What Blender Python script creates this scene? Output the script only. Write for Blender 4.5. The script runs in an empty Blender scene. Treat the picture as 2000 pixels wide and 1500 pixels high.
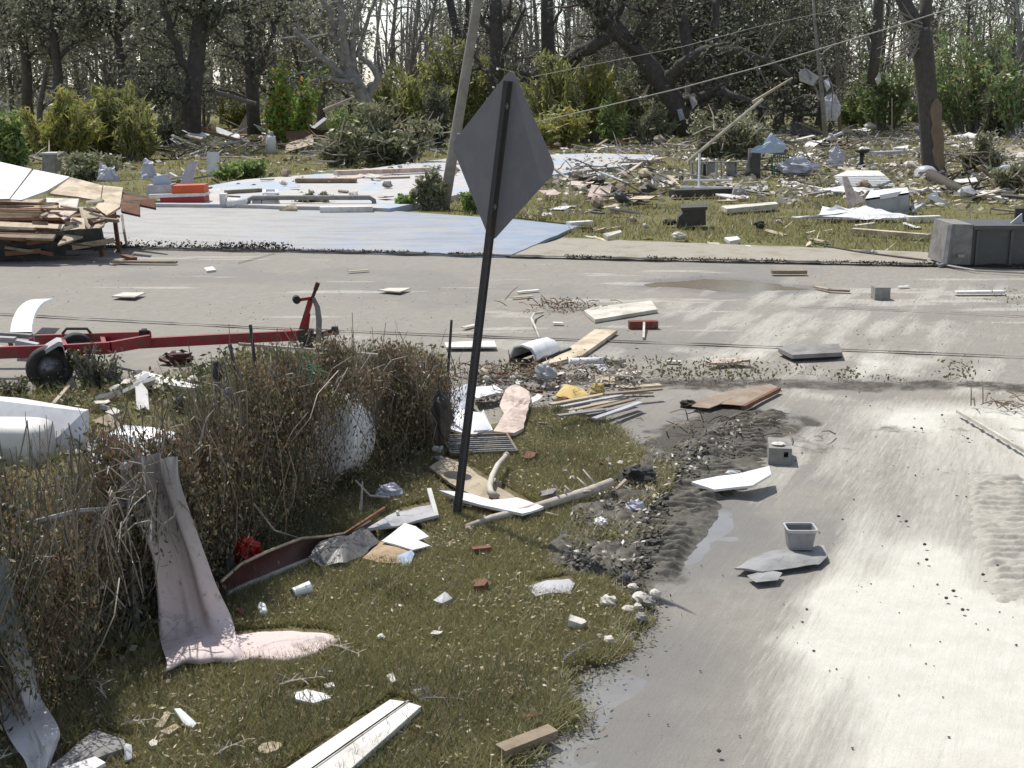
import bpy, math, random
import numpy as np
from mathutils import Vector, Matrix, noise as mnoise

# ------------------------------------------------------------------ camera, sky, sun
scene = bpy.context.scene
COL = scene.collection
FPX, HORIZON, EYE = 2500.0, 160.0, 3.3          # focal length in photo pixels, horizon row, eye height
PITCH = math.atan((750 - HORIZON) / FPX)
cam_data = bpy.data.cameras.new('camera')
cam_data.sensor_width = 36.0
cam_data.lens = 36.0 * FPX / 2000.0
cam_data.clip_start, cam_data.clip_end = 0.1, 2500
cam = bpy.data.objects.new('camera', cam_data)
COL.objects.link(cam)
cam.location = (0, 0, EYE)
cam.rotation_euler = (math.pi / 2 - PITCH, 0, 0)
scene.camera = cam

SUN_AZ, SUN_EL = math.radians(-34), math.radians(60)
world = bpy.data.worlds.new('World')
scene.world = world
world.use_nodes = True
wn = world.node_tree
wn.nodes.clear()
sky = wn.nodes.new('ShaderNodeTexSky')
sky.sky_type = 'NISHITA'
sky.sun_disc = False
sky.sun_elevation = SUN_EL
sky.sun_rotation = SUN_AZ
sky.air_density = 1.0
sky.dust_density = 0.6
bg = wn.nodes.new('ShaderNodeBackground')
bg.inputs['Strength'].default_value = 0.15
wo = wn.nodes.new('ShaderNodeOutputWorld')
# thin high haze: the sky's own light, partly washed to white
bw = wn.nodes.new('ShaderNodeRGBToBW')
mx = wn.nodes.new('ShaderNodeMix'); mx.data_type = 'RGBA'; mx.inputs[0].default_value = 0.5
wn.links.new(sky.outputs[0], bw.inputs[0])
wn.links.new(sky.outputs[0], mx.inputs[6])
wn.links.new(bw.outputs[0], mx.inputs[7])
wn.links.new(mx.outputs[2], bg.inputs['Color'])
wn.links.new(bg.outputs[0], wo.inputs['Surface'])

sun_data = bpy.data.lights.new('sun', 'SUN')
sun_data.energy = 4.1
sun_data.angle = math.radians(0.5)
sun_data.color = (1.0, 0.955, 0.88)
sun = bpy.data.objects.new('sun', sun_data)
COL.objects.link(sun)
sdir = Vector((math.sin(SUN_AZ) * math.cos(SUN_EL), math.cos(SUN_AZ) * math.cos(SUN_EL), math.sin(SUN_EL)))
sun.rotation_euler = sdir.to_track_quat('Z', 'Y').to_euler()
sun.location = sdir * 60

vs = scene.view_settings
vs.view_transform = 'Standard'
vs.look = 'None'
vs.exposure = 0.32
vs.gamma = 1.0
vs.use_curve_mapping = False
scene.render.engine = 'CYCLES'
scene.cycles.max_bounces = 8
scene.cycles.transparent_max_bounces = 8
scene.cycles.use_denoising = True

# ------------------------------------------------------------------ where things stand
RNG = random.Random(11)
NPR = np.random.default_rng(5)
_c, _s = math.cos(PITCH), math.sin(PITCH)

def ray(px, py):
    u, v = (px - 1000) / FPX, (750 - py) / FPX
    return Vector((u, _c + v * _s, -_s + v * _c))

def G(px, py, z=0.0):
    """surveyed point: where the sight line through (px, py) meets height z"""
    d = ray(px, py)
    t = (z - EYE) / d.z
    return Vector((d.x * t, d.y * t, z))

def D(px, py, y):
    """surveyed point at distance y"""
    d = ray(px, py)
    t = y / d.y
    return Vector((d.x * t, y, EYE + d.z * t))

def xy(pts, z=0.0):
    return [G(a, b, z) for a, b in pts]

# ------------------------------------------------------------------ mesh helpers
class MB:
    """collects simple shapes and links them as one mesh object"""
    def __init__(self):
        self.v, self.f = [], []

    def add(self, vs_, fs_):
        n = len(self.v)
        self.v.extend(Vector(p) for p in vs_)
        self.f.extend([tuple(i + n for i in f) for f in fs_])
        return self

    def box(self, c, size, rot=None, taper=1.0):
        sx, sy, sz = (s / 2 for s in size)
        pts = []
        for z in (-1, 1):
            k = taper if z > 0 else 1.0
            for x, y in ((-1, -1), (1, -1), (1, 1), (-1, 1)):
                p = Vector((x * sx * k, y * sy * k, z * sz))
                if rot is not None:
                    p = rot @ p
                pts.append(p + Vector(c))
        return self.add(pts, [(3, 2, 1, 0), (4, 5, 6, 7), (0, 1, 5, 4), (1, 2, 6, 5), (2, 3, 7, 6), (3, 0, 4, 7)])

    def prism(self, top, th, down=Vector((0, 0, -1))):
        """a plate: polygon 'top' given thickness th"""
        n = len(top)
        a = [Vector(p) for p in top]
        b = [p + down * th for p in a]
        nrm = Vector((0, 0, 0))
        for i in range(n):
            nrm += a[i].cross(a[(i + 1) % n])
        flip = nrm.dot(-down) < 0
        fs = [tuple(range(n)), tuple(reversed(range(n, 2 * n)))]
        for i in range(n):
            j = (i + 1) % n
            fs.append((i, i + n, j + n, j))
        if flip:
            fs = [tuple(reversed(f)) for f in fs]
        return self.add(a + b, fs)

    def tube(self, pts, r, n=6, caps=True):
        pts = [Vector(p) for p in pts]
        if not isinstance(r, (list, tuple)):
            r = [r] * len(pts)
        vs_, fs = [], []
        up = Vector((0, 0, 1))
        prev = None
        for i, p in enumerate(pts):
            t = (pts[min(i + 1, len(pts) - 1)] - pts[max(i - 1, 0)])
            if t.length < 1e-9:
                t = up.copy()
            t.normalize()
            if prev is None:
                a = t.cross(up)
                if a.length < 0.05:
                    a = t.cross(Vector((1, 0, 0)))
            else:
                a = prev - t * prev.dot(t)
                if a.length < 1e-6:
                    a = t.cross(up)
            a.normalize()
            prev = a
            b = t.cross(a)
            for k in range(n):
                w = 2 * math.pi * k / n
                vs_.append(p + (a * math.cos(w) + b * math.sin(w)) * r[i])
        for i in range(len(pts) - 1):
            for k in range(n):
                q = (k + 1) % n
                fs.append((i * n + k, i * n + q, (i + 1) * n + q, (i + 1) * n + k))
        if caps:
            fs.append(tuple(reversed(range(n))))
            m = (len(pts) - 1) * n
            fs.append(tuple(range(m, m + n)))
        return self.add(vs_, fs)

    def bar(self, a, b, w, h, roll=0.0):
        a, b = Vector(a), Vector(b)
        t = (b - a).normalized()
        s = t.cross(Vector((0, 0, 1)))
        if s.length < 0.05:
            s = t.cross(Vector((0, 1, 0)))
        s.normalize()
        u = s.cross(t)
        if roll:
            s, u = s * math.cos(roll) + u * math.sin(roll), u * math.cos(roll) - s * math.sin(roll)
        pts = []
        for p in (a, b):
            for x, y in ((-1, -1), (1, -1), (1, 1), (-1, 1)):
                pts.append(p + s * (x * w / 2) + u * (y * h / 2))
        return self.add(pts, [(0, 1, 2, 3), (7, 6, 5, 4), (0, 4, 5, 1), (1, 5, 6, 2), (2, 6, 7, 3), (3, 7, 4, 0)])

    def disc(self, c, axis, r, th, n=20, r2=None):
        axis = Vector(axis).normalized()
        c = Vector(c)
        return self.tube([c - axis * th / 2, c + axis * th / 2], [r, r2 if r2 else r], n)

    def grid(self, rows, closed=False):
        nr, nc = len(rows), len(rows[0])
        pts = [p for r_ in rows for p in r_]
        fs = []
        for i in range(nr - 1):
            for j in range(nc if closed else nc - 1):
                k = (j + 1) % nc
                fs.append((i * nc + j, i * nc + k, (i + 1) * nc + k, (i + 1) * nc + j))
        return self.add(pts, fs)

    def build(self, name, mat, parent=None, smooth=False, origin=None):
        if origin is None:
            if parent is not None:
                origin = WORLD_AT[parent.name]
            else:
                xs = [p.x for p in self.v]; ys = [p.y for p in self.v]
                origin = Vector(((min(xs) + max(xs)) / 2, (min(ys) + max(ys)) / 2, min(p.z for p in self.v)))
        origin = Vector(origin)
        me = bpy.data.meshes.new(name)
        me.from_pydata([tuple(p - origin) for p in self.v], [], self.f)
        me.materials.append(mat)
        if smooth:
            me.polygons.foreach_set('use_smooth', [True] * len(me.polygons))
        me.update()
        ob = bpy.data.objects.new(name, me)
        COL.objects.link(ob)
        place(ob, origin, parent)
        return ob

WORLD_AT = {}

def place(ob, origin, parent=None):
    WORLD_AT[ob.name] = Vector(origin)
    if parent is not None:
        ob.parent = parent
        ob.location = Vector(origin) - WORLD_AT[parent.name]
    else:
        ob.location = origin

def thing(name, label, cat, loc, group=None):
    o = bpy.data.objects.new(name, None)
    COL.objects.link(o)
    o.empty_display_size = 0.2
    o.location = loc
    WORLD_AT[o.name] = Vector(loc)
    o['label'], o['category'] = label, cat
    if group:
        o['group'] = group
    o.matrix_world = Matrix.Translation(Vector(loc))
    return o

def tag(o, label, cat, group=None):
    o['label'], o['category'] = label, cat
    if group:
        o['group'] = group
    return o

def struct(o):
    o['kind'] = 'structure'
    return o

def stuff(o, label=None, cat=None):
    o['kind'] = 'stuff'
    if label:
        o['label'] = label
    if cat:
        o['category'] = cat
    return o

def np_mesh(name, verts, faces, mat, parent=None, origin=(0, 0, 0), smooth=False, attrs=None):
    """fast mesh from numpy: verts (N,3), faces (M,k)"""
    verts = np.asarray(verts, dtype=np.float32) - np.asarray(origin, dtype=np.float32)
    faces = np.asarray(faces, dtype=np.int32)
    me = bpy.data.meshes.new(name)
    n, k = faces.shape
    me.vertices.add(len(verts))
    me.vertices.foreach_set('co', verts.ravel())
    me.loops.add(n * k)
    me.loops.foreach_set('vertex_index', faces.ravel())
    me.polygons.add(n)
    me.polygons.foreach_set('loop_start', np.arange(0, n * k, k, dtype=np.int32))
    if smooth:
        me.polygons.foreach_set('use_smooth', np.ones(n, dtype=bool))
    me.update(calc_edges=True)
    me.validate()
    for key, arr in (attrs or {}).items():
        at = me.attributes.new(key, 'FLOAT', 'POINT')
        at.data.foreach_set('value', np.asarray(arr, dtype=np.float32))
    me.materials.append(mat)
    if parent == 'mesh':
        return me
    ob = bpy.data.objects.new(name, me)
    COL.objects.link(ob)
    place(ob, origin, parent)
    return ob

def cards(points, sx, sy, rng, up_bias=0.0, flat=0.0, dirs=None):
    """leaf shapes (diamond quads folded lengthwise) at points; returns verts, faces"""
    points = np.asarray(points, dtype=np.float64)
    n = len(points)
    a = rng.normal(size=(n, 3))
    if dirs is not None:
        a = a * 0.5 + np.asarray(dirs)
    a[:, 2] = a[:, 2] * (1 - flat) + up_bias
    a /= np.linalg.norm(a, axis=1, keepdims=True) + 1e-9
    b = rng.normal(size=(n, 3))
    b -= a * (a * b).sum(1, keepdims=True)
    b /= np.linalg.norm(b, axis=1, keepdims=True) + 1e-9
    L = (sx * rng.uniform(0.6, 1.4, n))[:, None]
    W = (sy * rng.uniform(0.6, 1.4, n))[:, None]
    v = np.empty((n, 4, 3))
    v[:, 0] = points - a * L * 0.5
    v[:, 1] = points + b * W * 0.5
    v[:, 2] = points + a * L * 0.5
    v[:, 3] = points - b * W * 0.5
    f = np.arange(n * 4).reshape(n, 4)
    return v.reshape(-1, 3), f

def join_np(parts):
    vs_, fs, k = [], [], 0
    for v, f in parts:
        vs_.append(v); fs.append(f + k); k += len(v)
    return np.concatenate(vs_), np.concatenate(fs)

# ------------------------------------------------------------------ materials
def lin(c):
    if isinstance(c, str):
        c = [int(c[i:i + 2], 16) / 255 for i in (0, 2, 4)]
        return tuple(((x + 0.055) / 1.055) ** 2.4 if x > 0.04045 else x / 12.92 for x in c) + (1,)
    return tuple(c) + ((1,) if len(c) == 3 else ())

class NT:
    def __init__(self, name):
        self.m = bpy.data.materials.new(name)
        self.m.use_nodes = True
        self.t = self.m.node_tree
        self.t.nodes.clear()
        self.out = self.t.nodes.new('ShaderNodeOutputMaterial')

    def n(self, kind, **kw):
        nd = self.t.nodes.new(kind)
        for k, v in kw.items():
            if k.startswith('i_'):
                key = k[2:]
                key = int(key) if key.isdigit() else key.replace('_', ' ')
                nd.inputs[key].default_value = v
            else:
                setattr(nd, k, v)
        return nd

    def l(self, a, b):
        self.t.links.new(a, b)

    def noise(self, vec, scale, detail=4, rough=0.6, dist=0.0):
        nd = self.n('ShaderNodeTexNoise')
        nd.inputs['Scale'].default_value = scale
        nd.inputs['Detail'].default_value = detail
        nd.inputs['Roughness'].default_value = rough
        nd.inputs['Distortion'].default_value = dist
        if vec is not None:
            self.l(vec, nd.inputs['Vector'])
        return nd.outputs[0]

    def ramp(self, fac, stops):
        nd = self.n('ShaderNodeValToRGB')
        el = nd.color_ramp.elements
        while len(el) < len(stops):
            el.new(0.5)
        for e, (p, c) in zip(el, stops):
            e.position = p
            e.color = lin(c) if not isinstance(c, (int, float)) else (c, c, c, 1)
        self.l(fac, nd.inputs[0])
        return nd.outputs[0]

    def mix(self, fac, a, b, kind='MIX'):
        nd = self.n('ShaderNodeMix', data_type='RGBA', blend_type=kind)
        for sock, val in ((nd.inputs[0], fac), (nd.inputs[6], a), (nd.inputs[7], b)):
            if hasattr(val, 'is_linked'):
                self.l(val, sock)
            elif isinstance(val, (int, float)):
                sock.default_value = val
            else:
                sock.default_value = lin(val)
        return nd.outputs[2]

    def math(self, op, a, b=None, clamp=False):
        nd = self.n('ShaderNodeMath', operation=op, use_clamp=clamp)
        for i, val in enumerate((a, b)):
            if val is None:
                continue
            if hasattr(val, 'is_linked'):
                self.l(val, nd.inputs[i])
            else:
                nd.inputs[i].default_value = val
        return nd.outputs[0]

    def coords(self, stretch=None, kind='Object'):
        tc = self.n('ShaderNodeTexCoord')
        v = tc.outputs[kind]
        if stretch:
            mp = self.n('ShaderNodeMapping')
            mp.inputs['Scale'].default_value = stretch
            self.l(v, mp.inputs['Vector'])
            v = mp.outputs[0]
        return v

    def bsdf(self, color, rough=0.8, bump=None, bstr=0.3, bdist=0.01, metallic=0.0, spec=0.5):
        p = self.n('ShaderNodeBsdfPrincipled')
        for sock, val in (('Base Color', color), ('Roughness', rough), ('Metallic', metallic)):
            if hasattr(val, 'is_linked'):
                self.l(val, p.inputs[sock])
            elif sock == 'Base Color':
                p.inputs[sock].default_value = lin(val)
            else:
                p.inputs[sock].default_value = val
        p.inputs['Specular IOR Level'].default_value = spec
        if bump is not None:
            b = self.n('ShaderNodeBump')
            b.inputs['Strength'].default_value = bstr
            b.inputs['Distance'].default_value = bdist
            self.l(bump, b.inputs['Height'])
            self.l(b.outputs[0], p.inputs['Normal'])
        self.l(p.outputs[0], self.out.inputs['Surface'])
        return p

def mat(name, c1, c2, dirt=None, dirt_amt=0.4, scale=4.0, dscale=3.0, rough=0.75, bump=0.3, bscale=60.0,
        stretch=None, metallic=0.0, spec=0.4, bdist=0.006):
    """weathered surface: two tones of the material itself, dirt blotches and fine relief"""
    t = NT(name)
    v = t.coords(stretch)
    v0 = t.coords()
    col = t.mix(t.ramp(t.noise(v, scale, 6, 0.65), [(0.3, 0.0), (0.7, 1.0)]), c1, c2)
    if dirt is not None:
        msk = t.ramp(t.noise(v0, dscale, 8, 0.72, 0.4), [(0.5 - 0.1 * dirt_amt, 0.0), (0.62, 1.0)])
        msk = t.math('MULTIPLY', msk, dirt_amt * 1.3, True)
        col = t.mix(msk, col, dirt)
    fine = t.noise(v, bscale, 5, 0.6)
    rg = t.math('MULTIPLY_ADD', fine, 0.3)
    rg.node.inputs[2].default_value = rough - 0.15
    t.bsdf(col, rg, fine, bump, bdist, metallic, spec)
    return t.m

def leafmat(name, cols, trans=0.45, rough=0.5, gloss=0.06):
    """every leaf or blade takes its own tone; light passes through"""
    t = NT(name)
    g = t.n('ShaderNodeNewGeometry')
    k = len(cols)
    col = t.ramp(g.outputs['Random Per Island'], [((i + 0.5) / k, c) for i, c in enumerate(cols)])
    d = t.n('ShaderNodeBsdfDiffuse')
    tr = t.n('ShaderNodeBsdfTranslucent')
    gl = t.n('ShaderNodeBsdfGlossy')
    gl.inputs['Roughness'].default_value = rough
    gl.inputs['Color'].default_value = (0.8, 0.8, 0.8, 1)
    t.l(col, d.inputs[0]); t.l(col, tr.inputs[0])
    m1 = t.n('ShaderNodeMixShader'); m1.inputs[0].default_value = trans
    t.l(d.outputs[0], m1.inputs[1]); t.l(tr.outputs[0], m1.inputs[2])
    m2 = t.n('ShaderNodeMixShader'); m2.inputs[0].default_value = gloss
    t.l(m1.outputs[0], m2.inputs[1]); t.l(gl.outputs[0], m2.inputs[2])
    t.l(m2.outputs[0], t.out.inputs['Surface'])
    return t.m

M = {}
M['white'] = mat('white_painted_board', (.72, .71, .68), (.62, .6, .56), (.25, .22, .17), .35, 3, 2.5, .6, .15)
M['cleanwhite'] = mat('white_plastic', (.78, .78, .78), (.7, .7, .72), (.35, .33, .28), .2, 2, 3, .4, .08)
M['offwhite'] = mat('off_white_panel', (.6, .57, .5), (.5, .46, .4), (.2, .17, .12), .45, 3, 2, .7, .2)
M['cream'] = mat('cream_sheathing', (.62, .53, .4), (.5, .41, .29), (.16, .11, .07), .45, 3, 2.2, .8, .25)
M['plywood'] = mat('bare_plywood', (.5, .37, .23), (.4, .28, .16), (.12, .08, .05), .4, 5, 2, .8, .3, 40, (1, 6, 1))
M['wood'] = mat('weathered_wood', (.3, .24, .17), (.2, .155, .11), (.08, .06, .045), .4, 6, 3, .85, .4, 50, (1, 7, 7))
M['redwood'] = mat('splintered_brown_wood', (.22, .11, .06), (.13, .06, .035), (.05, .03, .02), .4, 6, 3, .85, .4, 50, (1, 7, 7))
M['tan'] = mat('tan_board', (.45, .38, .28), (.37, .31, .23), (.15, .12, .08), .4, 4, 3, .85, .3)
M['cardboard'] = mat('wet_cardboard', (.42, .31, .2), (.35, .26, .17), (.15, .1, .06), .35, 5, 4, .85, .25)
M['pink'] = mat('pale_pink_board', (.62, .5, .44), (.54, .44, .38), (.2, .14, .1), .45, 4, 6, .8, .25)
M['grey'] = mat('grey_board', (.26, .25, .24), (.19, .18, .175), (.08, .07, .06), .4, 5, 3, .8, .3)
M['palegrey'] = mat('pale_grey_plastic', (.45, .45, .47), (.38, .38, .4), (.18, .17, .15), .3, 3, 3, .5, .12)
M['dullgrey'] = mat('dull_grey_plastic', (.3, .3, .3), (.23, .23, .23), (.14, .135, .12), .4, 4, 5, .6, .2)
M['charcoal'] = mat('charcoal_plastic', (.06, .06, .063), (.1, .1, .1), (.2, .18, .15), .3, 5, 4, .45, .3, 30)
M['dark'] = mat('dark_rusted_metal', (.035, .032, .032), (.06, .052, .048), (.1, .07, .05), .3, 5, 4, .6, .3)
M['black'] = mat('black_rubber', (.018, .018, .018), (.03, .03, .03), (.09, .08, .065), .35, 6, 5, .75, .3)
M['maroon'] = mat('maroon_panel', (.07, .018, .016), (.045, .012, .012), (.09, .06, .045), .35, 4, 4, .5, .2)
M['redpaint'] = mat('red_trailer_paint', (.33, .022, .032), (.26, .016, .026), (.14, .085, .06), .6, 6, 7, .5, .2)
M['orange'] = mat('orange_red_paint', (.6, .1, .03), (.5, .08, .03), (.2, .1, .06), .25, 3, 3, .5, .1)
M['red'] = mat('faded_red_paint', (.42, .03, .04), (.36, .025, .03), (.2, .1, .06), .25, 3, 3, .5, .1)
M['brick'] = mat('red_brick', (.2, .06, .04), (.15, .045, .03), (.25, .2, .16), .3, 8, 6, .9, .5)
M['rust'] = mat('rusty_sheet', (.27, .19, .135), (.22, .165, .125), (.3, .27, .22), .7, 5, 4, .9, .4)
M['steel'] = mat('galvanised_steel', (.3, .3, .31), (.22, .22, .23), (.12, .09, .07), .3, 5, 5, .45, .15, metallic=.6)
M['signback'] = mat('weathered_sign_back', (.15, .143, .156), (.14, .134, .147), (.19, .18, .18), .3, 2, 5, .75, .1)
M['signpost'] = mat('sign_post_steel', (.075, .075, .078), (.055, .055, .058), (.11, .08, .06), .4, 8, 8, .9, .25, spec=.15)
M['dumpster'] = mat('dark_grey_dumpster_paint', (.08, .083, .086), (.06, .063, .066), (.13, .12, .11), .3, 3, 3, .55, .12)
M['concrete'] = mat('grey_concrete_block', (.3, .29, .27), (.22, .215, .2), (.14, .13, .11), .35, 10, 8, .95, .6, 90)
M['foam'] = mat('yellow_foam', (.6, .45, .18), (.5, .36, .14), (.25, .18, .09), .3, 8, 6, .9, .5)
M['blue'] = mat('blue_tarp', (.02, .06, .3), (.015, .04, .2), (.05, .06, .1), .3, 6, 5, .5, .3)
M['paleblue'] = mat('pale_blue_panel', (.32, .42, .55), (.4, .47, .56), (.3, .28, .24), .3, 3, 3, .6, .15)
M['green'] = mat('green_netting', (.05, .2, .11), (.035, .14, .08), (.08, .09, .06), .3, 8, 8, .8, .4)
M['redcloth'] = mat('red_plastic_bag', (.45, .012, .015), (.3, .008, .01), (.1, .01, .01), .3, 8, 6, .35, .5, 18)
M['silverbag'] = mat('silvery_plastic', (.5, .5, .56), (.38, .38, .44), (.2, .2, .22), .3, 5, 4, .35, .3, 20)
M['bark'] = mat('dark_bark', (.12, .105, .094), (.17, .15, .132), (.075, .066, .058), .5, 6, 4, .95, .8, 14, (1, 1, .25), bdist=.05)
M['darkbark'] = mat('blackened_bark', (.075, .067, .062), (.105, .095, .088), (.045, .04, .038), .5, 6, 4, .95, .8, 14, (1, 1, .25), bdist=.05)
M['greybark'] = mat('grey_bark', (.3, .285, .265), (.21, .198, .183), (.12, .112, .103), .5, 6, 4, .95, .8, 14, (1, 1, .25), bdist=.05)
M['palewood'] = mat('stripped_pale_wood', (.24, .18, .125), (.18, .13, .09), (.1, .075, .055), .35, 4, 3, .85, .4, 30, (6, 6, .6))
M['polewood'] = mat('grey_pole_wood', (.29, .27, .24), (.22, .2, .175), (.13, .12, .1), .35, 5, 3, .9, .4, 40, (6, 6, .5))
M['branch'] = mat('pale_dead_branch', (.5, .45, .39), (.38, .33, .28), (.12, .1, .08), .45, 7, 5, .9, .4)
M['cable'] = mat('pale_cable', (.36, .345, .31), (.28, .265, .24), None, 0, 5, 5, .6, .1)
M['mudclod'] = mat('dark_wet_mud', (.038, .032, .025), (.07, .06, .047), (.13, .115, .09), .25, 14, 10, .8, .8, 60, spec=.25, bdist=.01)

LF = {}
LF['forest'] = leafmat('storm_grey_leaves', [(0.157, 0.164, 0.103), (0.23, 0.23, 0.169), (0.315, 0.309, 0.254), (0.182, 0.206, 0.0968), (0.363, 0.351, 0.303), (0.121, 0.121, 0.0847)], .45)
LF['forestdark'] = leafmat('dark_oak_leaves', [(0.0747, 0.0862, 0.0483), (0.109, 0.121, 0.0713), (0.161, 0.167, 0.115), (0.115, 0.109, 0.0805)], .4)
LF['bushgreen'] = leafmat('olive_bush_leaves', [(0.161, 0.232, 0.0647), (0.232, 0.323, 0.079), (0.36, 0.448, 0.126), (0.126, 0.179, 0.0647)], .5)
LF['bright'] = leafmat('bright_bamboo_leaves', [(0.221, 0.247, 0.065), (0.312, 0.332, 0.104), (0.39, 0.377, 0.143), (0.156, 0.189, 0.052), (0.26, 0.221, 0.104)], .5)
LF['yellow'] = leafmat('yellow_green_leaves', [(0.286, 0.312, 0.0599), (0.408, 0.384, 0.0959), (0.24, 0.286, 0.0719), (0.478, 0.36, 0.144), (0.168, 0.215, 0.0599)], .5)
LF['young'] = leafmat('young_tree_leaves', [(0.176, 0.351, 0.0374), (0.251, 0.451, 0.0501), (0.377, 0.501, 0.1), (0.624, 0.326, 0.1), (0.125, 0.251, 0.0374)], .55)
LF['pine'] = leafmat('pine_foliage', [(0.168, 0.252, 0.105), (0.231, 0.335, 0.125), (0.335, 0.419, 0.189), (0.293, 0.252, 0.125)], .45)
LF['brush'] = leafmat('grey_brush_leaves', [(0.247, 0.278, 0.155), (0.155, 0.186, 0.0865), (0.37, 0.37, 0.264), (0.308, 0.264, 0.155), (0.124, 0.139, 0.0679)], .4)
LF['vine'] = leafmat('vine_leaves', [(0.0636, 0.0727, 0.0291), (0.109, 0.0907, 0.0509), (0.163, 0.109, 0.0636), (0.0821, 0.109, 0.0328), (0.255, 0.21, 0.146), (0.0455, 0.0472, 0.0273)], .4)
LF['deadvine'] = leafmat('dead_brown_vine_leaves', [(0.167, 0.0905, 0.053), (0.228, 0.136, 0.0835), (0.303, 0.211, 0.136), (0.121, 0.0757, 0.0454), (0.0905, 0.0905, 0.0378)], .45)
LF['weed'] = leafmat('weed_leaves', [(0.0701, 0.0986, 0.0281), (0.12, 0.14, 0.0449), (0.0491, 0.0632, 0.0224), (0.281, 0.252, 0.155), (0.155, 0.112, 0.0701)], .45)
LF['grass'] = leafmat('grass_blades', [(0.239, 0.241, 0.092), (0.335, 0.299, 0.138), (0.203, 0.236, 0.0747), (0.431, 0.368, 0.207), (0.173, 0.184, 0.0633), (0.275, 0.201, 0.121)], .45)
LF['litter'] = leafmat('dry_leaf_litter', [(0.36, 0.312, 0.204), (0.24, 0.18, 0.108), (0.54, 0.48, 0.36), (0.168, 0.12, 0.072), (0.432, 0.36, 0.18)], .15)
LF['confetti'] = leafmat('torn_paper_and_insulation', [(0.6, 0.58, 0.52), (0.45, 0.42, 0.36), (0.3, 0.25, 0.18), (0.16, 0.13, 0.1), (0.55, 0.5, 0.42), (0.1, 0.09, 0.075)], .1)
LF['stem'] = leafmat('vine_stems', [(0.07, 0.0525, 0.035), (0.117, 0.0871, 0.0583), (0.175, 0.14, 0.105), (0.0583, 0.0525, 0.0292), (0.233, 0.198, 0.152)], .15)
# ------------------------------------------------------------------ ground, roads, lawns
def poly_np(pts):
    return np.array([[p.x, p.y] for p in pts])

def inside(poly, x, y):
    """vectorised point in polygon"""
    r = np.zeros(x.shape, dtype=bool)
    n = len(poly)
    j = n - 1
    for i in range(n):
        xi, yi = poly[i]; xj, yj = poly[j]
        if yi != yj:
            c = ((yi > y) != (yj > y)) & (x < (xj - xi) * (y - yi) / (yj - yi) + xi)
            r ^= c
        j = i
    return r

def seg_dist(line, x, y):
    d = np.full(x.shape, 1e9)
    for (x0, y0), (x1, y1) in zip(line[:-1], line[1:]):
        vx, vy = x1 - x0, y1 - y0
        t = np.clip(((x - x0) * vx + (y - y0) * vy) / (vx * vx + vy * vy + 1e-9), 0, 1)
        d = np.minimum(d, np.hypot(x - x0 - t * vx, y - y0 - t * vy))
    return d

def side_of(line, x, y):
    """y of a polyline (ordered by x) at x"""
    return np.interp(x, line[:, 0], line[:, 1])

_perm = np.random.default_rng(3).random((256, 256))
def vnoise(x, y):
    xi, yi = np.floor(x).astype(int), np.floor(y).astype(int)
    fx, fy = x - xi, y - yi
    fx, fy = fx * fx * (3 - 2 * fx), fy * fy * (3 - 2 * fy)
    g = lambda a, b: _perm[a % 256, b % 256]
    return (g(xi, yi) * (1 - fx) + g(xi + 1, yi) * fx) * (1 - fy) + (g(xi, yi + 1) * (1 - fx) + g(xi + 1, yi + 1) * fx) * fy

def fbm(x, y, o=4):
    s, a, t = 0, 1.0, 0
    for k in range(o):
        s = s + a * vnoise(x * 2 ** k + 17 * k, y * 2 ** k + 31 * k)
        t += a
        a *= 0.55
    return s / t

def sstep(a, b, x):
    t = np.clip((x - a) / (b - a), 0, 1)
    return t * t * (3 - 2 * t)

def rough_edge(pts, step, amp, seed, freq=1.2):
    """subdivides an outline and makes it wander"""
    out = []
    r = random.Random(seed)
    o = r.uniform(0, 100)
    n = len(pts)
    for i in range(n):
        a, b = pts[i], pts[(i + 1) % n]
        k = max(1, int((b - a).length / step))
        k = min(k, 160)
        for q in range(k):
            p = a.lerp(b, q / k)
            w = Vector((mnoise.noise(Vector((p.x * freq + o, p.y * freq, 0))) + .6 * mnoise.noise(Vector((p.x * freq * 3.7 + o, p.y * freq * 3.7, 5))),
                        mnoise.noise(Vector((p.x * freq + o, p.y * freq, 9))) + .6 * mnoise.noise(Vector((p.x * freq * 3.7, p.y * freq * 3.7 + o, 3))), 0))
            out.append(p + w * amp)
    return out

def film(name, pts_px, z, m, step, amp, seed, freq=1.2):
    pts = rough_edge(xy(pts_px, z), step, amp, seed, freq)
    return MB().add(pts, [tuple(range(len(pts)))]).build(name, m)

def sheet(name, pts_px, z, m, step=0.15, amp=0.06, seed=1, th=0.05, freq=1.2):
    pts = rough_edge(xy(pts_px, z), step, amp, seed, freq)
    mb = MB().prism(pts, th)
    return mb.build(name, m)

# base ground: yard grass and dirt reaching to the horizon
t = NT('yard_grass_and_dirt')
v = t.coords()
n1 = t.noise(v, .35, 6, .65, .6)
n2 = t.noise(v, 2.2, 6, .7)
n3 = t.noise(v, 38, 4, .7)
gcol = t.mix(t.ramp(n2, [(.35, 0.), (.65, 1.)]), (.15, .15, .055), (.21, .195, .085))
dcol = t.mix(t.ramp(n3, [(.35, 0.), (.65, 1.)]), (.19, .16, .1), (.28, .25, .18))
col = t.mix(t.ramp(n1, [(.5, 0.), (.68, .75)]), gcol, dcol)
col = t.mix(t.ramp(n3, [(.3, .55), (.6, 0.)]), col, (.035, .033, .016))
t.bsdf(col, .95, n3, .8, .04, 0, .2)
MB().add([(-700, -60, -.05), (700, -60, -.05), (700, 1500, -.05), (-700, 1500, -.05)], [(0, 1, 2, 3)]).build('ground', t.m, origin=(0, 0, -.05))['kind'] = 'structure'

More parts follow.
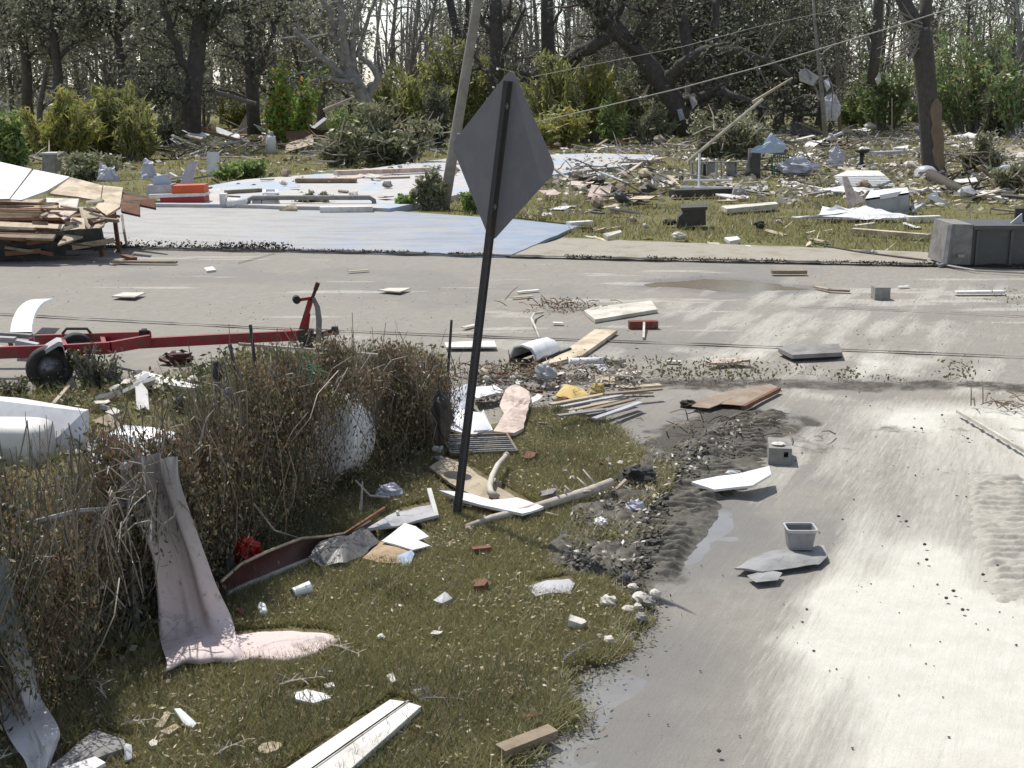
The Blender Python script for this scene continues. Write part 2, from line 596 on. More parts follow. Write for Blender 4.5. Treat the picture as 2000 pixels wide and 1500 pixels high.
SEAM_A = poly_np(xy([(-260, 476), (250, 486), (700, 495), (1000, 503), (1300, 510), (1700, 518), (2000, 524), (2400, 531)]))
SEAM_B = poly_np(xy([(-300, 598), (80, 620), (500, 642), (1000, 662), (1300, 672), (2000, 700), (2500, 716)]))
SEAM_C = poly_np(xy([(930, 738), (1300, 748), (1900, 754), (2400, 760)]))

# road lattice with sand, wet and mud cover
step = .07
xs = np.arange(-11, 15, step); ys = np.arange(4.6, 26.2, step)
X, Y = np.meshgrid(xs, ys)
RD = math.atan((2150 - 1000) / FPX)
U = X * math.cos(RD) - Y * math.sin(RD)        # across the near road
V_ = X * math.sin(RD) + Y * math.cos(RD)       # along it
ya, yb, yc = side_of(SEAM_A, X, Y), side_of(SEAM_B, X, Y), side_of(SEAM_C, X, Y)
near = sstep(.15, -.15, Y - yb)
streak = fbm(U * 3.2, V_ * .4, 3)
streak2 = fbm(U * 4.2 + 7, V_ * .45, 2)
blot = fbm(X * .9, Y * .9, 5)
blot2 = fbm(X * 3 + 50, Y * 3, 4)
bl = poly_np(xy([(1560, 1600), (1590, 1350), (1640, 1180), (1690, 1040), (1690, 920), (1630, 800)]))
bx = np.interp(Y, bl[:, 1], bl[:, 0])
right = X - bx
sand = sstep(-.75, .75, right - .15 + (streak2 - .5) * .8 + (blot - .5) * .7) * sstep(13.6, 12.2, Y)
gl = poly_np(xy([(1830, 1040), (1800, 930), (1760, 860)]))
sand *= 1 - .6 * sstep(.7, .05, seg_dist(gl, X, Y) + (streak2 - .5) * .3)
rt = poly_np(xy([(1990, 1150), (1955, 1020), (1930, 900), (1905, 830)]))
sand *= 1 - .55 * sstep(.55, .2, seg_dist(rt, X, Y))
sand = np.maximum(sand, .3 * sstep(.48, .72, streak2) * sstep(-2.4, -.4, right) * sstep(14, 11.5, Y) * sstep(8.2, 9.5, Y))
cs = sstep(.4, .7, streak2 * .5 + blot * .5) * sstep(-1.2, 1.0, X - 1.8 - (blot - .5) * 3) * sstep(22.5, 20.5, Y + (blot - .5) * 3)
sand = np.where(Y > 13.0, np.maximum(sand, .36 * cs * sstep(13, 13.8, Y)), sand)
sand = np.maximum(sand, .32 * sstep(.64, .72, fbm(X * .35, Y * 2.2, 4)) * (Y > yb))
sand = np.clip(sand + .25 * near * sstep(.55, .75, blot), 0, 1)
mudl = poly_np(xy([(1160, 1120), (1200, 1040), (1260, 960), (1330, 890), (1400, 850), (1445, 825)]))
md = seg_dist(mudl, X, Y)
mud = sstep(.7, .25, md + (blot2 - .5) * .8 + (blot - .5) * .5)
mud = np.maximum(mud, sstep(.38, .1, seg_dist(SEAM_C, X, Y) + (blot2 - .5) * .55) * .55)
mud = np.maximum(mud, .35 * sstep(.6, .75, blot2) * sstep(13.5, 12, Y) * sstep(10, 11, Y))
le = poly_np(xy([(1180, 1290), (1110, 1330), (1090, 1400), (1060, 1470), (980, 1560)]))
wet = sstep(1.1, .2, seg_dist(le, X, Y) + (blot - .5) * .8)
wet = np.maximum(wet, sstep(1.3, .3, md) * .8)
wet = np.maximum(wet, .55 * sstep(.5, .7, fbm(X * .5 + 9, Y * .5, 4)))
wet *= (1 - .8 * sand)
Z = (blot - .5) * .015 + (streak - .5) * .012 * sand + (blot2 - .5) * .05 * mud
pudl = []
for pd in ([(1300, 1060), (1340, 1000), (1415, 990), (1410, 1050), (1345, 1095), (1285, 1110)], [(1100, 1315), (1190, 1296), (1235, 1325), (1195, 1400), (1130, 1480), (1040, 1570), (900, 1570), (1040, 1470), (1080, 1400), (1080, 1350)], [(1270, 556), (1360, 545), (1460, 546), (1530, 557), (1580, 564), (1420, 568)]):
    ring = poly_np(xy(pd + pd[:1]))
    ins = inside(ring[:-1], X, Y)
    dd = seg_dist(ring, X, Y) * np.where(ins, -1, 1)
    pudl.append(ring); Z -= .036 * sstep(.22, -.2, dd + (blot2 - .5) * .5)
    wet = np.maximum(wet, sstep(.6, .15, dd + (blot2 - .5) * .5))
ridge = np.sin(V_ * 2 * math.pi / .16 + 3 * (blot2 - .5))
Z += .012 * ridge * sstep(.5, .3, seg_dist(rt, X, Y) + (blot2 - .5) * .4)
idx = np.arange(X.size).reshape(X.shape)
quads = np.stack([idx[:-1, :-1], idx[:-1, 1:], idx[1:, 1:], idx[1:, :-1]], -1).reshape(-1, 4)
cx = (X[:-1, :-1] + X[1:, 1:]).ravel() / 2; cy = (Y[:-1, :-1] + Y[1:, 1:]).ravel() / 2
P3 = np.stack([X.ravel(), Y.ravel(), Z.ravel()], -1)

t = NT('sandy_worn_road')
v = t.coords()
mr_ = t.n('ShaderNodeMapping'); mr_.inputs['Rotation'].default_value = (0, 0, RD)
t.l(v, mr_.inputs['Vector'])
mp = t.n('ShaderNodeMapping'); mp.inputs['Scale'].default_value = (7, .8, 1)
t.l(mr_.outputs[0], mp.inputs['Vector'])
lng = t.noise(mp.outputs[0], 2.2, 5, .7)
fine = t.noise(v, 55, 5, .75)
med = t.noise(v, 6, 6, .7)
big = t.noise(v, .8, 5, .6)
def attr(tt, nm):
    a = tt.n('ShaderNodeAttribute'); a.attribute_name = nm
    return a.outputs['Fac']
cn = t.mix(t.ramp(med, [(.3, 0.), (.7, 1.)]), (.225, .211, .187), (.29, .273, .242))
cn = t.mix(t.ramp(big, [(.35, 0.), (.7, .6)]), cn, (.25, .226, .19))
cn = t.mix(t.ramp(lng, [(.48, 0.), (.8, .35)]), cn, (.36, .345, .305))
cn = t.mix(t.ramp(fine, [(.3, .5), (.46, 0.)]), cn, (.11, .105, .092))
mp2 = t.n('ShaderNodeMapping'); mp2.inputs['Scale'].default_value = (20, 1.5, 1)
t.l(mr_.outputs[0], mp2.inputs['Vector'])
scr = t.noise(mp2.outputs[0], 1.6, 6, .8)
cn = t.mix(t.ramp(scr, [(.55, 0.), (.7, .5)]), cn, (.42, .405, .36))
cn = t.mix(t.ramp(scr, [(.3, .45), (.43, 0.)]), cn, (.15, .143, .128))
cn = t.mix(t.math('MULTIPLY', attr(t, 'wet'), .75), cn, (.15, .145, .14))
sd = t.mix(t.ramp(med, [(.3, 0.), (.75, 1.)]), (.59, .575, .52), (.5, .485, .43))
sd = t.mix(t.ramp(fine, [(.3, .5), (.44, 0.)]), sd, (.33, .3, .25))
sd = t.mix(t.ramp(scr, [(.32, .4), (.46, 0.)]), sd, (.42, .4, .35))
sd = t.mix(t.ramp(t.noise(v, 2.2, 7, .75), [(.5, 0.), (.66, .45)]), sd, (.45, .43, .375))
sm = t.math('MULTIPLY_ADD', t.math('SUBTRACT', scr, .5), .9); t.l(attr(t, 'sand'), sm.node.inputs[2])
sm = t.math('MULTIPLY', t.ramp(sm, [(.08, 0.), (.75, 1.)]), t.ramp(attr(t, 'sand'), [(.02, 0.), (.15, 1.)]))
cn = t.mix(sm, cn, sd)
mm = t.math('MULTIPLY_ADD', t.math('SUBTRACT', med, .5), 1.2); t.l(attr(t, 'mud'), mm.node.inputs[2])
mm = t.ramp(mm, [(.2, 0.), (.6, 1.)])
mc = t.mix(t.ramp(fine, [(.35, 0.), (.7, 1.)]), (.04, .035, .028), (.115, .104, .086))
cn = t.mix(mm, cn, mc)
rg = t.math('MULTIPLY_ADD', attr(t, 'wet'), -.38); rg.node.inputs[2].default_value = .85
rg = t.math('MULTIPLY_ADD', mm, -.25, True); rg.node.inputs[2].default_value = .0; 
rr = t.math('MULTIPLY_ADD', attr(t, 'wet'), -.28); rr.node.inputs[2].default_value = .92
bmp = t.math('ADD', fine, t.math('MULTIPLY', lng, 1.2))
t.bsdf(cn, rr, bmp, .55, .012, 0, .22)
M['road'] = t.m
is_cross = cy > side_of(SEAM_B, cx, cy)
keep = cy < side_of(SEAM_A, cx, cy) + .05
at = {'sand': sand.ravel(), 'wet': wet.ravel(), 'mud': mud.ravel()}

def sub_mesh(name, sel):
    f = quads[sel]
    used, inv = np.unique(f, return_inverse=True)
    o = np_mesh(name, P3[used], inv.reshape(-1, 4), M['road'], smooth=True, attrs={k: a[used] for k, a in at.items()})
    return struct(o)

sub_mesh('road', keep & ~is_cross)
sub_mesh('cross_road', keep & is_cross)

M['silt0'] = mat('joint_filler', (.12, .115, .1), (.08, .075, .065), None, 0, 6, 5, .9, .4)
# driveway, floor slab of a lost house, gravel shoulder
t = NT('driveway_concrete')
v = t.coords()
md_ = t.noise(v, 1.2, 6, .65); fi = t.noise(v, 30, 5, .7)
c1 = t.mix(t.ramp(md_, [(.3, 0.), (.7, 1.)]), (.31, .308, .302), (.39, .385, .375))
sx = t.n('ShaderNodeSeparateXYZ'); t.l(v, sx.inputs[0])
bluem = t.math('MULTIPLY_ADD', sx.outputs[0], .13); bluem.node.inputs[2].default_value = -.2
bluem = t.math('ADD', bluem, t.math('MULTIPLY', t.math('SUBTRACT', md_, .5), 1.6), True)
c1 = t.mix(bluem, c1, (.22, .285, .4))
c1 = t.mix(t.ramp(t.noise(t.coords((.5, 2.2, 1)), 1.1, 7, .75, .5), [(.46, 0.), (.66, .8)]), c1, (.24, .225, .2))
c1 = t.mix(t.ramp(t.noise(v, .5, 6, .7), [(.5, 0.), (.62, .5)]), c1, (.36, .35, .33))
c1 = t.mix(t.ramp(fi, [(.34, .6), (.46, 0.)]), c1, (.13, .12, .105))
t.bsdf(c1, .75, fi, .3, .008, 0, .4)
sheet('driveway', [(-260, 470), (250, 485), (700, 493), (990, 501), (1030, 484), (1130, 441), (1000, 428), (760, 411), (430, 401), (250, 405), (-260, 400)], .03, t.m, .3, .05, 2, .07)['kind'] = 'structure'

t = NT('bare_floor_slab')
v = t.coords((1, 1, 1))
a1 = t.noise(v, .45, 5, .55, .4); a2 = t.noise(v, 2.5, 6, .7); fi = t.noise(v, 26, 4, .7)
c1 = t.mix(t.ramp(a2, [(.3, 0.), (.7, 1.)]), (.5, .485, .47), (.37, .355, .34))
c1 = t.mix(t.ramp(a1, [(.52, 0.), (.6, .9)]), c1, (.32, .4, .5))
c1 = t.mix(t.ramp(a1, [(.34, .6), (.42, 0.)]), c1, (.42, .33, .3))
c1 = t.mix(t.ramp(fi, [(.32, .5), (.42, 0.)]), c1, (.2, .17, .14))
t.bsdf(c1, .7, fi, .3, .01, 0, .4)
sheet('foundation_slab', [(285, 398), (420, 399), (760, 407), (880, 384), (1010, 350), (1250, 319), (1290, 303), (1160, 299), (880, 309), (650, 338), (480, 350), (400, 364)], .12, t.m, .4, .12, 4, .2)['kind'] = 'structure'

t = NT('sandy_gravel')
v = t.coords()
fi = t.noise(v, 30, 5, .8); md_ = t.noise(v, 1.6, 6, .7)
c1 = t.mix(t.ramp(fi, [(.3, 0.), (.7, 1.)]), (.26, .235, .19), (.42, .39, .335))
c1 = t.mix(t.ramp(md_, [(.5, 0.), (.7, .7)]), c1, (.2, .17, .1))
t.bsdf(c1, .95, fi, .8, .02, 0, .2)
M['gravel'] = t.m
sheet('gravel_shoulder', [(985, 502), (1030, 484), (1100, 464), (1300, 472), (1600, 484), (1830, 494), (2400, 512), (2400, 530), (2000, 522), (1500, 514)], .012, t.m, .25, .12, 6, .06)['kind'] = 'structure'

# gutter full of black silt between driveway and cross road, with broken gaps
def strip_along(line, w, seed, z, m, name, gaps=()):
    r = random.Random(seed)
    mb = MB()
    pts = []
    for (x0, y0), (x1, y1) in zip(line[:-1], line[1:]):
        k = max(2, int(math.hypot(x1 - x0, y1 - y0) / .16))
        pts += [(x0 + (x1 - x0) * i / k, y0 + (y1 - y0) * i / k) for i in range(k)]
    lo, hi = [], []
    for x, y in pts:
        n = mnoise.noise(Vector((x * 1.7, seed, 0)))
        n2 = mnoise.noise(Vector((x * 5.1, seed, 4)))
        ww = w * max(.12, .75 + .7 * n + .5 * n2)
        lo.append(Vector((x, y - ww * .55 + n2 * w * .3, z + .004 * (1 + n2))))
        hi.append(Vector((x, y + ww * .45 + n2 * w * .3, z + .004 * (1 + n))))
    return mb.grid([lo, hi]).build(name, m)

t = NT('black_silt')
v = t.coords(); fi = t.noise(v, 25, 5, .75); md_ = t.noise(v, 2.5, 5, .7)
c1 = t.mix(t.ramp(fi, [(.3, 0.), (.75, 1.)]), (.022, .02, .016), (.08, .072, .055))
c1 = t.mix(t.ramp(md_, [(.58, 0.), (.7, .6)]), c1, (.2, .18, .15))
t.bsdf(c1, .8, fi, .8, .03, 0, .3)
M['silt'] = t.m
strip_along(SEAM_A, .3, 3, .042, M['silt'], 'gutter')['kind'] = 'structure'
strip_along(SEAM_B, .07, 8, .022, M['silt'], 'road_joint')['kind'] = 'structure'
sa2 = poly_np(xy([(465, 515), (500, 506), (545, 494)]))
strip_along(sa2, .12, 14, .016, M['silt'], 'road_crack')['kind'] = 'structure'
sc2 = poly_np(xy([(1560, 600), (1700, 606), (1850, 612), (2100, 626)]))
strip_along(sc2, .03, 15, .018, M['silt'], 'road_crack')['kind'] = 'structure'

# puddles
def water_mat(name, c):
    """still muddy water"""
    tt = NT(name)
    vv = tt.coords()
    nn = tt.noise(vv, 6, 3, .5)
    cc = tt.mix(tt.ramp(tt.noise(vv, 2.5, 5, .7), [(.35, 0.), (.7, 1.)]), c, tuple(x * 1.25 for x in c))
    tt.bsdf(cc, .12, nn, .05, .01, 0, .4)
    return tt.m
M['puddle'] = water_mat('muddy_water', (.185, .18, .172))
M['puddle2'] = water_mat('olive_puddle', (.17, .14, .09))
for ring, mm_, pz_ in zip(pudl, ('puddle', 'puddle', 'puddle2'), (-.015, -.017, -.013)):
    c_ = ring[:-1].mean(0); pts = [Vector((c_[0] + (x - c_[0]) * 1.8, c_[1] + (y - c_[1]) * 1.8, pz_)) for x, y in ring[:-1]]
    MB().add(pts, [tuple(range(len(pts)))]).build('puddle', M[mm_])['kind'] = 'structure'

t = NT('rutted_mud')
v = t.coords(); fi = t.noise(v, 22, 5, .75); md_ = t.noise(v, 4.5, 6, .75)
c1 = t.mix(t.ramp(fi, [(.3, 0.), (.7, 1.)]), (.05, .045, .037), (.125, .114, .094))
c1 = t.mix(t.ramp(md_, [(.54, 0.), (.7, .7)]), c1, (.2, .19, .165))
rr = t.math('MULTIPLY_ADD', md_, -.5, True); rr.node.inputs[2].default_value = .95
t.bsdf(c1, rr, fi, .6, .015, 0, .35)
M['rut'] = t.m

# near lawn and weedy ground behind the hedge
t = NT('lawn_soil')
v = t.coords(); fi = t.noise(v, 45, 5, .75); md_ = t.noise(v, 1.6, 6, .7)
c1 = t.mix(t.ramp(fi, [(.3, 0.), (.7, 1.)]), (.12, .105, .055), (.25, .22, .12))
c1 = t.mix(t.ramp(md_, [(.5, 0.), (.7, .6)]), c1, (.11, .085, .05))
t.bsdf(c1, .95, fi, .9, .02, 0, .2)
M['soil'] = t.m
HEDGE_PX = [(868, 868), (700, 955), (560, 1040), (440, 1130), (310, 1262), (160, 1372), (20, 1438), (-160, 1515)]
LAWN_PX = [(-160, 1650), (-160, 1515), (20, 1438), (160, 1372), (310, 1262), (440, 1130), (560, 1040), (700, 955), (868, 868), (1000, 815), (1080, 803), (1180, 833), (1235, 885),
           (1255, 930), (1215, 985), (1130, 1000), (1085, 1060), (1095, 1120), (1180, 1140), (1245, 1190), (1215, 1250), (1180, 1275), (1110, 1312), (1085, 1345), (1095, 1395), (1040, 1440), (970, 1490), (860, 1650)]
WEED_PX = [(-300, 1000), (-300, 752), (100, 762), (250, 752), (380, 728), (480, 690), (650, 686), (800, 690), (868, 700), (880, 840), (868, 868), (700, 955), (560, 1040), (440, 1130), (310, 1262), (160, 1372), (20, 1438), (-160, 1515), (-400, 1515)]
sheet('lawn', LAWN_PX, .014, M['soil'], .05, .06, 12, .06, 3)['kind'] = 'structure'
sheet('weedy_ground', WEED_PX, .024, M['soil'], .12, .06, 13, .06, 2)['kind'] = 'structure'
# ---- grass blades, litter, weeds (uncountable)
def scatter(poly_px, n, rng, bias=None):
    """n random ground points in an outline given in survey pixels"""
    poly = poly_np(xy(poly_px))
    lo, hi = poly.min(0), poly.max(0)
    got = []
    m = 0
    while m < n:
        x = rng.uniform(lo[0], hi[0], n * 2); y = rng.uniform(lo[1], hi[1], n * 2)
        ok = inside(poly, x, y)
        if bias is not None:
            ok &= rng.random(len(x)) < bias(x, y)
        p = np.stack([x[ok], y[ok]], -1)
        got.append(p); m += len(p)
    return np.concatenate(got)[:n]

def blades(p2, z, h, w, rng, lean=.5):
    n = len(p2)
    a = rng.uniform(0, 2 * np.pi, n)
    hh = h * rng.uniform(.45, 1.5, n)
    ww = w * rng.uniform(.6, 1.4, n)
    lx, ly = rng.normal(0, lean, n) * hh, rng.normal(0, lean, n) * hh
    v = np.empty((n, 3, 3))
    v[:, 0] = np.stack([p2[:, 0] - np.cos(a) * ww / 2, p2[:, 1] - np.sin(a) * ww / 2, np.full(n, z)], -1)
    v[:, 1] = np.stack([p2[:, 0] + np.cos(a) * ww / 2, p2[:, 1] + np.sin(a) * ww / 2, np.full(n, z)], -1)
    v[:, 2] = np.stack([p2[:, 0] + lx, p2[:, 1] + ly, z + hh], -1)
    return v.reshape(-1, 3), np.arange(n * 3).reshape(n, 3)

BARE = [poly_np(xy(q)) for q in ([(300, 1300), (318, 1240), (450, 1236), (570, 1228), (645, 1234), (668, 1248), (640, 1268), (560, 1294), (480, 1296), (310, 1316)], [(90, 1512), (190, 1420), (248, 1443), (250, 1462), (200, 1500)],
    [(568, 1353), (600, 1343), (648, 1356), (648, 1366), (612, 1376), (574, 1366)], [(700, 1092), (745, 1055), (790, 1018), (845, 1046), (842, 1066), (804, 1110), (770, 1104)], [(600, 1088), (660, 1045), (735, 1028), (745, 1054), (680, 1108), (630, 1110)],
    [(836, 912), (880, 888), (1066, 998), (1010, 1010), (900, 985), (858, 960)], [(715, 1034), (772, 996), (850, 980), (860, 1010)], [(1028, 1140), (1115, 1125), (1126, 1142), (1112, 1164), (1045, 1168)], [(960, 845), (1000, 750), (1040, 770), (1020, 845)],
    [(860, 850), (995, 845), (1015, 888), (880, 892)], [(880, 850), (920, 750), (990, 752), (960, 850)], [(470, 1560), (762, 1364), (824, 1378), (620, 1560)], [(40, 1430), (112, 1428), (116, 1470), (100, 1515), (60, 1515)])]
def covered(x, y):
    m_ = np.zeros(x.shape, bool)
    for q in BARE:
        m_ |= inside(q, x, y)
    return m_
lawn_bias = lambda x, y: ~covered(x, y) * (.62 + .38 * sstep(.32, .55, fbm(x * 2.2, y * 2.2, 4)))
p = scatter(LAWN_PX, 260000, NPR, lawn_bias)
v, f = blades(p, .012, .05, .007, NPR, .7)
stuff(np_mesh('grass', v, f, LF['grass']), 'short olive and straw coloured grass on the verge', 'grass')
p = scatter(LAWN_PX, 7000, NPR, lambda x, y: ~covered(x, y) * sstep(.5, .6, fbm(x * 1.1 + 3, y * 1.1, 3)))
v, f = blades(p, .012, .095, .008, NPR, .5)
stuff(np_mesh('tall_grass', v, f, LF['weed']), 'longer green grass tufts in the verge', 'grass')
p = scatter(LAWN_PX, 10000, NPR, lambda x, y: ~covered(x, y) * (.3 + .7 * sstep(.4, .6, fbm(x * 1.8 + 20, y * 1.8, 3))))
pz = np.column_stack([p, .035 + .025 * NPR.random(len(p))])
v, f = cards(pz, .032, .015, NPR, flat=.6)
stuff(np_mesh('leaf_litter', v, f, LF['litter']), 'dry leaves and chips strewn over the verge', 'leaf litter')
p = scatter([(-300, 396), (250, 401), (290, 394), (400, 362), (480, 348), (650, 336), (880, 307), (1160, 297), (1290, 301), (1250, 321), (1010, 353), (880, 388), (770, 407), (1000, 424), (1140, 438), (1100, 460), (1300, 468), (1830, 490), (2400, 505), (2400, 235), (-300, 235)], 110000, NPR,
            lambda x, y: np.clip(34 / y, 0, 1) ** 1.5 * (.15 + .85 * sstep(.42, .6, fbm(x * .5, y * .5, 4))))
v, f = blades(p, -.05, .14, .035, NPR, .5)
stuff(np_mesh('yard_grass', v, f, LF['grass']), 'patchy grass over the wrecked yard', 'grass')
# ragged edge where the turf breaks off into the road
edge_l = poly_np(xy([(1000, 815), (1080, 803), (1180, 833), (1235, 885), (1255, 930)])); edge_r = poly_np(xy([(1180, 1140), (1245, 1190), (1215, 1250), (1180, 1275), (1110, 1312), (1085, 1345), (1095, 1395), (1040, 1440), (970, 1490), (860, 1650)]))
def alongn(line, n, sp):
    t_ = NPR.uniform(0, len(line) - 1.001, n); i = t_.astype(int); fr = (t_ - i)[:, None]
    return line[i] * (1 - fr) + line[i + 1] * fr + NPR.normal(0, sp, (n, 2))
q = np.concatenate([alongn(edge_l, 6000, .07), alongn(edge_r, 14000, .075)])
q = q[fbm(q[:, 0] * 4, q[:, 1] * 4, 3) > .4]
v, f = blades(q, .0, .055, .008, NPR, .9)
stuff(np_mesh('edge_grass', v, f, LF['grass']), 'straggling grass along the broken edge of the verge', 'grass')
q = np.concatenate([alongn(edge_l, 900, .12), alongn(edge_r, 2200, .11)])
v, f = cards(np.column_stack([q, .012 + .02 * NPR.random(len(q))]), .03, .014, NPR, flat=.6)
stuff(np_mesh('edge_litter', v, f, LF['weed']), 'wet leaves and dirt along the edge of the verge', 'litter')
# weeds behind the hedge
p = scatter(WEED_PX, 16000, NPR, lambda x, y: .2 + .8 * sstep(.42, .58, fbm(x * 1.5 + 8, y * 1.5, 4)))
hz = .03 + .16 * NPR.random(len(p)) ** 1.6
v, f = cards(np.column_stack([p, hz]), .075, .035, NPR, flat=.25)
p2 = scatter(WEED_PX, 22000, NPR)
v2, f2 = blades(p2, .02, .13, .009, NPR, .6)
stuff(np_mesh('weeds', v, f, LF['weed']), 'broad leaved weeds and fallen leaves behind the hedge', 'weeds')
stuff(np_mesh('weedy_grass', v2, f2, LF['grass']), 'rough grass growing behind the hedge', 'grass')
# weeds along the joints and in the silt
def along(line, n, spread, rng):
    t_ = rng.uniform(0, len(line) - 1.001, n); i = t_.astype(int); fr = (t_ - i)[:, None]
    q = line[i] * (1 - fr) + line[i + 1] * fr
    return q + rng.normal(0, 1, (n, 2)) * spread
q = along(SEAM_A, 4200, (.05, .09), NPR)
q = q[fbm(q[:, 0] * 1.3, q[:, 0] * .2, 3) > .47]
v, f = cards(np.column_stack([q, .035 + .035 * NPR.random(len(q))]), .04, .025, NPR)
q = along(poly_np(xy([(150, 484), (430, 488), (560, 491)])), 900, (.1, .14), NPR)
vb, fb = cards(np.column_stack([q, .05 + .12 * NPR.random(len(q)) ** 2]), .06, .035, NPR)
v, f = join_np([(v, f), (vb, fb)])
stuff(np_mesh('silt_clumps', v, f, M['silt']), 'black silt and rotten leaves packed along the gutter', 'silt')
# mud clods and shredded bits on the torn corner
p = scatter([(1090, 1075), (1130, 1000), (1200, 985), (1240, 925), (1330, 880), (1400, 870), (1310, 960), (1290, 1080), (1240, 1150), (1100, 1115)], 1500, NPR, lambda x, y: .2 + .8 * sstep(.38, .55, fbm(x * 3, y * 3 + 9, 3)))
oct_v = np.array([(1, 0, 0), (-1, 0, 0), (0, 1, 0), (0, -1, 0), (0, 0, 1), (0, 0, -1)], float)
oct_f = np.array([(0, 2, 4), (2, 1, 4), (1, 3, 4), (3, 0, 4), (2, 0, 5), (1, 2, 5), (3, 1, 5), (0, 3, 5)])
def clods(p2, z, size, rng, flatz=.6):
    n = len(p2)
    s = (size * rng.uniform(.35, 1.5, n) ** 1.5)[:, None, None]
    v = oct_v[None] * rng.uniform(.6, 1.4, (n, 6, 1)) * s
    v[..., 2] *= flatz
    v[..., 0] += p2[:, None, 0]; v[..., 1] += p2[:, None, 1]
    v[..., 2] += z
    f = (oct_f[None] + (np.arange(n) * 6)[:, None, None]).reshape(-1, 3)
    return v.reshape(-1, 3), f
v, f = clods(p, .05, .015, NPR)
MUDCLODS = (v, f)

p = scatter([(1090, 1075), (1130, 1000), (1240, 925), (1330, 880), (1480, 820), (1430, 900), (1310, 960), (1270, 1080), (1240, 1150), (1100, 1115)], 750, NPR)
v, f = cards(np.column_stack([p, .06 + .04 * NPR.random(len(p))]), .05, .022, NPR, flat=.4)
stuff(np_mesh('shredded_plastic', v, f, LF['confetti']), 'torn plastic and insulation shreds in the mud', 'litter')
# pebbles and crumbs over both roads
p = scatter([(930, 1560), (1100, 1340), (1300, 1000), (1300, 760), (1000, 735), (-200, 640), (-200, 490), (1000, 510), (2200, 535), (2200, 1560)], 1700, NPR,
            lambda x, y: np.clip(13 / y, 0, 1) * (.2 + .8 * sstep(.5, .65, fbm(x * .9, y * .9, 3))))
v, f = clods(p, .008, .006, NPR)
stuff(np_mesh('pebbles', v, f, M['rut']), 'small dark crumbs of mud scattered over the road', 'pebbles')
# weeds in the second joint
jw = []
for (px, py, n, r, h) in [(1330, 738, 330, .4, .16), (1420, 735, 420, .45, .18), (1480, 742, 100, .3, .1), (1650, 742, 130, .2, .15), (1870, 742, 160, .25, .22), (1740, 745, 60, .35, .06), (1560, 728, 60, .3, .08),
                          (1975, 592, 120, .35, .2), (1100, 607, 220, .5, .16), (1010, 738, 300, .5, .14), (1180, 728, 260, .4, .2), (950, 735, 220, .4, .13), (1290, 730, 120, .2, .2), (1060, 735, 150, .4, .12)]:
    c = G(px, py); n = int(n * .62)
    q = NPR.normal(0, 1, (n, 3)) * (r * .55, r * .4, 0) + (c.x, c.y, 0)
    q[:, 2] = .02 + h * NPR.random(n) ** 1.3
    jw.append(cards(q, .05, .022, NPR, up_bias=.3))
v, f = join_np(jw)
stuff(np_mesh('joint_weeds', v, f, LF['weed']), 'dark green weeds and torn twigs along the road joint', 'weeds')
# tyre tracks: ridged mud, modelled
def track(line_px, widths, pitch, amp, name, label, m, seed, wob=1.0, lump=0.0):
    line = poly_np(xy(line_px))
    seg = np.hypot(*np.diff(line, axis=0).T); cu = np.concatenate([[0], np.cumsum(seg)])
    ns, nu = int(cu[-1] / .014), 34
    ss = np.linspace(0, cu[-1], ns); uu = np.linspace(-1, 1, nu)
    S, Uu = np.meshgrid(ss, uu, indexing='ij')
    cxx, cyy = np.interp(S, cu, line[:, 0]), np.interp(S, cu, line[:, 1])
    wv = np.interp(S, cu, widths) / 2
    px_ = cxx + Uu * wv + .03 * (fbm(S * 9, Uu * 3 + seed, 3) - .5); py_ = cyy + Uu * .04
    n1_ = fbm(px_ * 4 + seed, py_ * 4, 4); n2_ = fbm(px_ * 14, py_ * 14 + seed, 4)
    ph_ = 2 * np.pi * (py_ / pitch) + wob * 5 * (n1_ - .5)
    edge = sstep(1.0, .55, np.abs(Uu) + .55 * (n1_ - .5))
    ends = sstep(0, .25, S + .2 * (n2_ - .5)) * sstep(cu[-1], cu[-1] - .25, S)
    rdg = np.clip(np.sin(ph_) + .5, -.3, 1.5) * sstep(.32, .5, n1_)
    zz_ = .012 + amp * rdg + (n2_ - .5) * amp * 2.2
    if lump:
        zz_ += lump * (fbm(px_ * 6, py_ * 6 + seed, 4) - .3) * 2 + lump * .5 * (fbm(px_ * 22, py_ * 22, 3) - .5)
    zz_ = zz_ * edge * ends - .016 * (1 - edge * ends)
    ix = np.arange(ns * nu).reshape(ns, nu)
    q_ = np.stack([ix[:-1, :-1], ix[:-1, 1:], ix[1:, 1:], ix[1:, :-1]], -1).reshape(-1, 4)
    return stuff(np_mesh(name, np.stack([px_, py_, zz_], -1).reshape(-1, 3), q_, m, smooth=True), label, 'tyre track')
t = NT('rutted_sand')
v = t.coords(); fi = t.noise(v, 22, 5, .75); md_ = t.noise(v, 4.5, 6, .75)
c1 = t.mix(t.ramp(fi, [(.3, 0.), (.7, 1.)]), (.3, .285, .25), (.42, .4, .352))
t.bsdf(c1, .95, fi, .6, .015, 0, .2)
M['sandrut'] = t.m
track([(1262, 1150), (1285, 1075), (1320, 1000), (1370, 930), (1425, 870), (1490, 800)], [.45, .55, .75, 1.15, 1.1, .7], .11, .026, 'tyre_track', 'dark ridged tyre track pressed into the wet mud', M['rut'], 3)
track([(1150, 1140), (1158, 1080), (1195, 1010), (1245, 950), (1310, 900), (1370, 860)], [.6, .95, .95, .75, .6, .4], 1.0, .0, 'mud_bank', 'lumpy bank of dark wet mud at the torn corner of the verge', M['rut'], 6, 1, .085)
track([(2010, 1190), (1985, 1080), (1960, 985), (1945, 920)], [.5, .65, .7, .5], .13, .016, 'tyre_track', 'pale ridged tyre track in the sandy lane at the right edge', M['sandrut'], 9, .9)
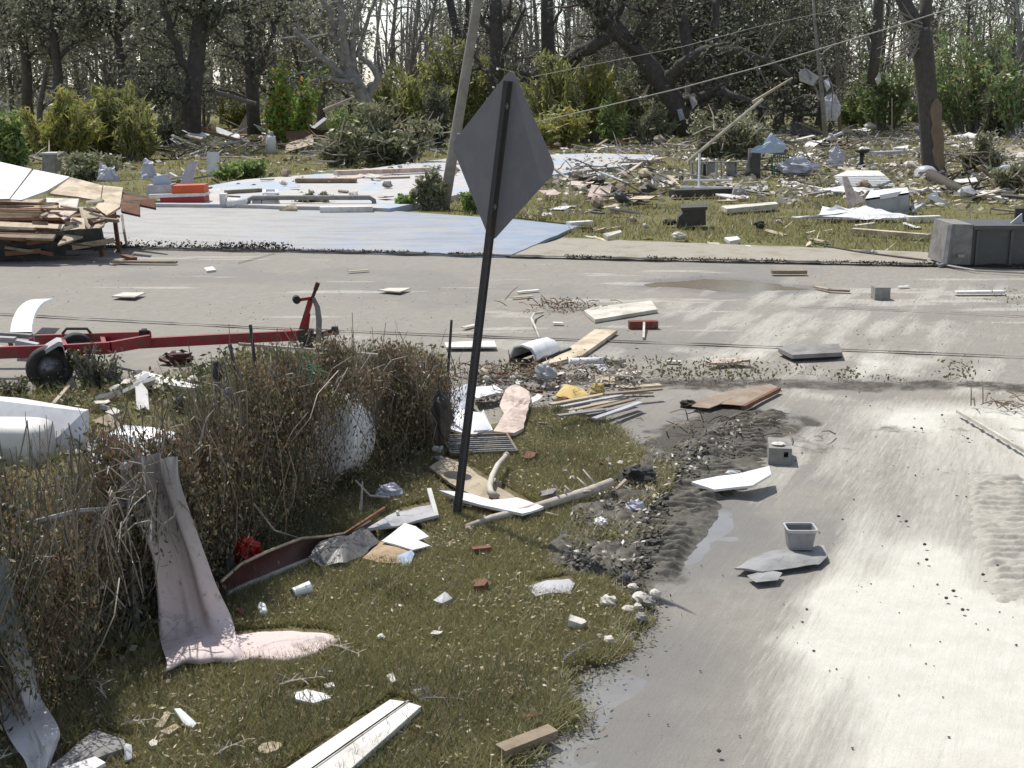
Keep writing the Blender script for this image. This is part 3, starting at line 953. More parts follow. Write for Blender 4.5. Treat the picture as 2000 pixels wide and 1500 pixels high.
q = scatter([(1060, 1090), (1120, 990), (1215, 975), (1245, 900), (1360, 850), (1520, 800), (1460, 900), (1340, 960), (1310, 1080), (1260, 1170), (1080, 1140)], 1300, NPR, lambda x, y: sstep(.4, .6, fbm(x * 2.4, y * 2.4, 4)))
v, f = clods(q, .02, .012, NPR)
stuff(np_mesh('mud_crumbs', v, f, M['rut']), 'crumbled grey mud around the torn verge corner', 'mud')
q = scatter([(1075, 1085), (1125, 1000), (1205, 985), (1250, 920), (1330, 880), (1300, 1000), (1260, 1150), (1100, 1130)], 2600, NPR, lambda x, y: sstep(.46, .6, fbm(x * 3 + 4, y * 3, 3)))
v, f = blades(q, .03, .08, .008, NPR, .8)
stuff(np_mesh('muddy_grass', v, f, LF['grass']), 'flattened muddy grass on the torn verge corner', 'grass')
stuff(np_mesh('mud_clods', *MUDCLODS, M['rut']), 'dark wet mud clods on the torn verge corner', 'mud')
# ------------------------------------------------------------------ trees
def limb(p, d, length, r0, r1, segs, wander, rng, lift=0.0):
    pts, rad = [Vector(p)], [r0]
    d = Vector(d).normalized()
    for i in range(segs):
        d = (d + Vector((rng.gauss(0, wander), rng.gauss(0, wander), rng.gauss(0, wander) + lift))).normalized()
        pts.append(pts[-1] + d * (length / segs))
        k = (i + 1) / segs
        rad.append(r0 + (r1 - r0) * k)
    return pts, rad

def sprout(mb, tips, base_pts, base_rad, n, lo, hi, length, rng, level, spread=1.0, lift=.03, wander=.22, sides=4):
    """branches growing off a limb; fills tips with twig points"""
    for _ in range(n):
        f = rng.uniform(lo, hi) * (len(base_pts) - 1)
        i = min(int(f), len(base_pts) - 2)
        p = base_pts[i].lerp(base_pts[i + 1], f - i)
        ax = (base_pts[i + 1] - base_pts[i]).normalized()
        a = ax.cross(Vector((rng.gauss(0, 1), rng.gauss(0, 1), rng.gauss(0, 1))))
        if a.length < 1e-3:
            continue
        d = ax * rng.uniform(.25, .9) + a.normalized() * spread * rng.uniform(.5, 1.1)
        L = length * rng.uniform(.5, 1.25)
        r = base_rad[i] * rng.uniform(.35, .6)
        pts, rad = limb(p, d, L, r, r * .35, 4 if level else 3, wander, rng, lift)
        mb.tube(pts, [max(x, .008) for x in rad], sides if level > 0 else 3, False)
        if level > 0:
            sprout(mb, tips, pts, rad, rng.randint(3, 5), .25, 1.0, length * .5, rng, level - 1, spread, lift, wander, 3)
        if level <= 1:
            tips.extend(pts[1:])

def tree_meshes(seed, H, r0, nbr, leafn, leafsize, lmat, bmat, blen=2.6, wander=.06, lo=.18, hi=1.0, spread=1.0, lift=.03, level=2, lean=0.0, leafw=.5, clump=.3, rough=.22):
    rng = random.Random(seed)
    tr = MB(); br = MB(); tips = []
    d = Vector((lean * rng.choice((-1, 1)), rng.uniform(-.1, .1), 1))
    pts, rad = limb((0, 0, -.2), d, H, r0, r0 * .3, 12, wander, rng, .01)
    rad[0] *= 1.35
    tr.tube(pts, rad, 8)
    sprout(br, tips, pts, rad, nbr, lo, hi, blen, rng, level, spread, lift, rough)
    tm = tr.mesh_only('trunk', bmat); bm_ = br.mesh_only('branches', bmat)
    fm = None
    if leafn and tips:
        nr = np.random.default_rng(seed)
        T = np.array([tuple(q) for q in tips])
        sel = T[nr.integers(0, len(T), leafn)] + nr.normal(0, clump, (leafn, 3))
        v, f = cards(sel, leafsize, leafsize * leafw, nr)
        fm = np_mesh('foliage', v, f, lmat, 'mesh')
    return tm, bm_, fm

def mesh_only(self, name, m):
    me = bpy.data.meshes.new(name)
    me.from_pydata([tuple(p) for p in self.v], [], self.f)
    me.materials.append(m)
    me.polygons.foreach_set('use_smooth', [True] * len(me.polygons))
    me.update()
    return me
MB.mesh_only = mesh_only

def put_tree(meshes, name, label, cat, loc, rot, scale, group=None):
    o = thing(name, label, cat, loc, group)
    o.rotation_euler = (0, 0, rot)
    o.scale = (scale, scale, scale)
    for nm, me in zip(('trunk', 'branches', 'foliage'), meshes):
        if me is None:
            continue
        c = bpy.data.objects.new(nm, me)
        COL.objects.link(c)
        c.parent = o
        if nm == 'foliage':
            c['kind'] = 'stuff'
    return o

bare = [tree_meshes(100 + i, 11, .13 + .05 * (i % 3), 34, 0, 0, None, M['greybark'], 2.4, .06, .14, 1, .9, .04, 2, lean=.04 * i) for i in range(5)]
leafy = [tree_meshes(200 + i, 10.5, .17 + .05 * (i % 3), 26, 1700, .24, LF['forest'], M['bark'], 2.6, .05, .16, 1, 1., .03, 2, clump=.3) for i in range(5)]
poles = [tree_meshes(300 + i, 12, .1 + .025 * i, 16, 0, 0, None, M['greybark'], 1.3, .045, .12, .98, .9, .02, 1, lean=.05 * i) for i in range(6)]
dense = [tree_meshes(400 + i, 10, .24, 26, 5200, .26, LF['forestdark'], M['bark'], 3.0, .08, .14, 1, 1.1, .0, 2, clump=.4) for i in range(2)]

rt_ = random.Random(77)
taken = []
def free(x, y, d):
    for a, b in taken:
        if (a - x) ** 2 + (b - y) ** 2 < d * d:
            return False
    taken.append((x, y))
    return True

WOOD = []
SECT = [(60, 'at the left edge'), (300, 'behind the olive bushes'), (450, 'above the left rubble'), (640, 'above the bright sapling'), (800, 'around the gnarled tree'), (960, 'around the utility pole top'),
        (1100, 'behind the road sign top'), (1250, 'above the golden shrub'), (1450, 'behind the fallen oak'), (1600, 'above the leaning pale pole'), (1750, 'behind the hanging bag'), (1900, 'around the broken trunk'), (9999, 'at the right edge')]
def forest(n, kinds, names, y0, y1, px0, px1, mind, tagname):
    """trees standing in the wood, each told apart by what it stands behind"""
    k = 0; tries = 0
    while k < n and tries < n * 40:
        tries += 1
        y = rt_.uniform(y0, y1); px = rt_.uniform(px0, px1)
        x = (px - 1000) / FPX * y
        if not free(x, y, mind):
            continue
        i = rt_.randrange(len(kinds))
        lab, group = names
        sec = next(w for lim, w in SECT if px < lim)
        put_tree(rt_.choice(kinds[i]), tagname, f'{lab} {sec}', 'tree', (x, y, -.05), rt_.uniform(0, 6.28), rt_.uniform(.8, 1.25), group)
        k += 1

forest(40, [leafy], ('ragged grey-green tree in the wood', 'ragged leafy trees in the wood'), 78, 118, -120, 640, 2.3, 'forest_tree')
forest(10, [leafy], ('thin leafy tree among bare trunks', 'thin leafy trees mid-wood'), 90, 124, 640, 1180, 2.6, 'forest_tree')
forest(26, [bare], ('grey leafless tree with broken twigs', 'bare trees in the middle of the wood'), 88, 128, 560, 1240, 2.2, 'bare_tree')
forest(34, [poles, poles, bare], ('thin bare grey trunk in the wood', 'thin bare trunks in the wood'), 92, 135, 880, 1720, 1.6, 'leafless_tree')
forest(14, [dense], ('dark leafy oak in the wood', 'dark oaks behind the yard'), 84, 108, 1160, 1560, 3.2, 'oak_tree')
forest(22, [leafy, bare], ('half-stripped tree in the wood', 'half-stripped trees in the right wood'), 82, 120, 1480, 2150, 2.4, 'forest_tree')

# far wood closing the view: trunks and leaf masses no one could count
nr = np.random.default_rng(9)
mb = MB()
for i in range(420):
    y = rt_.uniform(135, 175); x = rt_.uniform(-.5, .5) * y
    h = rt_.uniform(9, 17)
    mb.tube([(x, y, -.1), (x + rt_.gauss(0, .3), y, h * .5), (x + rt_.gauss(0, .7), y, h)], [rt_.uniform(.1, .28), .13, .05], 4, False)
stuff(mb.build('far_trunks', M['greybark']), 'grey trunks of the far wood', 'wood')
n = 26000
yy = nr.uniform(130, 180, n); xx = nr.uniform(-.5, .5, n) * yy
dens = fbm(xx * .12 + 5, yy * .05, 4)
zz = nr.random(n) ** 1.5 * 11 * (.2 + dens)
keep_ = zz < 1.8 + 9 * np.clip(dens - .36, 0, 1)
v, f = cards(np.stack([xx, yy, zz], -1)[keep_], .8, .4, nr)
stuff(np_mesh('far_foliage', v, f, LF['forest']), 'grey-green leaf masses of the far wood', 'wood')

# ---------------- bushes and saplings
def bush(name, label, cat, px, pbase, ptop, wpx, lmat, n, leaf, seed, style='round', group=None, stems=26, leafw=.4, depth=.7, dens=1.0):
    c = G(px, pbase, -.05)
    s = c.y / FPX
    w = wpx * s; h = D(px, ptop, c.y).z + .05
    rng = random.Random(seed); nrr = np.random.default_rng(seed)
    o = thing(name, label, cat, c, group)
    st = MB(); pts = []
    lobes = [(rng.uniform(-.36, .36) * w, rng.uniform(-.3, .3) * w * depth, rng.uniform(.4, 1.0)) for _ in range(max(4, stems // 4))]
    lobes[0] = (lobes[0][0] * .4, 0, 1.0)
    for k in range(stems):
        bx_, by_ = rng.gauss(0, .16) * w, rng.gauss(0, .16) * w * depth
        tx, ty = bx_ + rng.gauss(0, .24) * w, by_ + rng.gauss(0, .24) * w * depth
        rr_ = math.hypot(tx / (w / 2), ty / (w * depth / 2))
        if style == 'plume':
            bx_, tx = rng.uniform(-.42, .42) * w, 0
            tx = bx_ * 1.12 + rng.gauss(0, .06) * w; ty = by_ * 1.3
            rr_ = abs(bx_) / (w * .42) * .8
        hh = h * (max(.25, 1.0 - .55 * rr_ ** 1.7)) * (rng.uniform(.72, 1.04) if style != 'plume' else rng.uniform(.55, 1.06))
        if style == 'round':
            lx, ly, lh = lobes[k % len(lobes)]
            tx = lx + rng.gauss(0, .1) * w; ty = ly + rng.gauss(0, .1) * w; hh = h * lh * rng.uniform(.6, 1.08); bx_, by_ = lx * .6, ly * .6
        mid = Vector((bx_ * .6 + tx * .4, by_, hh * .55)); tip = Vector((tx, ty, hh))
        if style == 'plume':
            tip += Vector((rng.gauss(0, .12) * w, 0, -.08 * h))
        b0 = Vector((bx_ * .5, by_ * .5, 0))
        st.tube([c + b0, c + mid, c + tip], [.035 * max(1, h / 3), .022, .008], 4, False)
        for q in range(14):
            f = .18 + .82 * (q + rng.random()) / 14
            p = b0.lerp(mid, f / .55) if f < .55 else mid.lerp(tip, (f - .55) / .45)
            pts.append((p, (tip - mid).normalized()))
    if 'brush' in name:
        for k in range(46):
            a = c + Vector((rng.gauss(0, .27) * w, rng.gauss(0, .22) * w * depth, h * rng.uniform(.05, .6)))
            d = Vector((rng.gauss(0, 1), rng.gauss(0, .6), rng.uniform(-.1, .9))).normalized() * rng.uniform(.3, .75) * h
            st.tube([a, a + d * .55 + Vector((rng.gauss(0, .08), 0, rng.gauss(0, .06))), a + d], [.035, .025, .008], 4, False)
    st.build('stems', M['branch' if 'brush' in name else 'greybark'], o)
    ii = nrr.integers(0, len(pts), n)
    P = np.array([tuple(p[0]) for p in pts])[ii]; Dn = np.array([tuple(p[1]) for p in pts])[ii]
    sp = np.array([w * .06, w * .06 * depth, h * .06]) if style != 'plume' else np.array([w * .035, w * .05, h * .03])
    P = P + nrr.normal(0, 1, (n, 3)) * sp
    P[:, 2] = np.maximum(P[:, 2], .03)
    if style == 'plume':
        Dn = Dn * .9 + nrr.normal(0, .5, (n, 3))
        v, f = cards(P + np.array(c), leaf, leaf * leafw, nrr, dirs=Dn * 1.2)
    else:
        v, f = cards(P + np.array(c), leaf, leaf * leafw, nrr)
    fo = np_mesh('foliage', v, f, lmat, o, c)
    fo['kind'] = 'stuff'
    return o

bush('bush', 'olive green bush beside the left edge behind the collapsed roof', 'bush', 28, 330, 215, 110, LF['bushgreen'], 2600, .3, 1)
bush('bush', 'tall olive bush second from the left edge, behind the grey bin', 'bush', 118, 318, 165, 130, LF['yellow'], 5200, .46, 2, 'plume', leafw=.17)
bush('bush', 'yellow-green upright bush behind the silvery heap left of the rubble', 'bush', 228, 312, 150, 150, LF['bright'], 6800, .46, 3, 'plume', leafw=.17, stems=34)
bush('bush', 'bright green part of the thicket right of the tall olive bush', 'bush', 268, 316, 200, 80, LF['bright'], 2200, .46, 31, 'plume', leafw=.18)
bush('sapling', 'small bright green and orange tree beside the reddish rubble', 'tree', 566, 288, 122, 118, LF['young'], 4600, .26, 4, 'round', leafw=.5)
bush('bush', 'low yellow-green shrub between the grey posts and the leaning board', 'bush', 458, 250, 178, 90, LF['yellow'], 1600, .3, 5)
bush('bamboo_clump', 'bright feathery bamboo clump behind the leaning utility pole', 'bamboo', 885, 268, 52, 165, LF['bright'], 8500, .5, 6, 'plume', leafw=.22, stems=34)
bush('bamboo_clump', 'smaller bamboo clump left of the utility pole', 'bamboo', 800, 275, 118, 130, LF['bright'], 4800, .5, 7, 'plume', leafw=.22)
bush('bush', 'dark shrub in front of the bamboo left of the pole', 'bush', 848, 290, 150, 75, LF['forestdark'], 1500, .3, 41)
bush('brush_pile', 'grey-green heap of storm brush behind the white slab', 'brush', 760, 322, 205, 190, LF['brush'], 4600, .3, 8)
bush('brush_pile', 'grey heap of broken brush left of the white slab', 'brush', 668, 326, 238, 110, LF['brush'], 2300, .28, 9)
bush('bush', 'yellow-green shrub right behind the road sign', 'bush', 1082, 282, 95, 120, LF['bright'], 4800, .48, 10, 'plume', leafw=.2)
bush('bush', 'golden yellow-green shrub right of the road sign under the fallen limb', 'bush', 1158, 278, 92, 110, LF['yellow'], 5600, .48, 11, 'plume', leafw=.2)
bush('bush', 'low yellow-green shrub beside the right corner of the sign', 'bush', 1100, 288, 205, 130, LF['yellow'], 2200, .3, 12)
bush('bush', 'dull grey-green shrub in front of the fallen oak', 'bush', 1232, 272, 135, 115, LF['brush'], 3000, .3, 13)
bush('bush', 'dark low shrub at the foot of the fallen oak', 'bush', 1312, 266, 192, 130, LF['forestdark'], 2600, .3, 14)
bush('brush_pile', 'brush pile with green leaves behind the wire trolley', 'brush', 1415, 312, 208, 170, LF['brush'], 5200, .24, 15)
bush('bush', 'orange-tinged dead shrub above the brush pile', 'bush', 1372, 275, 205, 70, LF['deadvine'], 900, .26, 16)
bush('bush', 'tall dark green bush left of the broken trunk', 'bush', 1725, 255, 80, 120, LF['pine'], 4200, .34, 17, 'plume')
bush('bush', 'low olive bush between hanging bag and broken trunk', 'bush', 1670, 252, 160, 110, LF['bushgreen'], 2400, .3, 18)
bush('bush', 'wide pine-green thicket right of the broken trunk', 'bush', 1905, 262, 10, 200, LF['pine'], 7000, .36, 19, 'plume', stems=36)
bush('bush', 'pine-green thicket at the right edge', 'bush', 2010, 270, -10, 170, LF['pine'], 4600, .36, 20, 'plume')
bush('bush', 'dark bush at the right edge behind the white boards', 'bush', 1945, 268, 140, 110, LF['forestdark'], 2600, .32, 21)
bush('brush_pile', 'leafy brush heap right of the broken trunk foot', 'brush', 1908, 338, 258, 90, LF['brush'], 2600, .22, 22)
bush('brush_pile', 'grey brush heap at the right edge above the dumpster', 'brush', 1985, 376, 318, 100, LF['brush'], 2300, .2, 23)
bush('bush', 'pale flowering weed bush at the foot of the utility pole', 'bush', 842, 410, 335, 70, LF['brush'], 1900, .17, 24)
bush('bush', 'low dark weeds left of the utility pole foot', 'bush', 798, 410, 378, 60, LF['bushgreen'], 1300, .15, 25)
bush('bush', 'dark weeds between utility pole and road sign', 'bush', 912, 416, 372, 60, LF['bushgreen'], 1300, .15, 26)
bush('shrub', 'low green hedge remnant behind the white floor slab', 'bush', 500, 348, 312, 130, LF['bushgreen'], 2300, .2, 27)
bush('shrub', 'dark weedy clump lying over the pipe rail', 'bush', 612, 406, 376, 60, LF['brush'], 1500, .14, 28)
bush('shrub', 'green clump left of the white floor slab', 'bush', 438, 352, 322, 70, LF['bushgreen'], 900, .2, 29)
bush('shrub', 'dim weeds behind the collapsed roof', 'bush', 170, 352, 300, 170, LF['brush'], 2600, .22, 30)

# ---------------- named trees
def custom_tree(name, label, y, trunk, limbs, m, lmat, leafn, leaf, seed, nbr=5, blen=2.2, sides=9, clump=.35, cat='tree', group=None, lo=.15, rough=.24, level=1):
    """tree whose stem and limbs follow surveyed lines (x, y of the sight lines, radius in metres, depth offset)"""
    rng = random.Random(seed)
    tp = [D(a, b, y + o) for a, b, r, o in trunk]
    base = Vector((tp[0].x, tp[0].y, -.05))
    o = thing(name, label, cat, base, group)
    mb = MB(); mb.tube(tp, [q[2] for q in trunk], sides + 3)
    mb.build('trunk', m, o, True)
    tips = []; tw = MB()
    for ln in limbs:
        lp = [D(a, b, y + q) for a, b, r, q in ln]
        out, rad = [], []
        for i in range(len(lp) - 1):
            for k in range(4):
                jit = Vector((rng.gauss(0, .07), rng.gauss(0, .07), rng.gauss(0, .07))) if (i or k) else Vector()
                out.append(lp[i].lerp(lp[i + 1], k / 4) + jit * min(1, ln[i][2] * 4)); rad.append(ln[i][2] + (ln[i + 1][2] - ln[i][2]) * k / 4)
        out.append(lp[-1]); rad.append(ln[-1][2])
        lb = MB(); lb.tube(out, rad, sides)
        lb.build('limb', m, o, True)
        sprout(tw, tips, out, rad, nbr, lo, 1, blen, rng, level, 1., .02, rough)
    sprout(tw, tips, tp, [q[2] for q in trunk], max(2, nbr // 2), .45, 1, blen, rng, level, 1., .02, rough)
    if tw.v:
        tw.build('branches', m, o)
    if leafn and tips:
        nrr = np.random.default_rng(seed)
        T = np.array([tuple(q) for q in tips])
        sel = T[nrr.integers(0, len(T), leafn)] + nrr.normal(0, clump, (leafn, 3))
        v, f = cards(sel, leaf, leaf * .5, nrr)
        fo = np_mesh('foliage', v, f, lmat, o, base)
        fo['kind'] = 'stuff'
    return o

custom_tree('fallen_oak', 'huge dark fallen oak with tangled limbs behind the yard', 74,
            [(1345, 262, .6, 0), (1322, 205, .55, 0), (1275, 135, .5, 0), (1215, 70, .45, 0), (1190, 40, .42, 0)],
            [[(1205, 62, .42, 0), (1150, 95, .38, .5), (1090, 122, .3, 1), (1035, 150, .22, 1.5), (1000, 172, .15, 2)],
             [(1195, 45, .3, 0), (1165, 25, .25, -.5), (1140, 10, .2, -1), (1115, -15, .15, -1)],
             [(1192, 40, .32, 0), (1186, 10, .28, .5), (1190, -40, .2, 1)],
             [(1235, 90, .3, 0), (1255, 45, .25, -1), (1290, 5, .2, -1.5), (1310, -40, .15, -2)],
             [(1300, 170, .4, 0), (1330, 125, .36, -1), (1385, 100, .32, -1.5), (1440, 100, .27, -2), (1500, 118, .2, -2), (1545, 150, .12, -2)],
             [(1340, 230, .4, 0), (1352, 150, .38, 1), (1335, 60, .34, 1.5), (1315, -20, .3, 2)],
             [(1345, 230, .35, 0), (1378, 160, .3, 1), (1395, 80, .27, 2), (1400, -10, .22, 2)],
             [(1330, 200, .3, 0), (1400, 178, .26, -1), (1450, 190, .2, -2), (1490, 215, .12, -2)]],
            M['darkbark'], LF['forestdark'], 5000, .26, 51, 9, 2.4, clump=.5)
custom_tree('gnarled_tree', 'gnarled grey leafless tree with upswept limbs left of the bamboo', 62,
            [(738, 285, .42, 0), (730, 235, .38, 0), (705, 180, .34, 0), (680, 135, .32, 0)],
            [[(690, 150, .26, 0), (662, 100, .22, 0), (655, 55, .18, .4), (640, 15, .14, .6), (618, -20, .1, .6)],
             [(684, 140, .24, 0), (668, 75, .2, -.3), (672, 35, .16, -.3), (660, -20, .1, -.3)],
             [(690, 140, .22, 0), (690, 70, .18, .3), (700, 20, .14, .3), (705, -25, .1, .3)],
             [(715, 195, .2, 0), (740, 150, .17, .2), (700, 105, .12, .3), (718, 40, .09, .4), (735, -10, .07, .4)],
             [(700, 170, .2, 0), (640, 125, .17, -.4), (600, 85, .12, -.6), (575, 55, .08, -.6)],
             [(720, 215, .2, 0), (690, 160, .15, -.6), (640, 152, .1, -.8), (605, 160, .06, -.9)]],
            M['greybark'], LF['brush'], 500, .2, 52, 7, 1.5)
custom_tree('dark_tree', 'dark tall trunk with bent branches left of the green sapling', 70,
            [(497, 262, .4, 0), (493, 200, .34, 0), (488, 120, .26, 0), (482, 40, .2, 0), (478, -40, .16, 0)],
            [[(490, 60, .16, 0), (478, 24, .14, 0), (440, 20, .1, .4), (400, 24, .07, .6)],
             [(487, 130, .15, 0), (455, 95, .1, .3), (420, 78, .07, .4)],
             [(488, 10, .14, 0), (530, 6, .1, .2), (585, -4, .06, .3)],
             [(492, 180, .2, 0), (512, 120, .16, -.5), (535, 60, .12, -.6), (548, 0, .08, -.6)]],
            M['darkbark'], LF['forest'], 2600, .22, 53, 8, 1.8)
custom_tree('dark_tree', 'thick dark tree hung with foliage above the rubble on the left', 66,
            [(372, 262, .55, 0), (375, 190, .48, 0), (385, 100, .42, 0), (392, 20, .36, 0), (395, -40, .3, 0)],
            [[(380, 150, .25, 0), (345, 100, .2, -.5), (325, 40, .15, -.8), (310, -20, .1, -1)],
             [(388, 80, .25, 0), (420, 40, .2, .4), (450, 0, .14, .6)],
             [(375, 200, .22, 0), (335, 180, .16, -.8), (290, 178, .1, -1.2)]],
            M['darkbark'], LF['forestdark'], 4200, .26, 54, 10, 2.2, clump=.45)
custom_tree('tall_tree', 'tall dark trunk directly behind the top of the road sign', 78,
            [(968, 215, .5, 0), (970, 120, .44, 0), (968, 30, .38, 0), (966, -50, .33, 0)],
            [[(972, 110, .18, 0), (1005, 65, .14, .3), (1025, 15, .1, .4)], [(966, 80, .16, 0), (935, 30, .12, -.3), (922, -20, .09, -.3)],
             [(960, 150, .15, 0), (925, 110, .1, .4), (905, 60, .08, .5)]],
            M['darkbark'], LF['forest'], 300, .2, 55, 4, 1.6)
custom_tree('tall_tree', 'straight dark trunk right of the road sign top', 82,
            [(1075, 225, .5, 0), (1070, 110, .42, 0), (1068, 20, .38, 0), (1066, -60, .34, 0)], [[(1070, 60, .12, 0), (1095, 20, .09, .3), (1105, -20, .06, .3)]],
            M['darkbark'], None, 0, .2, 56, 3, 1.2)
custom_tree('tall_tree', 'dark twin trunk left of the leaning utility pole top', 84,
            [(905, 180, .32, 0), (898, 90, .28, 0), (880, 10, .24, 0), (868, -50, .2, 0)], [[(900, 110, .2, 0), (912, 50, .16, .3), (915, -30, .12, .4)]],
            M['darkbark'], LF['forest'], 200, .2, 57, 4, 1.4)
custom_tree('tall_tree', 'dark trunk left of the broken trunk, behind the cream rag', 76,
            [(1703, 165, .3, 0), (1712, 80, .3, 0), (1716, 10, .28, 0), (1718, -50, .25, 0)], [[(1712, 90, .12, 0), (1690, 40, .09, .3), (1680, -10, .06, .3)]],
            M['darkbark'], LF['forest'], 600, .24, 58, 5, 1.6)
for px, r, seed, lab in [(110, .3, 61, 'dark trunk with ragged leaves near the left edge'), (235, .26, 62, 'dark slender trunk second from left in the wood'), (50, .3, 63, 'dark leafy trunk at the left edge of the wood')]:
    custom_tree('dark_tree', lab, 70 + seed - 60,
                [(px, 250, r, 0), (px + 4, 150, r * .85, 0), (px - 6, 60, r * .7, 0), (px + 2, -40, r * .6, 0)],
                [[(px, 120, r * .5, 0), (px + 40, 80, r * .35, .4), (px + 70, 30, r * .25, .5)], [(px, 90, r * .5, 0), (px - 35, 40, r * .3, -.4), (px - 55, -10, r * .2, -.5)],
                 [(px, 60, r * .4, 0), (px + 35, 20, r * .3, -.4), (px + 60, -25, r * .2, -.6)]],
                M['darkbark'], LF['forest'], 4200, .24, seed, 9, 2., clump=.4)

# the broken trunk at the right, bark torn off low down
yb = G(1822, 338).y
bt = thing('broken_tree', 'dark snapped tree with bark torn off its lower trunk', 'tree', G(1822, 338, -.05))
mb = MB()
tr = [(1825, 345, .47), (1822, 325, .40), (1817, 270, .37), (1812, 200, .36), (1806, 130, .37), (1800, 85, .4), (1796, 55, .36)]
mb.tube([D(a, b, yb) for a, b, r in tr], [r for *_, r in tr], 14)
mb.build('trunk', M['darkbark'], bt, True)
for ln in ([(1797, 70, .3, 0), (1780, 30, .26, 0), (1763, 0, .24, 0), (1748, -35, .2, 0)], [(1800, 70, .24, 0), (1808, 25, .22, .1), (1810, -40, .2, .2)]):
    mb = MB(); mb.tube([D(a, b, yb + q) for a, b, r, q in ln], [q[2] for q in ln], 10); mb.build('limb', M['darkbark'], bt, True)
mb = MB(); rg_ = random.Random(3)
rows = []
for k in range(12):
    py = 192 + (332 - 192) * k / 11
    c = D(1818 + (py - 192) * .06, py, yb)
    r = .372 + .03 * (py - 192) / 140
    row = []
    a0, a1 = -1.95 + .1 * math.sin(k * 2.1), -.75 + .16 * math.sin(k * 1.3)
    if k in (0, 11):
        a0, a1 = -1.5, -1.2
    for j in range(7):
        a = a0 + (a1 - a0) * j / 6
        row.append(c + Vector((math.cos(a) * (r + .012), math.sin(a) * (r + .012), 0)))
    rows.append(row)
mb.grid(rows)
mb.build('bare_wood', M['palewood'], bt, True)
mb = MB(); rg_ = random.Random(8)
for k in range(26):
    a = D(1795 + rg_.uniform(-8, 8), rg_.uniform(45, 95), yb - .3)
    dvec = Vector((-rg_.uniform(.3, 1.6), rg_.uniform(-.5, .2), rg_.uniform(-.9, .9)))
    mb.tube([a, a + dvec * .5 + Vector((0, 0, -.05)), a + dvec], [.04, .028, .01], 4, False)
mb.build('splinters', M['polewood'], bt)
lg = MB()
lp = [D(1808, 338, yb - .6), G(1835, 352, .16), G(1862, 366, .14), G(1905, 382, .12)]
lg.tube(lp, [.2, .2, .17, .08], 9)
for k in range(9):
    a = lp[1].lerp(lp[3], k / 8)
    lg.tube([a, a + Vector((rg_.uniform(-.3, .9), rg_.uniform(-.7, .3), rg_.uniform(.1, .6)))], [.06, .015], 4, False)
tag(lg.build('fallen_log', M['mudclod'], smooth=True), 'dark splintered log lying at the foot of the broken trunk', 'log')
lg = MB(); sp = D(1808, 345, yb - 1.6)
ring = []
for i, (r, z) in enumerate([(.42, 0), (.38, .2), (.24, .34), (.04, .38)]):
    ring.append([Vector((sp.x + math.cos(a * .628) * r * rg_.uniform(.85, 1.15), sp.y + math.sin(a * .628) * r, z)) for a in range(10)])
lg.grid(ring, True)
tag(lg.build('plastic_bundle', M['silverbag'], smooth=True), 'crumpled grey plastic bundle against the broken trunk foot', 'bag')
# stump
ys_ = G(1470, 345).y
sb = MB(); sb.tube([G(1468, 348, -.05), D(1470, 335, ys_), D(1473, 312, ys_), D(1474, 290, ys_)], [.34, .27, .23, .24], 12)
st = tag(sb.build('tree_stump', M['darkbark'], smooth=True), 'dark tree stump holding up a crumpled metal sheet', 'stump')
custom_tree('snag_tree', 'thin bare tree holding the caught white sheet and the violet bag', 62.2,
            [(1612, 268, .12, 0), (1607, 200, .1, 0), (1600, 130, .09, 0), (1592, 50, .07, 0), (1586, -40, .05, 0)],
            [[(1607, 205, .05, 0), (1592, 170, .04, -.1), (1578, 140, .03, -.2), (1562, 120, .015, -.2)], [(1602, 150, .05, 0), (1616, 148, .04, 0), (1626, 170, .03, .4), (1624, 232, .02, 1.6)]],
            M['greybark'], None, 0, .2, 71, 6, 1.2)
for k, (px, py, tp, w_, sd) in enumerate([(60, 300, 235, 90, 81), (175, 308, 215, 90, 82), (330, 285, 225, 90, 83), (1030, 292, 215, 90, 84), (1190, 285, 180, 80, 85), (1270, 280, 200, 90, 86), (960, 300, 225, 70, 87), (700, 275, 190, 120, 88)]):
    bush('shrub', 'ragged olive undergrowth shrub at the edge of the wood', 'bush', px, py, tp, w_, LF[['yellow', 'bushgreen', 'brush'][k % 3]], 2000, .3, sd, 'plume' if k % 2 else 'round', 'ragged shrubs along the wood edge', leafw=.25)
bush('weed_clump', 'brown-green weed clump in front of the trailer wheel', 'weeds', 190, 772, 676, 150, LF['weed'], 1500, .055, 91, 'round', stems=40)
bush('weed_clump', 'low leafy weeds left of the trailer wheel', 'weeds', 20, 790, 742, 130, LF['weed'], 900, .05, 92, 'round')
# ------------------------------------------------------------------ road sign seen from behind
sb_ = G(891, 1012, .0)
sg = thing('road_sign', 'grey diamond road sign seen from behind on a leaning post', 'road sign', sb_)
top = D(992, 158, sb_.y - .1)
ax = (top - sb_).normalized()
# U-channel post
side = Vector((1, -.55, 0)); side = (side - ax * side.dot(ax)).normalized()
fw = ax.cross(side).normalized()
if fw.y > 0:
    fw = -fw
prof = [(-.036, .0), (-.036, -.006), (-.018, -.006), (-.014, .028), (.014, .028), (.018, -.006), (.036, -.006), (.036, 0), (.022, 0), (.018, .034), (-.018, .034), (-.022, 0)]
mb = MB()
rows = []
for q in (sb_ - ax * .25, sb_ + ax * 1.0, sb_ + ax * 2.0, top):
    rows.append([q + side * x + fw * y for x, y in prof])
mb.grid(rows, True)
mb.add(rows[-1], [tuple(range(len(prof)))])
mb.build('post', M['signpost'], sg)
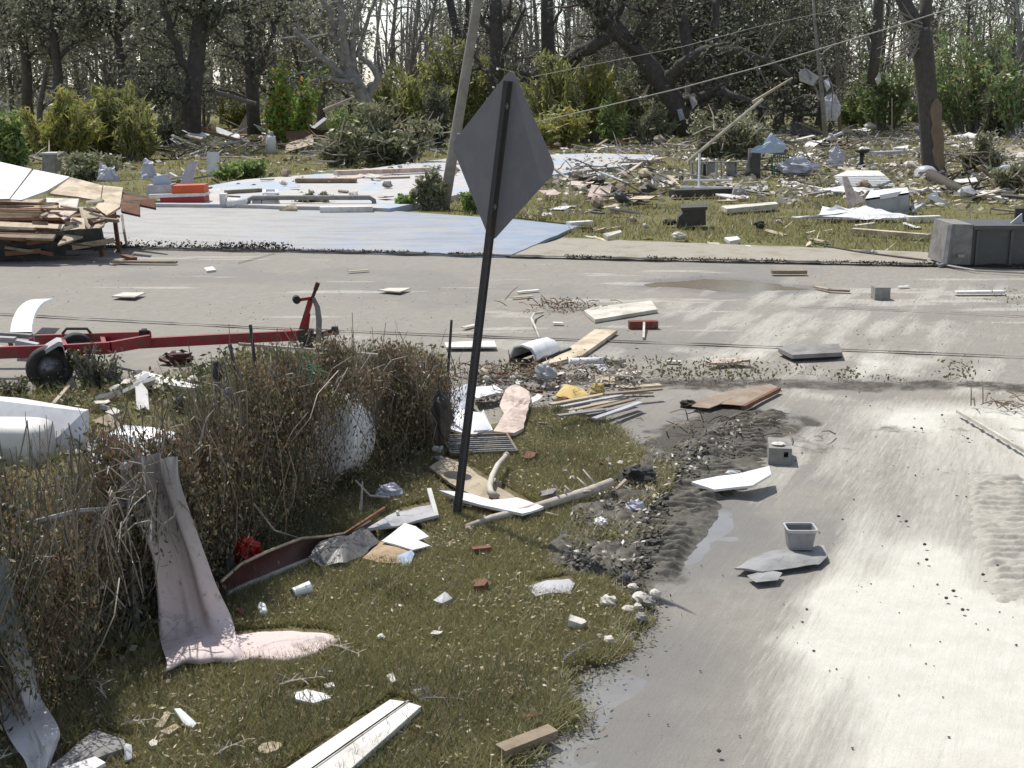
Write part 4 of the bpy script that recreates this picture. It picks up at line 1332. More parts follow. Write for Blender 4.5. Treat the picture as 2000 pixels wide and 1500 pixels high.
# panel: rounded diamond, turned away so that it looks narrow
lft, rgt = Vector((878, 278)), Vector((1078, 340))
cen = D(974, 306, sb_.y - .1) - fw * .036
half = (D(992, 146, sb_.y - .1) - D(952, 484, sb_.y - .1)).length / 2
gam = math.radians(52)
hor = Vector((math.cos(gam), -math.sin(gam), 0))
hor = (hor - ax * hor.dot(ax)).normalized()
nrm = ax.cross(hor).normalized()
R = half * 1.02
pts = []
cr = .12 * R
for k, (a, b) in enumerate([(0, 1), (-1, 0), (0, -1), (1, 0)]):
    for q in range(7):
        w = math.radians(-45 + 15 * q)
        base = math.atan2(b, a) + w
        cxp, cyp = a * (R - cr * 1.414), b * (R - cr * 1.414)
        pts.append((cxp + math.cos(base) * cr, cyp + math.sin(base) * cr))
if nrm.y > 0:
    nrm = -nrm
mb = MB()
face = [cen + hor * a + ax * b + nrm * .0 for a, b in pts]
mb.prism(face, .003, -nrm)
mb.build('sign_panel', M['signback'], sg)
mb = MB()
for d_ in (-.36, .36):
    mb.disc(cen + ax * d_ + fw * .04, fw, .016, .02, 8)
    mb.disc(cen + ax * d_ + fw * .034, fw, .03, .006, 10)
mb.build('bolt', M['steel'], sg)
mb = MB()
for k in range(26):
    mb.disc(sb_ + ax * (.12 + .062 * k) + fw * .0345, fw, .0065, .002, 8)
hl_ = mb.build('punched_holes', M['black'], sg); hl_['kind'] = 'stuff'

# ------------------------------------------------------------------ red boat trailer
yt = 14.35
T = lambda px, py, dy=0.0: D(px, py, yt + dy)
tl = thing('boat_trailer', 'empty red boat trailer with a winch post and grey bunks', 'trailer', G(330, 730))
def tbar(nm, pts, w, h, m, roll=0):
    mb = MB()
    for a, b in zip(pts[:-1], pts[1:]):
        mb.bar(a, b, w, h, roll)
    return mb.build(nm, m, tl)
tbar('frame_rail', [T(70, 664, .9), T(180, 661, .9), T(292, 658, .15)], .06, .125, M['redpaint'])
tbar('frame_rail', [T(-40, 690, -.55), T(130, 684, -.55), T(215, 679, -.45), T(292, 665, 0)], .06, .13, M['redpaint'])
tbar('tongue', [T(262, 671, .05), T(430, 662, .05), T(598, 654, .05)], .07, .115, M['redpaint'])
tbar('crossmember', [T(128, 682, -.5), T(120, 664, .9)], .06, .07, M['redpaint'])
tbar('crossmember', [T(205, 679, -.45), T(200, 661, .8)], .05, .06, M['redpaint'])
tbar('axle', [T(95, 716, -.62), T(70, 690, 1.0)], .06, .06, M['dark'])
mb = MB(); mb.tube([T(122, 652, .9), T(130, 642, .9), T(170, 642, .9), T(178, 652, .9)], .018, 6); mb.build('step_handle', M['dark'], tl)
mb = MB()
for a in (276, 288):
    mb.bar(T(a, 668, .1), T(a, 645, .1), .02, .05)
mb.disc(T(282, 648, .1), Vector((1, .2, 0)), .04, .06, 10)
mb.build('keel_roller', M['black'], tl)
# bunks (carpeted beams) at the stern
mb = MB(); mb.bar(T(-50, 649, .6), T(62, 657, .6), .09, .05); mb.build('bunk', M['grey'], tl)
mb = MB(); mb.bar(T(-50, 660, .1), T(30, 664, .1), .09, .06); mb.bar(T(32, 668, .0), T(74, 676, .0), .09, .06); mb.build('bunk', M['palegrey'], tl)
mb = MB(); mb.bar(T(-50, 676, -.4), T(30, 684, -.4), .1, .05); mb.build('bunk', M['palegrey'], tl)
mb = MB()
for a, b in (((60, 660), (68, 690)), ((20, 668), (26, 694))):
    mb.bar(T(*a, .1), T(*b, .1), .04, .04)
mb.build('bunk_bracket', M['redpaint'], tl)
# wheels with fenders
def wheel(c, r, w, tilt=.28):
    axv = Vector((.55, -1, .0)).normalized()
    o = thing('wheel', '', '', c); del o['label'], o['category']
    mb = MB()
    prof_ = [(-.5, .62), (-.5, .86), (-.38, .97), (-.15, 1.0), (.15, 1.0), (.38, .97), (.5, .86), (.5, .62), (.3, .58), (-.3, .58)]
    u = axv.cross(Vector((0, 0, 1))).normalized(); v_ = u.cross(axv)
    rows = [[c + axv * (a * w) + (u * math.cos(2 * math.pi * k / 28) + v_ * math.sin(2 * math.pi * k / 28)) * (b * r) for a, b in prof_] for k in range(29)]
    mb.grid(rows, True)
    tyre = mb.build('tyre', M['black'], None, True, c)
    mb = MB(); mb.disc(c + axv * (.12 * w), axv, r * .58, w * .3, 24); mb.disc(c + axv * (.42 * w), axv, r * .22, w * .18, 14)
    for k in range(5):
        a = 2 * math.pi * k / 5
        mb.disc(c + axv * (.4 * w) + (u * math.cos(a) + v_ * math.sin(a)) * r * .36, axv, r * .05, w * .1, 6)
    rim = mb.build('rim', M['steel'], None, True, c)
    for q in (tyre, rim):
        q.parent = o; q.location = (0, 0, 0)
    o.parent = tl
    o.location = c - WORLD_AT[tl.name]
    return o
wheel(D(97, 719, 13.72) , .25, .16)
wheel(Vector((D(150, 700, 14.95).x, 14.95, .2)), .2, .15)
mb = MB()
fc = D(100, 714, 13.75)
fp = [D(74, 692, 13.75), D(84, 680, 13.75), D(112, 663, 13.75), D(120, 664, 13.75), D(127, 688, 13.75)]
axf = Vector((.42, -1, 0)).normalized()
mb.grid([[p - axf * .13 for p in fp], [p + axf * .13 for p in fp]])
mb.grid([[p + axf * .13 for p in fp], [p + axf * .13 + Vector((0, 0, -.05)) for p in fp]])
mb.build('fender', M['palegrey'], tl)
mb = MB(); mb.bar(T(40, 698, -.5), T(72, 688, -.5), .03, .05); mb.bar(T(60, 702, -.5), T(76, 690, -.5), .05, .02); mb.build('tail_bracket', M['palegrey'], tl)
# winch post, roller, jack and coupler
mb = MB(); mb.bar(T(584, 660, .05), T(607, 586, .05), .05, .06); mb.build('winch_post', M['redpaint'], tl)
mb = MB(); mb.bar(T(598, 656, .05), T(603, 612, .05), .03, .04); mb.build('winch_brace', M['redpaint'], tl)
mb = MB(); mb.bar(T(608, 588, .05), T(621, 553, .05), .035, .035); mb.tube([T(616, 566, .05), T(621, 552, .05)], .026, 8); mb.build('winch_handle', M['maroon'], tl)
mb = MB(); mb.bar(T(609, 582, .05), T(582, 586, .05), .035, .035); mb.build('bow_arm', M['redpaint'], tl)
mb = MB(); mb.disc(T(579, 585, .05), Vector((.25, -1, 0)), .045, .1, 14); mb.build('bow_roller', M['black'], tl)
mb = MB(); mb.tube([T(612, 582, .02), T(620, 600, .02), T(623, 625, .02), T(622, 668, .0)], [.022, .03, .035, .03], 8); mb.build('jack', M['greybark'], tl)
mb = MB(); mb.box(T(598, 655, .0), (.16, .12, .14)); mb.disc(T(601, 676, 0), Vector((.3, -1, 0)), .06, .06, 14); mb.build('winch', M['dark'], tl)
mb = MB(); mb.bar(T(612, 658, .05), T(650, 647, .05), .05, .06); mb.box(T(654, 645, .05), (.09, .1, .09), None, .7); mb.build('coupler', M['dark'], tl)

# curved white panel standing up against the far side of the trailer
mb = MB(); rows = []
for k in range(9):
    f = k / 8
    l = Vector((20 + 50 * f ** 1.25 - 6 * math.sin(f * 3.1), 648 - 64 * math.sin(f * 1.57)))
    wv = 42 - 8 * f
    rows.append([T(l.x, l.y, 1.0 + 2.2 * f), T(l.x + wv, l.y + (-1 if k == 8 else 0), .95 + 2.2 * f)])
bk = [[p + Vector((.01, .01, -.03)) for p in reversed(r_)] for r_ in rows]
mb.grid([a + b for a, b in zip(rows, bk)], True)
tag(mb.build('curved_sheet', M['cleanwhite'], smooth=False), 'curved white panel standing up at the tail of the red trailer', 'panel')

# ------------------------------------------------------------------ overgrown chain-link fence: fence, and the vines that smother it
HL = np.array([[p.x, p.y] for p in xy(HEDGE_PX)])
seglen = np.hypot(*np.diff(HL, axis=0).T); cum = np.concatenate([[0], np.cumsum(seglen)])
def hpoint(s):
    return np.stack([np.interp(s, cum, HL[:, 0]), np.interp(s, cum, HL[:, 1])], -1)
HT = cum[-1]
tops_px = [(868, 700), (700, 700), (560, 712), (440, 765), (310, 885), (160, 898), (20, 905), (-160, 905)]
htop = np.array([D(tp_[0], tp_[1], float(h[1]) + .25).z for tp_, h in zip(tops_px, HL)])
def hheight(s):
    return np.interp(s, cum, htop)
back = np.array([-.62, .78])           # direction behind the fence line
fc_ = thing('chain_link_fence', 'sagging chain-link fence buried under dead vines', 'fence', (HL[3][0], HL[3][1], 0))
def fpost(s, h, m=M['steel'], lean=(0, 0), r=.028):
    x, y = hpoint(np.array([s]))[0] + back * .28
    mb = MB(); mb.tube([(x, y, -.1), (x + lean[0], y + lean[1], h)], r, 8)
    mb.tube([(x + lean[0], y + lean[1], h), (x + lean[0], y + lean[1], h + .03)], [r * 1.25, r * .6], 8)
    return mb.build('post', m, fc_)
for s in np.linspace(.05, HT - .1, 5):
    fpost(float(s), float(hheight(s)) * .93)
mb = MB()
rs = np.linspace(.05, HT - .1, 24); rp = hpoint(rs) + back * .28
mb.tube([(x, y, h * .74 + .02 * math.sin(i * 1.7)) for i, ((x, y), h) in enumerate(zip(rp, hheight(rs)))], .019, 6)
mb.build('top_rail', M['steel'], fc_)
mb = MB()
for k in range(0, int(HT / .1)):
    for sgn in (-1, 1):
        s0 = k * .1; s1 = s0 + sgn * .6
        if not (0 < s1 < HT):
            continue
        a = hpoint(np.array([s0, s1])) + back * .28
        h0, h1 = hheight(s0) * .9, hheight(s1) * .9
        mb.tube([(a[0][0], a[0][1], .05), (a[1][0], a[1][1], min(h0, h1) * .82)], .003, 3, False)
w_ = mb.build('wire_mesh', M['steel'], fc_); w_['kind'] = 'stuff'
# vines
vh = thing('vine_hedge', 'thick tangle of brown and dark green vines smothering the fence', 'hedge', (HL[2][0], HL[2][1], 0))
nrv = np.random.default_rng(31)
def hole(px_, py_, rad):
    """gaps torn in the tangle"""
    pass
n = 3000
s = nrv.uniform(0, HT, n); p2 = hpoint(s)
H = hheight(s) * (.5 + .75 * fbm(s * 4.3, s * 0 + 2, 3) + .13 * nrv.normal(size=n))
dep = .28 + .17 * nrv.normal(size=n) * 1.0
v_l, f_l, k0 = [], [], 0
gapc = [(1.95, .6, .3), (1.62, .66, .26), (2.2, .42, .16), (.35, .64, .18), (.95, .4, .15), (3.9, .45, .18), (1.1, .72, .2), (2.9, .62, .2), (3.3, .3, .14), (5.2, .4, .22), (5.6, .62, .15), (5.5, .2, .2)]
def ingap(ss, zz):
    g = np.zeros(ss.shape, bool)
    for a, b, r in gapc:
        g |= ((ss - a) / (r * 1.0)) ** 2 + ((zz - b) / (r * .8)) ** 2 < 1
    return g
seg_n = 5
zz0 = np.where(nrv.random(n) < .6, .02, H * nrv.uniform(.2, .6, n))
ts = np.linspace(0, 1, seg_n)
wob = np.cumsum(nrv.normal(0, .06, (n, seg_n, 2)), 1)
drift = nrv.normal(0, .28, n)
S_ = s[:, None] + drift[:, None] * ts[None]
base = hpoint(np.clip(S_, 0, HT).ravel()).reshape(n, seg_n, 2)
bulge = np.sin(ts * 2.6)[None] * .16
PX = base + back * (dep[:, None] - bulge)[..., None] + wob
PZ = zz0[:, None] + (H - zz0)[:, None] * ts[None] ** .9
wd = .0026 * nrv.uniform(.5, 1.6, n)
aw = nrv.uniform(0, 6.28, n)
off = np.stack([np.cos(aw), np.sin(aw)], -1) * wd[:, None]
vv = np.empty((n, seg_n, 2, 3))
vv[..., 0, :2] = PX - off[:, None]; vv[..., 1, :2] = PX + off[:, None]; vv[..., 0, 2] = PZ; vv[..., 1, 2] = PZ
bi = (np.arange(n) * seg_n * 2)[:, None] + (np.arange(seg_n - 1) * 2)[None]
ff = np.stack([bi, bi + 1, bi + 3, bi + 2], -1).reshape(-1, 4)
ff_ok = ~(ingap(s, (H * .55))[:, None] & (nrv.random(n) < .55)[:, None] & np.ones((1, seg_n - 1), bool)).reshape(-1)
o = np_mesh('stems', vv.reshape(-1, 3), ff[ff_ok], LF['stem'], vh, WORLD_AT[vh.name]); o['kind'] = 'stuff'
def pressed(ss):
    """the long towel presses the tangle back"""
    return .36 * sstep(cum[4] - .5, cum[4] - .25, ss) * sstep(cum[4] + .75, cum[4] + .5, ss)
dep_shift = pressed(s)
PX += back * dep_shift[:, None, None]; vv[..., 0, :2] += (back * dep_shift[:, None])[:, None]; vv[..., 1, :2] += (back * dep_shift[:, None])[:, None]
for ob_ in [o]:
    ob_.data.vertices.foreach_set('co', (vv.reshape(-1, 3) - np.array(WORLD_AT[vh.name])).astype(np.float32).ravel())
    ob_.data.update()
def vleaves(nm, n, lmat, size, wfac, zlo, zhi, s_bias, depth_mu, depth_sd, seed, gapkeep=.26, hang=-1.0):
    q = np.random.default_rng(seed)
    s = q.uniform(-.03, HT, n)
    z = hheight(np.clip(s, 0, HT)) * (zlo + (zhi - zlo) * q.random(n)) * (.5 + .78 * (fbm(s * 4.3, s * 0 + 2, 3)))
    top_ = z / hheight(np.clip(s, 0, HT))
    clump = fbm(s * 3.1 + seed, z * 3.1, 4)
    keep = (q.random(n) < .14 + .86 * sstep(.4, .56, clump)) & (~ingap(s, z) | (q.random(n) < gapkeep)) & s_bias(s, q)
    s, z, top_ = s[keep], z[keep], top_[keep]
    d = depth_mu + depth_sd * q.normal(size=len(s)) - .14 * np.sin(np.clip(top_, 0, 1) * 2.6)
    d = d + pressed(s)
    p = hpoint(np.clip(s, 0, HT)) + back * d[:, None]
    pts = np.column_stack([p, z])
    dirs = np.tile([0, 0, hang], (len(s), 1))
    v, f = cards(pts, size, size * wfac, q, dirs=dirs)
    o = np_mesh(nm, v, f, lmat, vh, WORLD_AT[vh.name]); o['kind'] = 'stuff'
vleaves('leaves', 125000, LF['vine'], .036, .42, .0, 1.0, lambda s, q: np.ones(len(s), bool), .27, .18, 71)
vleaves('dead_leaves', 92000, LF['deadvine'], .036, .32, .25, 1.06, lambda s, q: q.random(len(s)) < np.where(s < 2.4, 1, .62), .26, .18, 72)
vleaves('green_leaves', 9000, LF['weed'], .038, .45, .0, 1.0, lambda s, q: q.random(len(s)) < np.where(s > 2.4, .9, .5), .22, .2, 73)
vleaves('pale_leaves', 9000, LF['litter'], .03, .5, .05, 1.02, lambda s, q: np.ones(len(s), bool), .2, .15, 74)
# a few long arching canes
mb = MB(); rc = random.Random(5)
for k in range(210):
    s0 = rc.uniform(.1, HT - .1)
    a = hpoint(np.array([s0, min(HT, max(0, s0 + rc.uniform(-.5, .5)))]))
    hh = float(hheight(s0))
    p0 = Vector((a[0][0] + back[0] * .2, a[0][1] + back[1] * .2, hh * rc.uniform(.2, .7)))
    p2_ = Vector((a[1][0] + rc.uniform(-.25, .1), a[1][1] - rc.uniform(.0, .3), hh * rc.uniform(.6, 1.12)))
    mid = (p0 + p2_) / 2 + Vector((rc.uniform(-.1, .1), -.1, .2))
    mb.tube([p0, p0.lerp(mid, .6), mid.lerp(p2_, .35), p2_], [.0055, .005, .004, .002], 4, False)
mb.build('cane', M['branch'], vh)

# leaning sticks, finial post and poles standing in the tangle
def stick(name, label, cat, a, b, r0, r1, m, group=None, n=7, mid=None):
    mb = MB()
    pts = [a, b] if mid is None else [a, mid, b]
    mb.tube(pts, [r0, r1] if mid is None else [r0, (r0 + r1) / 2, r1], n)
    return tag(mb.build(name, m), label, cat, group)
yh = 10.3
stick('wooden_stake', 'dark leaning stake standing left in the hedge top', 'stake', Vector((D(500, 800, yh).x, yh, 0)), D(449, 672, yh), .022, .016, M['dark'])
stick('wooden_stake', 'dark leaning stake crossing in front of the red tongue', 'stake', Vector((D(520, 800, yh).x, yh, 0)), D(489, 634, yh), .024, .014, M['dark'])
stick('wooden_stake', 'thin dark stake sticking up at the right end of the hedge', 'stake', G(866, 850), D(882, 625, G(866, 850).y), .02, .012, M['signpost'])
fp_ = thing('finial_post', 'grey post topped with a dark round cap in the hedge', 'post', (D(412, 900, 9.6).x, 9.6, 0))
mb = MB(); c = D(412, 900, 9.6); mb.tube([(c.x, c.y, -.05), D(424, 748, 9.6)], .03, 8); mb.build('pole', M['greybark'], fp_)
mb = MB(); q0 = D(424, 745, 9.6)
mb.grid([[q0 + Vector((math.cos(a * .524) * r, math.sin(a * .524) * r, z)) for a in range(12)] for r, z in ((.02, 0), (.042, .03), (.046, .08), (.036, .12), (.026, .135), (.03, .15), (.004, .165))], True)
mb.build('cap', M['dark'], fp_, True)
stick('long_pole', 'long pale pole lying across the top of the hedge', 'pole', D(466, 672, 10.6), D(738, 694, 10.7), .014, .016, M['branch'])
stick('plastic_cane', 'pale tall stem rising beside the finial post', 'stick', Vector((D(352, 900, 9.3).x, 9.3, 0)), D(388, 752, 9.4), .012, .008, M['branch'])
# green netting caught in the hedge top
mb = MB(); rn = random.Random(6)
for k in range(150):
    px_, py_ = 545 + 70 * (f := rn.random()) + rn.gauss(0, 10), 752 - 34 * f + rn.gauss(0, 9) + 12 * (f - .5) ** 2
    a = D(px_, py_, 9.55 + rn.gauss(0, .08))
    mb.tube([a, a + Vector((rn.gauss(0, .05), rn.gauss(0, .05), rn.gauss(0, .035)))], .0035, 3, False)
g_ = tag(mb.build('green_netting', M['green']), 'tangle of green netting caught in the hedge top', 'netting')
# white cable spool behind the hedge
mb = MB(); c = D(636, 815, 10.3); c.z = .43
tagc = Vector((-.35, -1, .25)).normalized()
mb.tube([c - tagc * .22, c - tagc * .2, c + tagc * .2, c + tagc * .22], [.3, .36, .36, .3], 24)
tag(mb.build('white_drum', M['cleanwhite'], smooth=False), 'round white drum showing through the gaps in the hedge', 'drum')
# blue tarp bundle and dark pipe mat at the hedge end
def crumple(name, label, cat, c, size, m, seed, n=14, amp=.35, group=None):
    rng = random.Random(seed)
    mb = MB(); rows = []
    for i in range(n):
        th = math.pi * i / (n - 1)
        row = []
        for j in range(n + 2):
            ph = 2 * math.pi * j / (n + 2)
            d = Vector((math.sin(th) * math.cos(ph), math.sin(th) * math.sin(ph), math.cos(th)))
            k = 1 + amp * (mnoise.noise(d * 2.3 + Vector((seed, 0, 0))) + .7 * mnoise.noise(d * 6 + Vector((0, seed, 0))))
            p = Vector((d.x * size[0], d.y * size[1], d.z * size[2])) * k
            row.append(Vector(c) + Vector((0, 0, size[2] * .85)) + Vector((p.x, p.y, max(p.z, -size[2] * .85))))
        rows.append(row)
    mb.grid(rows, True)
    return tag(mb.build(name, m), label, cat, group)
crumple('blue_tarp', 'crumpled bright blue tarp at the end of the hedge', 'tarp', G(864, 852), (.1, .09, .16), M['blue'], 4)
crumple('dark_mat', 'dark rolled mat hanging over the end of the hedge', 'mat', G(862, 862, .32), (.09, .08, .24), M['dark'], 7)

# ------------------------------------------------------------------ cloths hanging from the fence
def cloth(name, label, rows_def, m, folds, amp, seed, extra=None, cat='cloth'):
    rng = random.Random(seed)
    nc = 34
    ctrl = [(a, b) for a, b in rows_def]
    rows = []
    nr_ = 40
    for i in range(nr_):
        t_ = i / (nr_ - 1) * (len(ctrl) - 1)
        k = min(int(t_), len(ctrl) - 2); f = t_ - k
        g0 = lambda s_: [ctrl[max(0, min(len(ctrl) - 1, k + d))][s_] for d in (-1, 0, 1, 2)]
        def cr_(P_, f):
            return 0.5 * ((2 * P_[1]) + (P_[2] - P_[0]) * f + (2 * P_[0] - 5 * P_[1] + 4 * P_[2] - P_[3]) * f * f + (3 * P_[1] - P_[0] - 3 * P_[2] + P_[3]) * f ** 3)
        a, b = cr_(g0(0), f), cr_(g0(1), f)
        n_ = (b - a).cross(Vector((0, 0, 1)))
        n_ = n_.normalized() if n_.length > 1e-4 else Vector((0, -1, 0))
        row = []
        fr = i / (nr_ - 1)
        for j in range(nc):
            u = j / (nc - 1)
            w = sum(am * math.sin(u * fq * 6.28 + ph + fr * dr) for fq, am, ph, dr in folds)
            w += .25 * mnoise.noise(Vector((u * 5, fr * 7, seed)))
            p = a.lerp(b, u) + n_ * (w * amp * (1 - .45 * fr))
            p.z = max(p.z, .035 + .012 * abs(mnoise.noise(Vector((u * 6, fr * 9, seed + 3)))))
            row.append(p)
        rows.append(row)
    mb = MB(); mb.grid(rows)
    if extra:
        extra(mb)
    return tag(mb.build(name, m, smooth=True), label, cat)

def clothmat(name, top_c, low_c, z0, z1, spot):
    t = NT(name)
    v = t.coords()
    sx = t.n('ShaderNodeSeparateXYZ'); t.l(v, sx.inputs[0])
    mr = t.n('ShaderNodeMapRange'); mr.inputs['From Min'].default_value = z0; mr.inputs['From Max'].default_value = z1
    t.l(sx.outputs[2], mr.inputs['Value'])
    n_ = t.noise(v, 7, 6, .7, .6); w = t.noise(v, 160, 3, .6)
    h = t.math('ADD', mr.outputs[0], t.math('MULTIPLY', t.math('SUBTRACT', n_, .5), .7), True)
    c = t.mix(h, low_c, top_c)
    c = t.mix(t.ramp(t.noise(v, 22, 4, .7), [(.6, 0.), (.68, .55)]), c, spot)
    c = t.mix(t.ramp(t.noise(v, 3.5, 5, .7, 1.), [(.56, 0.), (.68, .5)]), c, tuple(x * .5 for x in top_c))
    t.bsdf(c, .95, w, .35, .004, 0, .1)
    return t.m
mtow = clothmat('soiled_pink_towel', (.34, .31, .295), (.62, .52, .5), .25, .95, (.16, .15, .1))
yc = 7.35
def tow_extra(mb):
    top = xy([(445, 1243), (505, 1233), (570, 1232), (640, 1238), (663, 1247), (640, 1264), (600, 1281), (555, 1290), (500, 1284), (470, 1290), (440, 1290), (425, 1262)], .05)
    pts = rough_edge(top, .035, .006, 4, 9)
    ctr = sum(pts, Vector()) / len(pts)
    rings = []
    for f in (1, .85, .6, .3, .02):
        rings.append([ctr.lerp(p, f) + Vector((0, 0, .012 * (1 - f ** 2) + .006 * mnoise.noise(p * 9) + (0 if f == 1 else .008 * mnoise.noise(ctr.lerp(p, f) * 11)))) for p in pts])
    rings.insert(0, [p + Vector((0, 0, -.025)) for p in pts])
    mb.grid(rings, True)
cloth('towel', 'long soiled pink-grey towel hanging from the fence onto the grass', [
    (D(248, 892, 7.44), D(344, 890, 7.44)), (D(250, 960, 7.38), D(354, 945, 7.38)), (D(300, 1075, 7.34), D(390, 1055, 7.34)), (D(312, 1165, 7.3), D(420, 1140, 7.3)), (D(316, 1240, 7.2), D(452, 1215, 7.22)),
    (G(322, 1292, .1), G(468, 1262, .09)), (G(312, 1309, .05), G(486, 1284, .05))], mtow,
    [(1.3, .6, .4, 1.4), (2.7, .35, 1.2, -.9), (4.4, .1, .3, 1.5)], .085, 3, tow_extra)
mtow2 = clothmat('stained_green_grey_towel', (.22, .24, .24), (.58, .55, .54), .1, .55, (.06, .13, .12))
cloth('towel', 'stained white and green towel dangling at the lower left corner', [
    (D(-85, 1085, 6.02), D(8, 1092, 6.02)), (D(-80, 1180, 6.02), D(28, 1190, 6.02)), (D(-40, 1290, 6.06), D(52, 1280, 6.06)), (D(0, 1385, 6.12), D(76, 1365, 6.15)),
    (G(34, 1440, .12), G(108, 1432, .16)), (G(46, 1475, .1), G(112, 1462, .1)), (G(58, 1515, .05), G(98, 1505, .05))], mtow2,
    [(1.4, .5, 1.4, .8), (2.9, .4, .2, .6), (4.6, .15, .3, 1.5)], .085, 9)
# dark screen and hoop of cord hung behind the towel
mb = MB(); mb.prism([D(256, 902, 7.5), D(352, 900, 7.5), D(345, 1020, 7.46), D(262, 1040, 7.46)], .01, Vector((0, 1, 0)))
tag(mb.build('dark_screen', M['grey']), 'torn dark mesh screen hung behind the long towel', 'screen')
mb = MB(); mb.tube([D(278, 892, 7.34), D(285, 960, 7.22), D(300, 1010, 7.2), D(318, 1026, 7.2), D(338, 1010, 7.2), D(348, 975, 7.22), D(345, 892, 7.34)], .006, 5)
tag(mb.build('rope_loop', M['cable']), 'loop of pale cord hanging in front of the long towel', 'cord')
crumple('red_bag', 'shiny red plastic bag caught low in the hedge', 'bag', G(484, 1108, .08), (.095, .07, .11), M['redcloth'], 12, 16, .5)

# ------------------------------------------------------------------ white tub beside the hedge
tb = thing('white_tub', 'upturned white moulded tub lying at the left edge', 'tub', G(70, 905))
yt_ = 11.15
mb = MB()
fl = [D(-120, 768, yt_ + .45), D(30, 780, yt_ + .4), D(165, 803, yt_ + .1), D(167, 872, yt_), D(60, 905, yt_ - .15), D(-120, 910, yt_ - .2)]
mb.prism(fl, .09, Vector((.1, 1, -.1)).normalized())
mb.build('rim_panel', M['cleanwhite'], tb)
mb = MB()
bx = []
cen_ = D(-22, 858, yt_ - .12)
for r, d_ in ((1.0, .0), (1.0, .22), (.93, .3), (.75, .34), (.3, .35)):
    bx.append([cen_ + Vector((math.copysign(abs(math.cos(a * .2618)) ** .32, math.cos(a * .2618)) * .6 * r, -d_ * .8, math.copysign(abs(math.sin(a * .2618)) ** .32, math.sin(a * .2618)) * .21 * r - d_ * .12)) for a in range(24)])
bx.append([sum(bx[-1], Vector()) / 24] * 24)
mb.grid(bx, True)
mb.build('basin', M['white'], tb, True)

# ------------------------------------------------------------------ leaning utility pole and cables
pb = G(866, 412, -.1)
pl = thing('utility_pole', 'grey leaning wooden utility pole behind the road sign', 'utility pole', pb)
pt = D(953, -120, pb.y - .8)
mb = MB(); k_ = 8
mb.tube([pb.lerp(pt, i / k_) for i in range(k_ + 1)], [.155 - .045 * i / k_ for i in range(k_ + 1)], 12)
mb.build('pole', M['polewood'], pl, True)
def wire(name, label, pts, r, m=None):
    out = []
    for a, b in zip(pts[:-1], pts[1:]):
        for k in range(8):
            out.append(a.lerp(b, k / 8))
    out.append(pts[-1])
    mb = MB(); mb.tube(out, r, 5)
    return tag(mb.build(name, m or M['cable']), label, 'cable')
wire('cable', 'thick pale cable slanting down in front of the oak from the right', [D(2100, -62, 37), D(1850, 19, 37), D(1720, 60, 37), D(1500, 126, 36.8), D(1330, 172, 36.5), D(1180, 208, 36), D(1060, 236, 35), D(893, 262, 32.9)], .017)
wire('cable', 'thin pale cable above the thick one', [D(1700, 5, 50), D(1480, 52, 50), D(1330, 92, 50), D(1180, 122, 50), D(1040, 150, 50)], .01)
wire('cable', 'cable lying over the gravel beside the dumpster', [G(1600, 478, .03), G(1680, 492, .03), G(1760, 502, .03), G(1810, 508, .04)], .018, M['dark'])
wire('cable', 'pale cable snaking along the foot of the dumpster', [G(1815, 512, .05), G(1860, 520, .05), G(1905, 528, .05), G(2060, 536, .05)], .02)
# pale pole leaning in the brush
stick('leaning_pole', 'long pale pole leaning up out of the brush pile', 'pole', G(1340, 318, -.02), D(1490, 193, G(1340, 318).y - 1), .075, .065, M['offwhite'])
stick('broken_branch', 'dead stick leaning above the pale pole', 'branch', D(1470, 200, 54), D(1548, 152, 55), .07, .04, M['tan'])

# ------------------------------------------------------------------ collapsed roof at the left
yr = 24.5
cr = thing('collapsed_roof', 'collapsed house roof with white panels and splintered wood decking', 'wrecked roof', G(110, 505))
Rr = lambda px, py, dy=0.0: D(px, py, yr + dy)
def rpart(nm, pts, th, m, dn=(0, .6, -.8)):
    mb = MB(); mb.prism([Rr(*p) for p in pts], th, Vector(dn).normalized()); return mb.build(nm, m, cr)
rpart('roof_panel', [(-160, 290, 3.6), (0, 316, 3.2), (62, 330, 2.9), (18, 388, .9), (-160, 392, .8)], .05, M['white'])
rpart('roof_panel', [(66, 331, 2.9), (136, 345, 2.6), (92, 372, 1.5), (42, 390, .8), (20, 389, .85)], .05, M['cleanwhite'])
rpart('sheathing', [(138, 346, 2.6), (200, 362, 2.2), (196, 392, 1.2), (150, 384, 1.4), (96, 378, 1.5), (94, 372, 1.5)], .05, M['cream'])
rpart('sheathing', [(202, 362, 2.2), (240, 366, 2.1), (234, 404, .9), (208, 420, .3), (186, 404, .8), (198, 390, 1.2)], .05, M['cream'])
rpart('sheathing', [(90, 386, 1.1), (154, 388, 1.1), (150, 408, .5), (92, 404, .6)], .05, M['offwhite'])
rpart('sheathing', [(20, 392, .8), (86, 388, 1.), (70, 404, .5), (30, 402, .5)], .05, M['cream'])
rpart('sheathing', [(92, 410, .5), (150, 412, .4), (120, 432, -.1), (80, 425, .1)], .04, M['pink'])
rpart('sheathing', [(138, 424, .2), (164, 426, .1), (168, 460, -.5), (112, 478, -.9), (134, 448, -.4)], .04, M['cream'])
rpart('torn_felt', [(154, 404, .6), (186, 408, .6), (206, 424, .1), (202, 440, -.2), (180, 452, -.4), (162, 438, 0)], .05, M['tan'])
rr2 = random.Random(17)
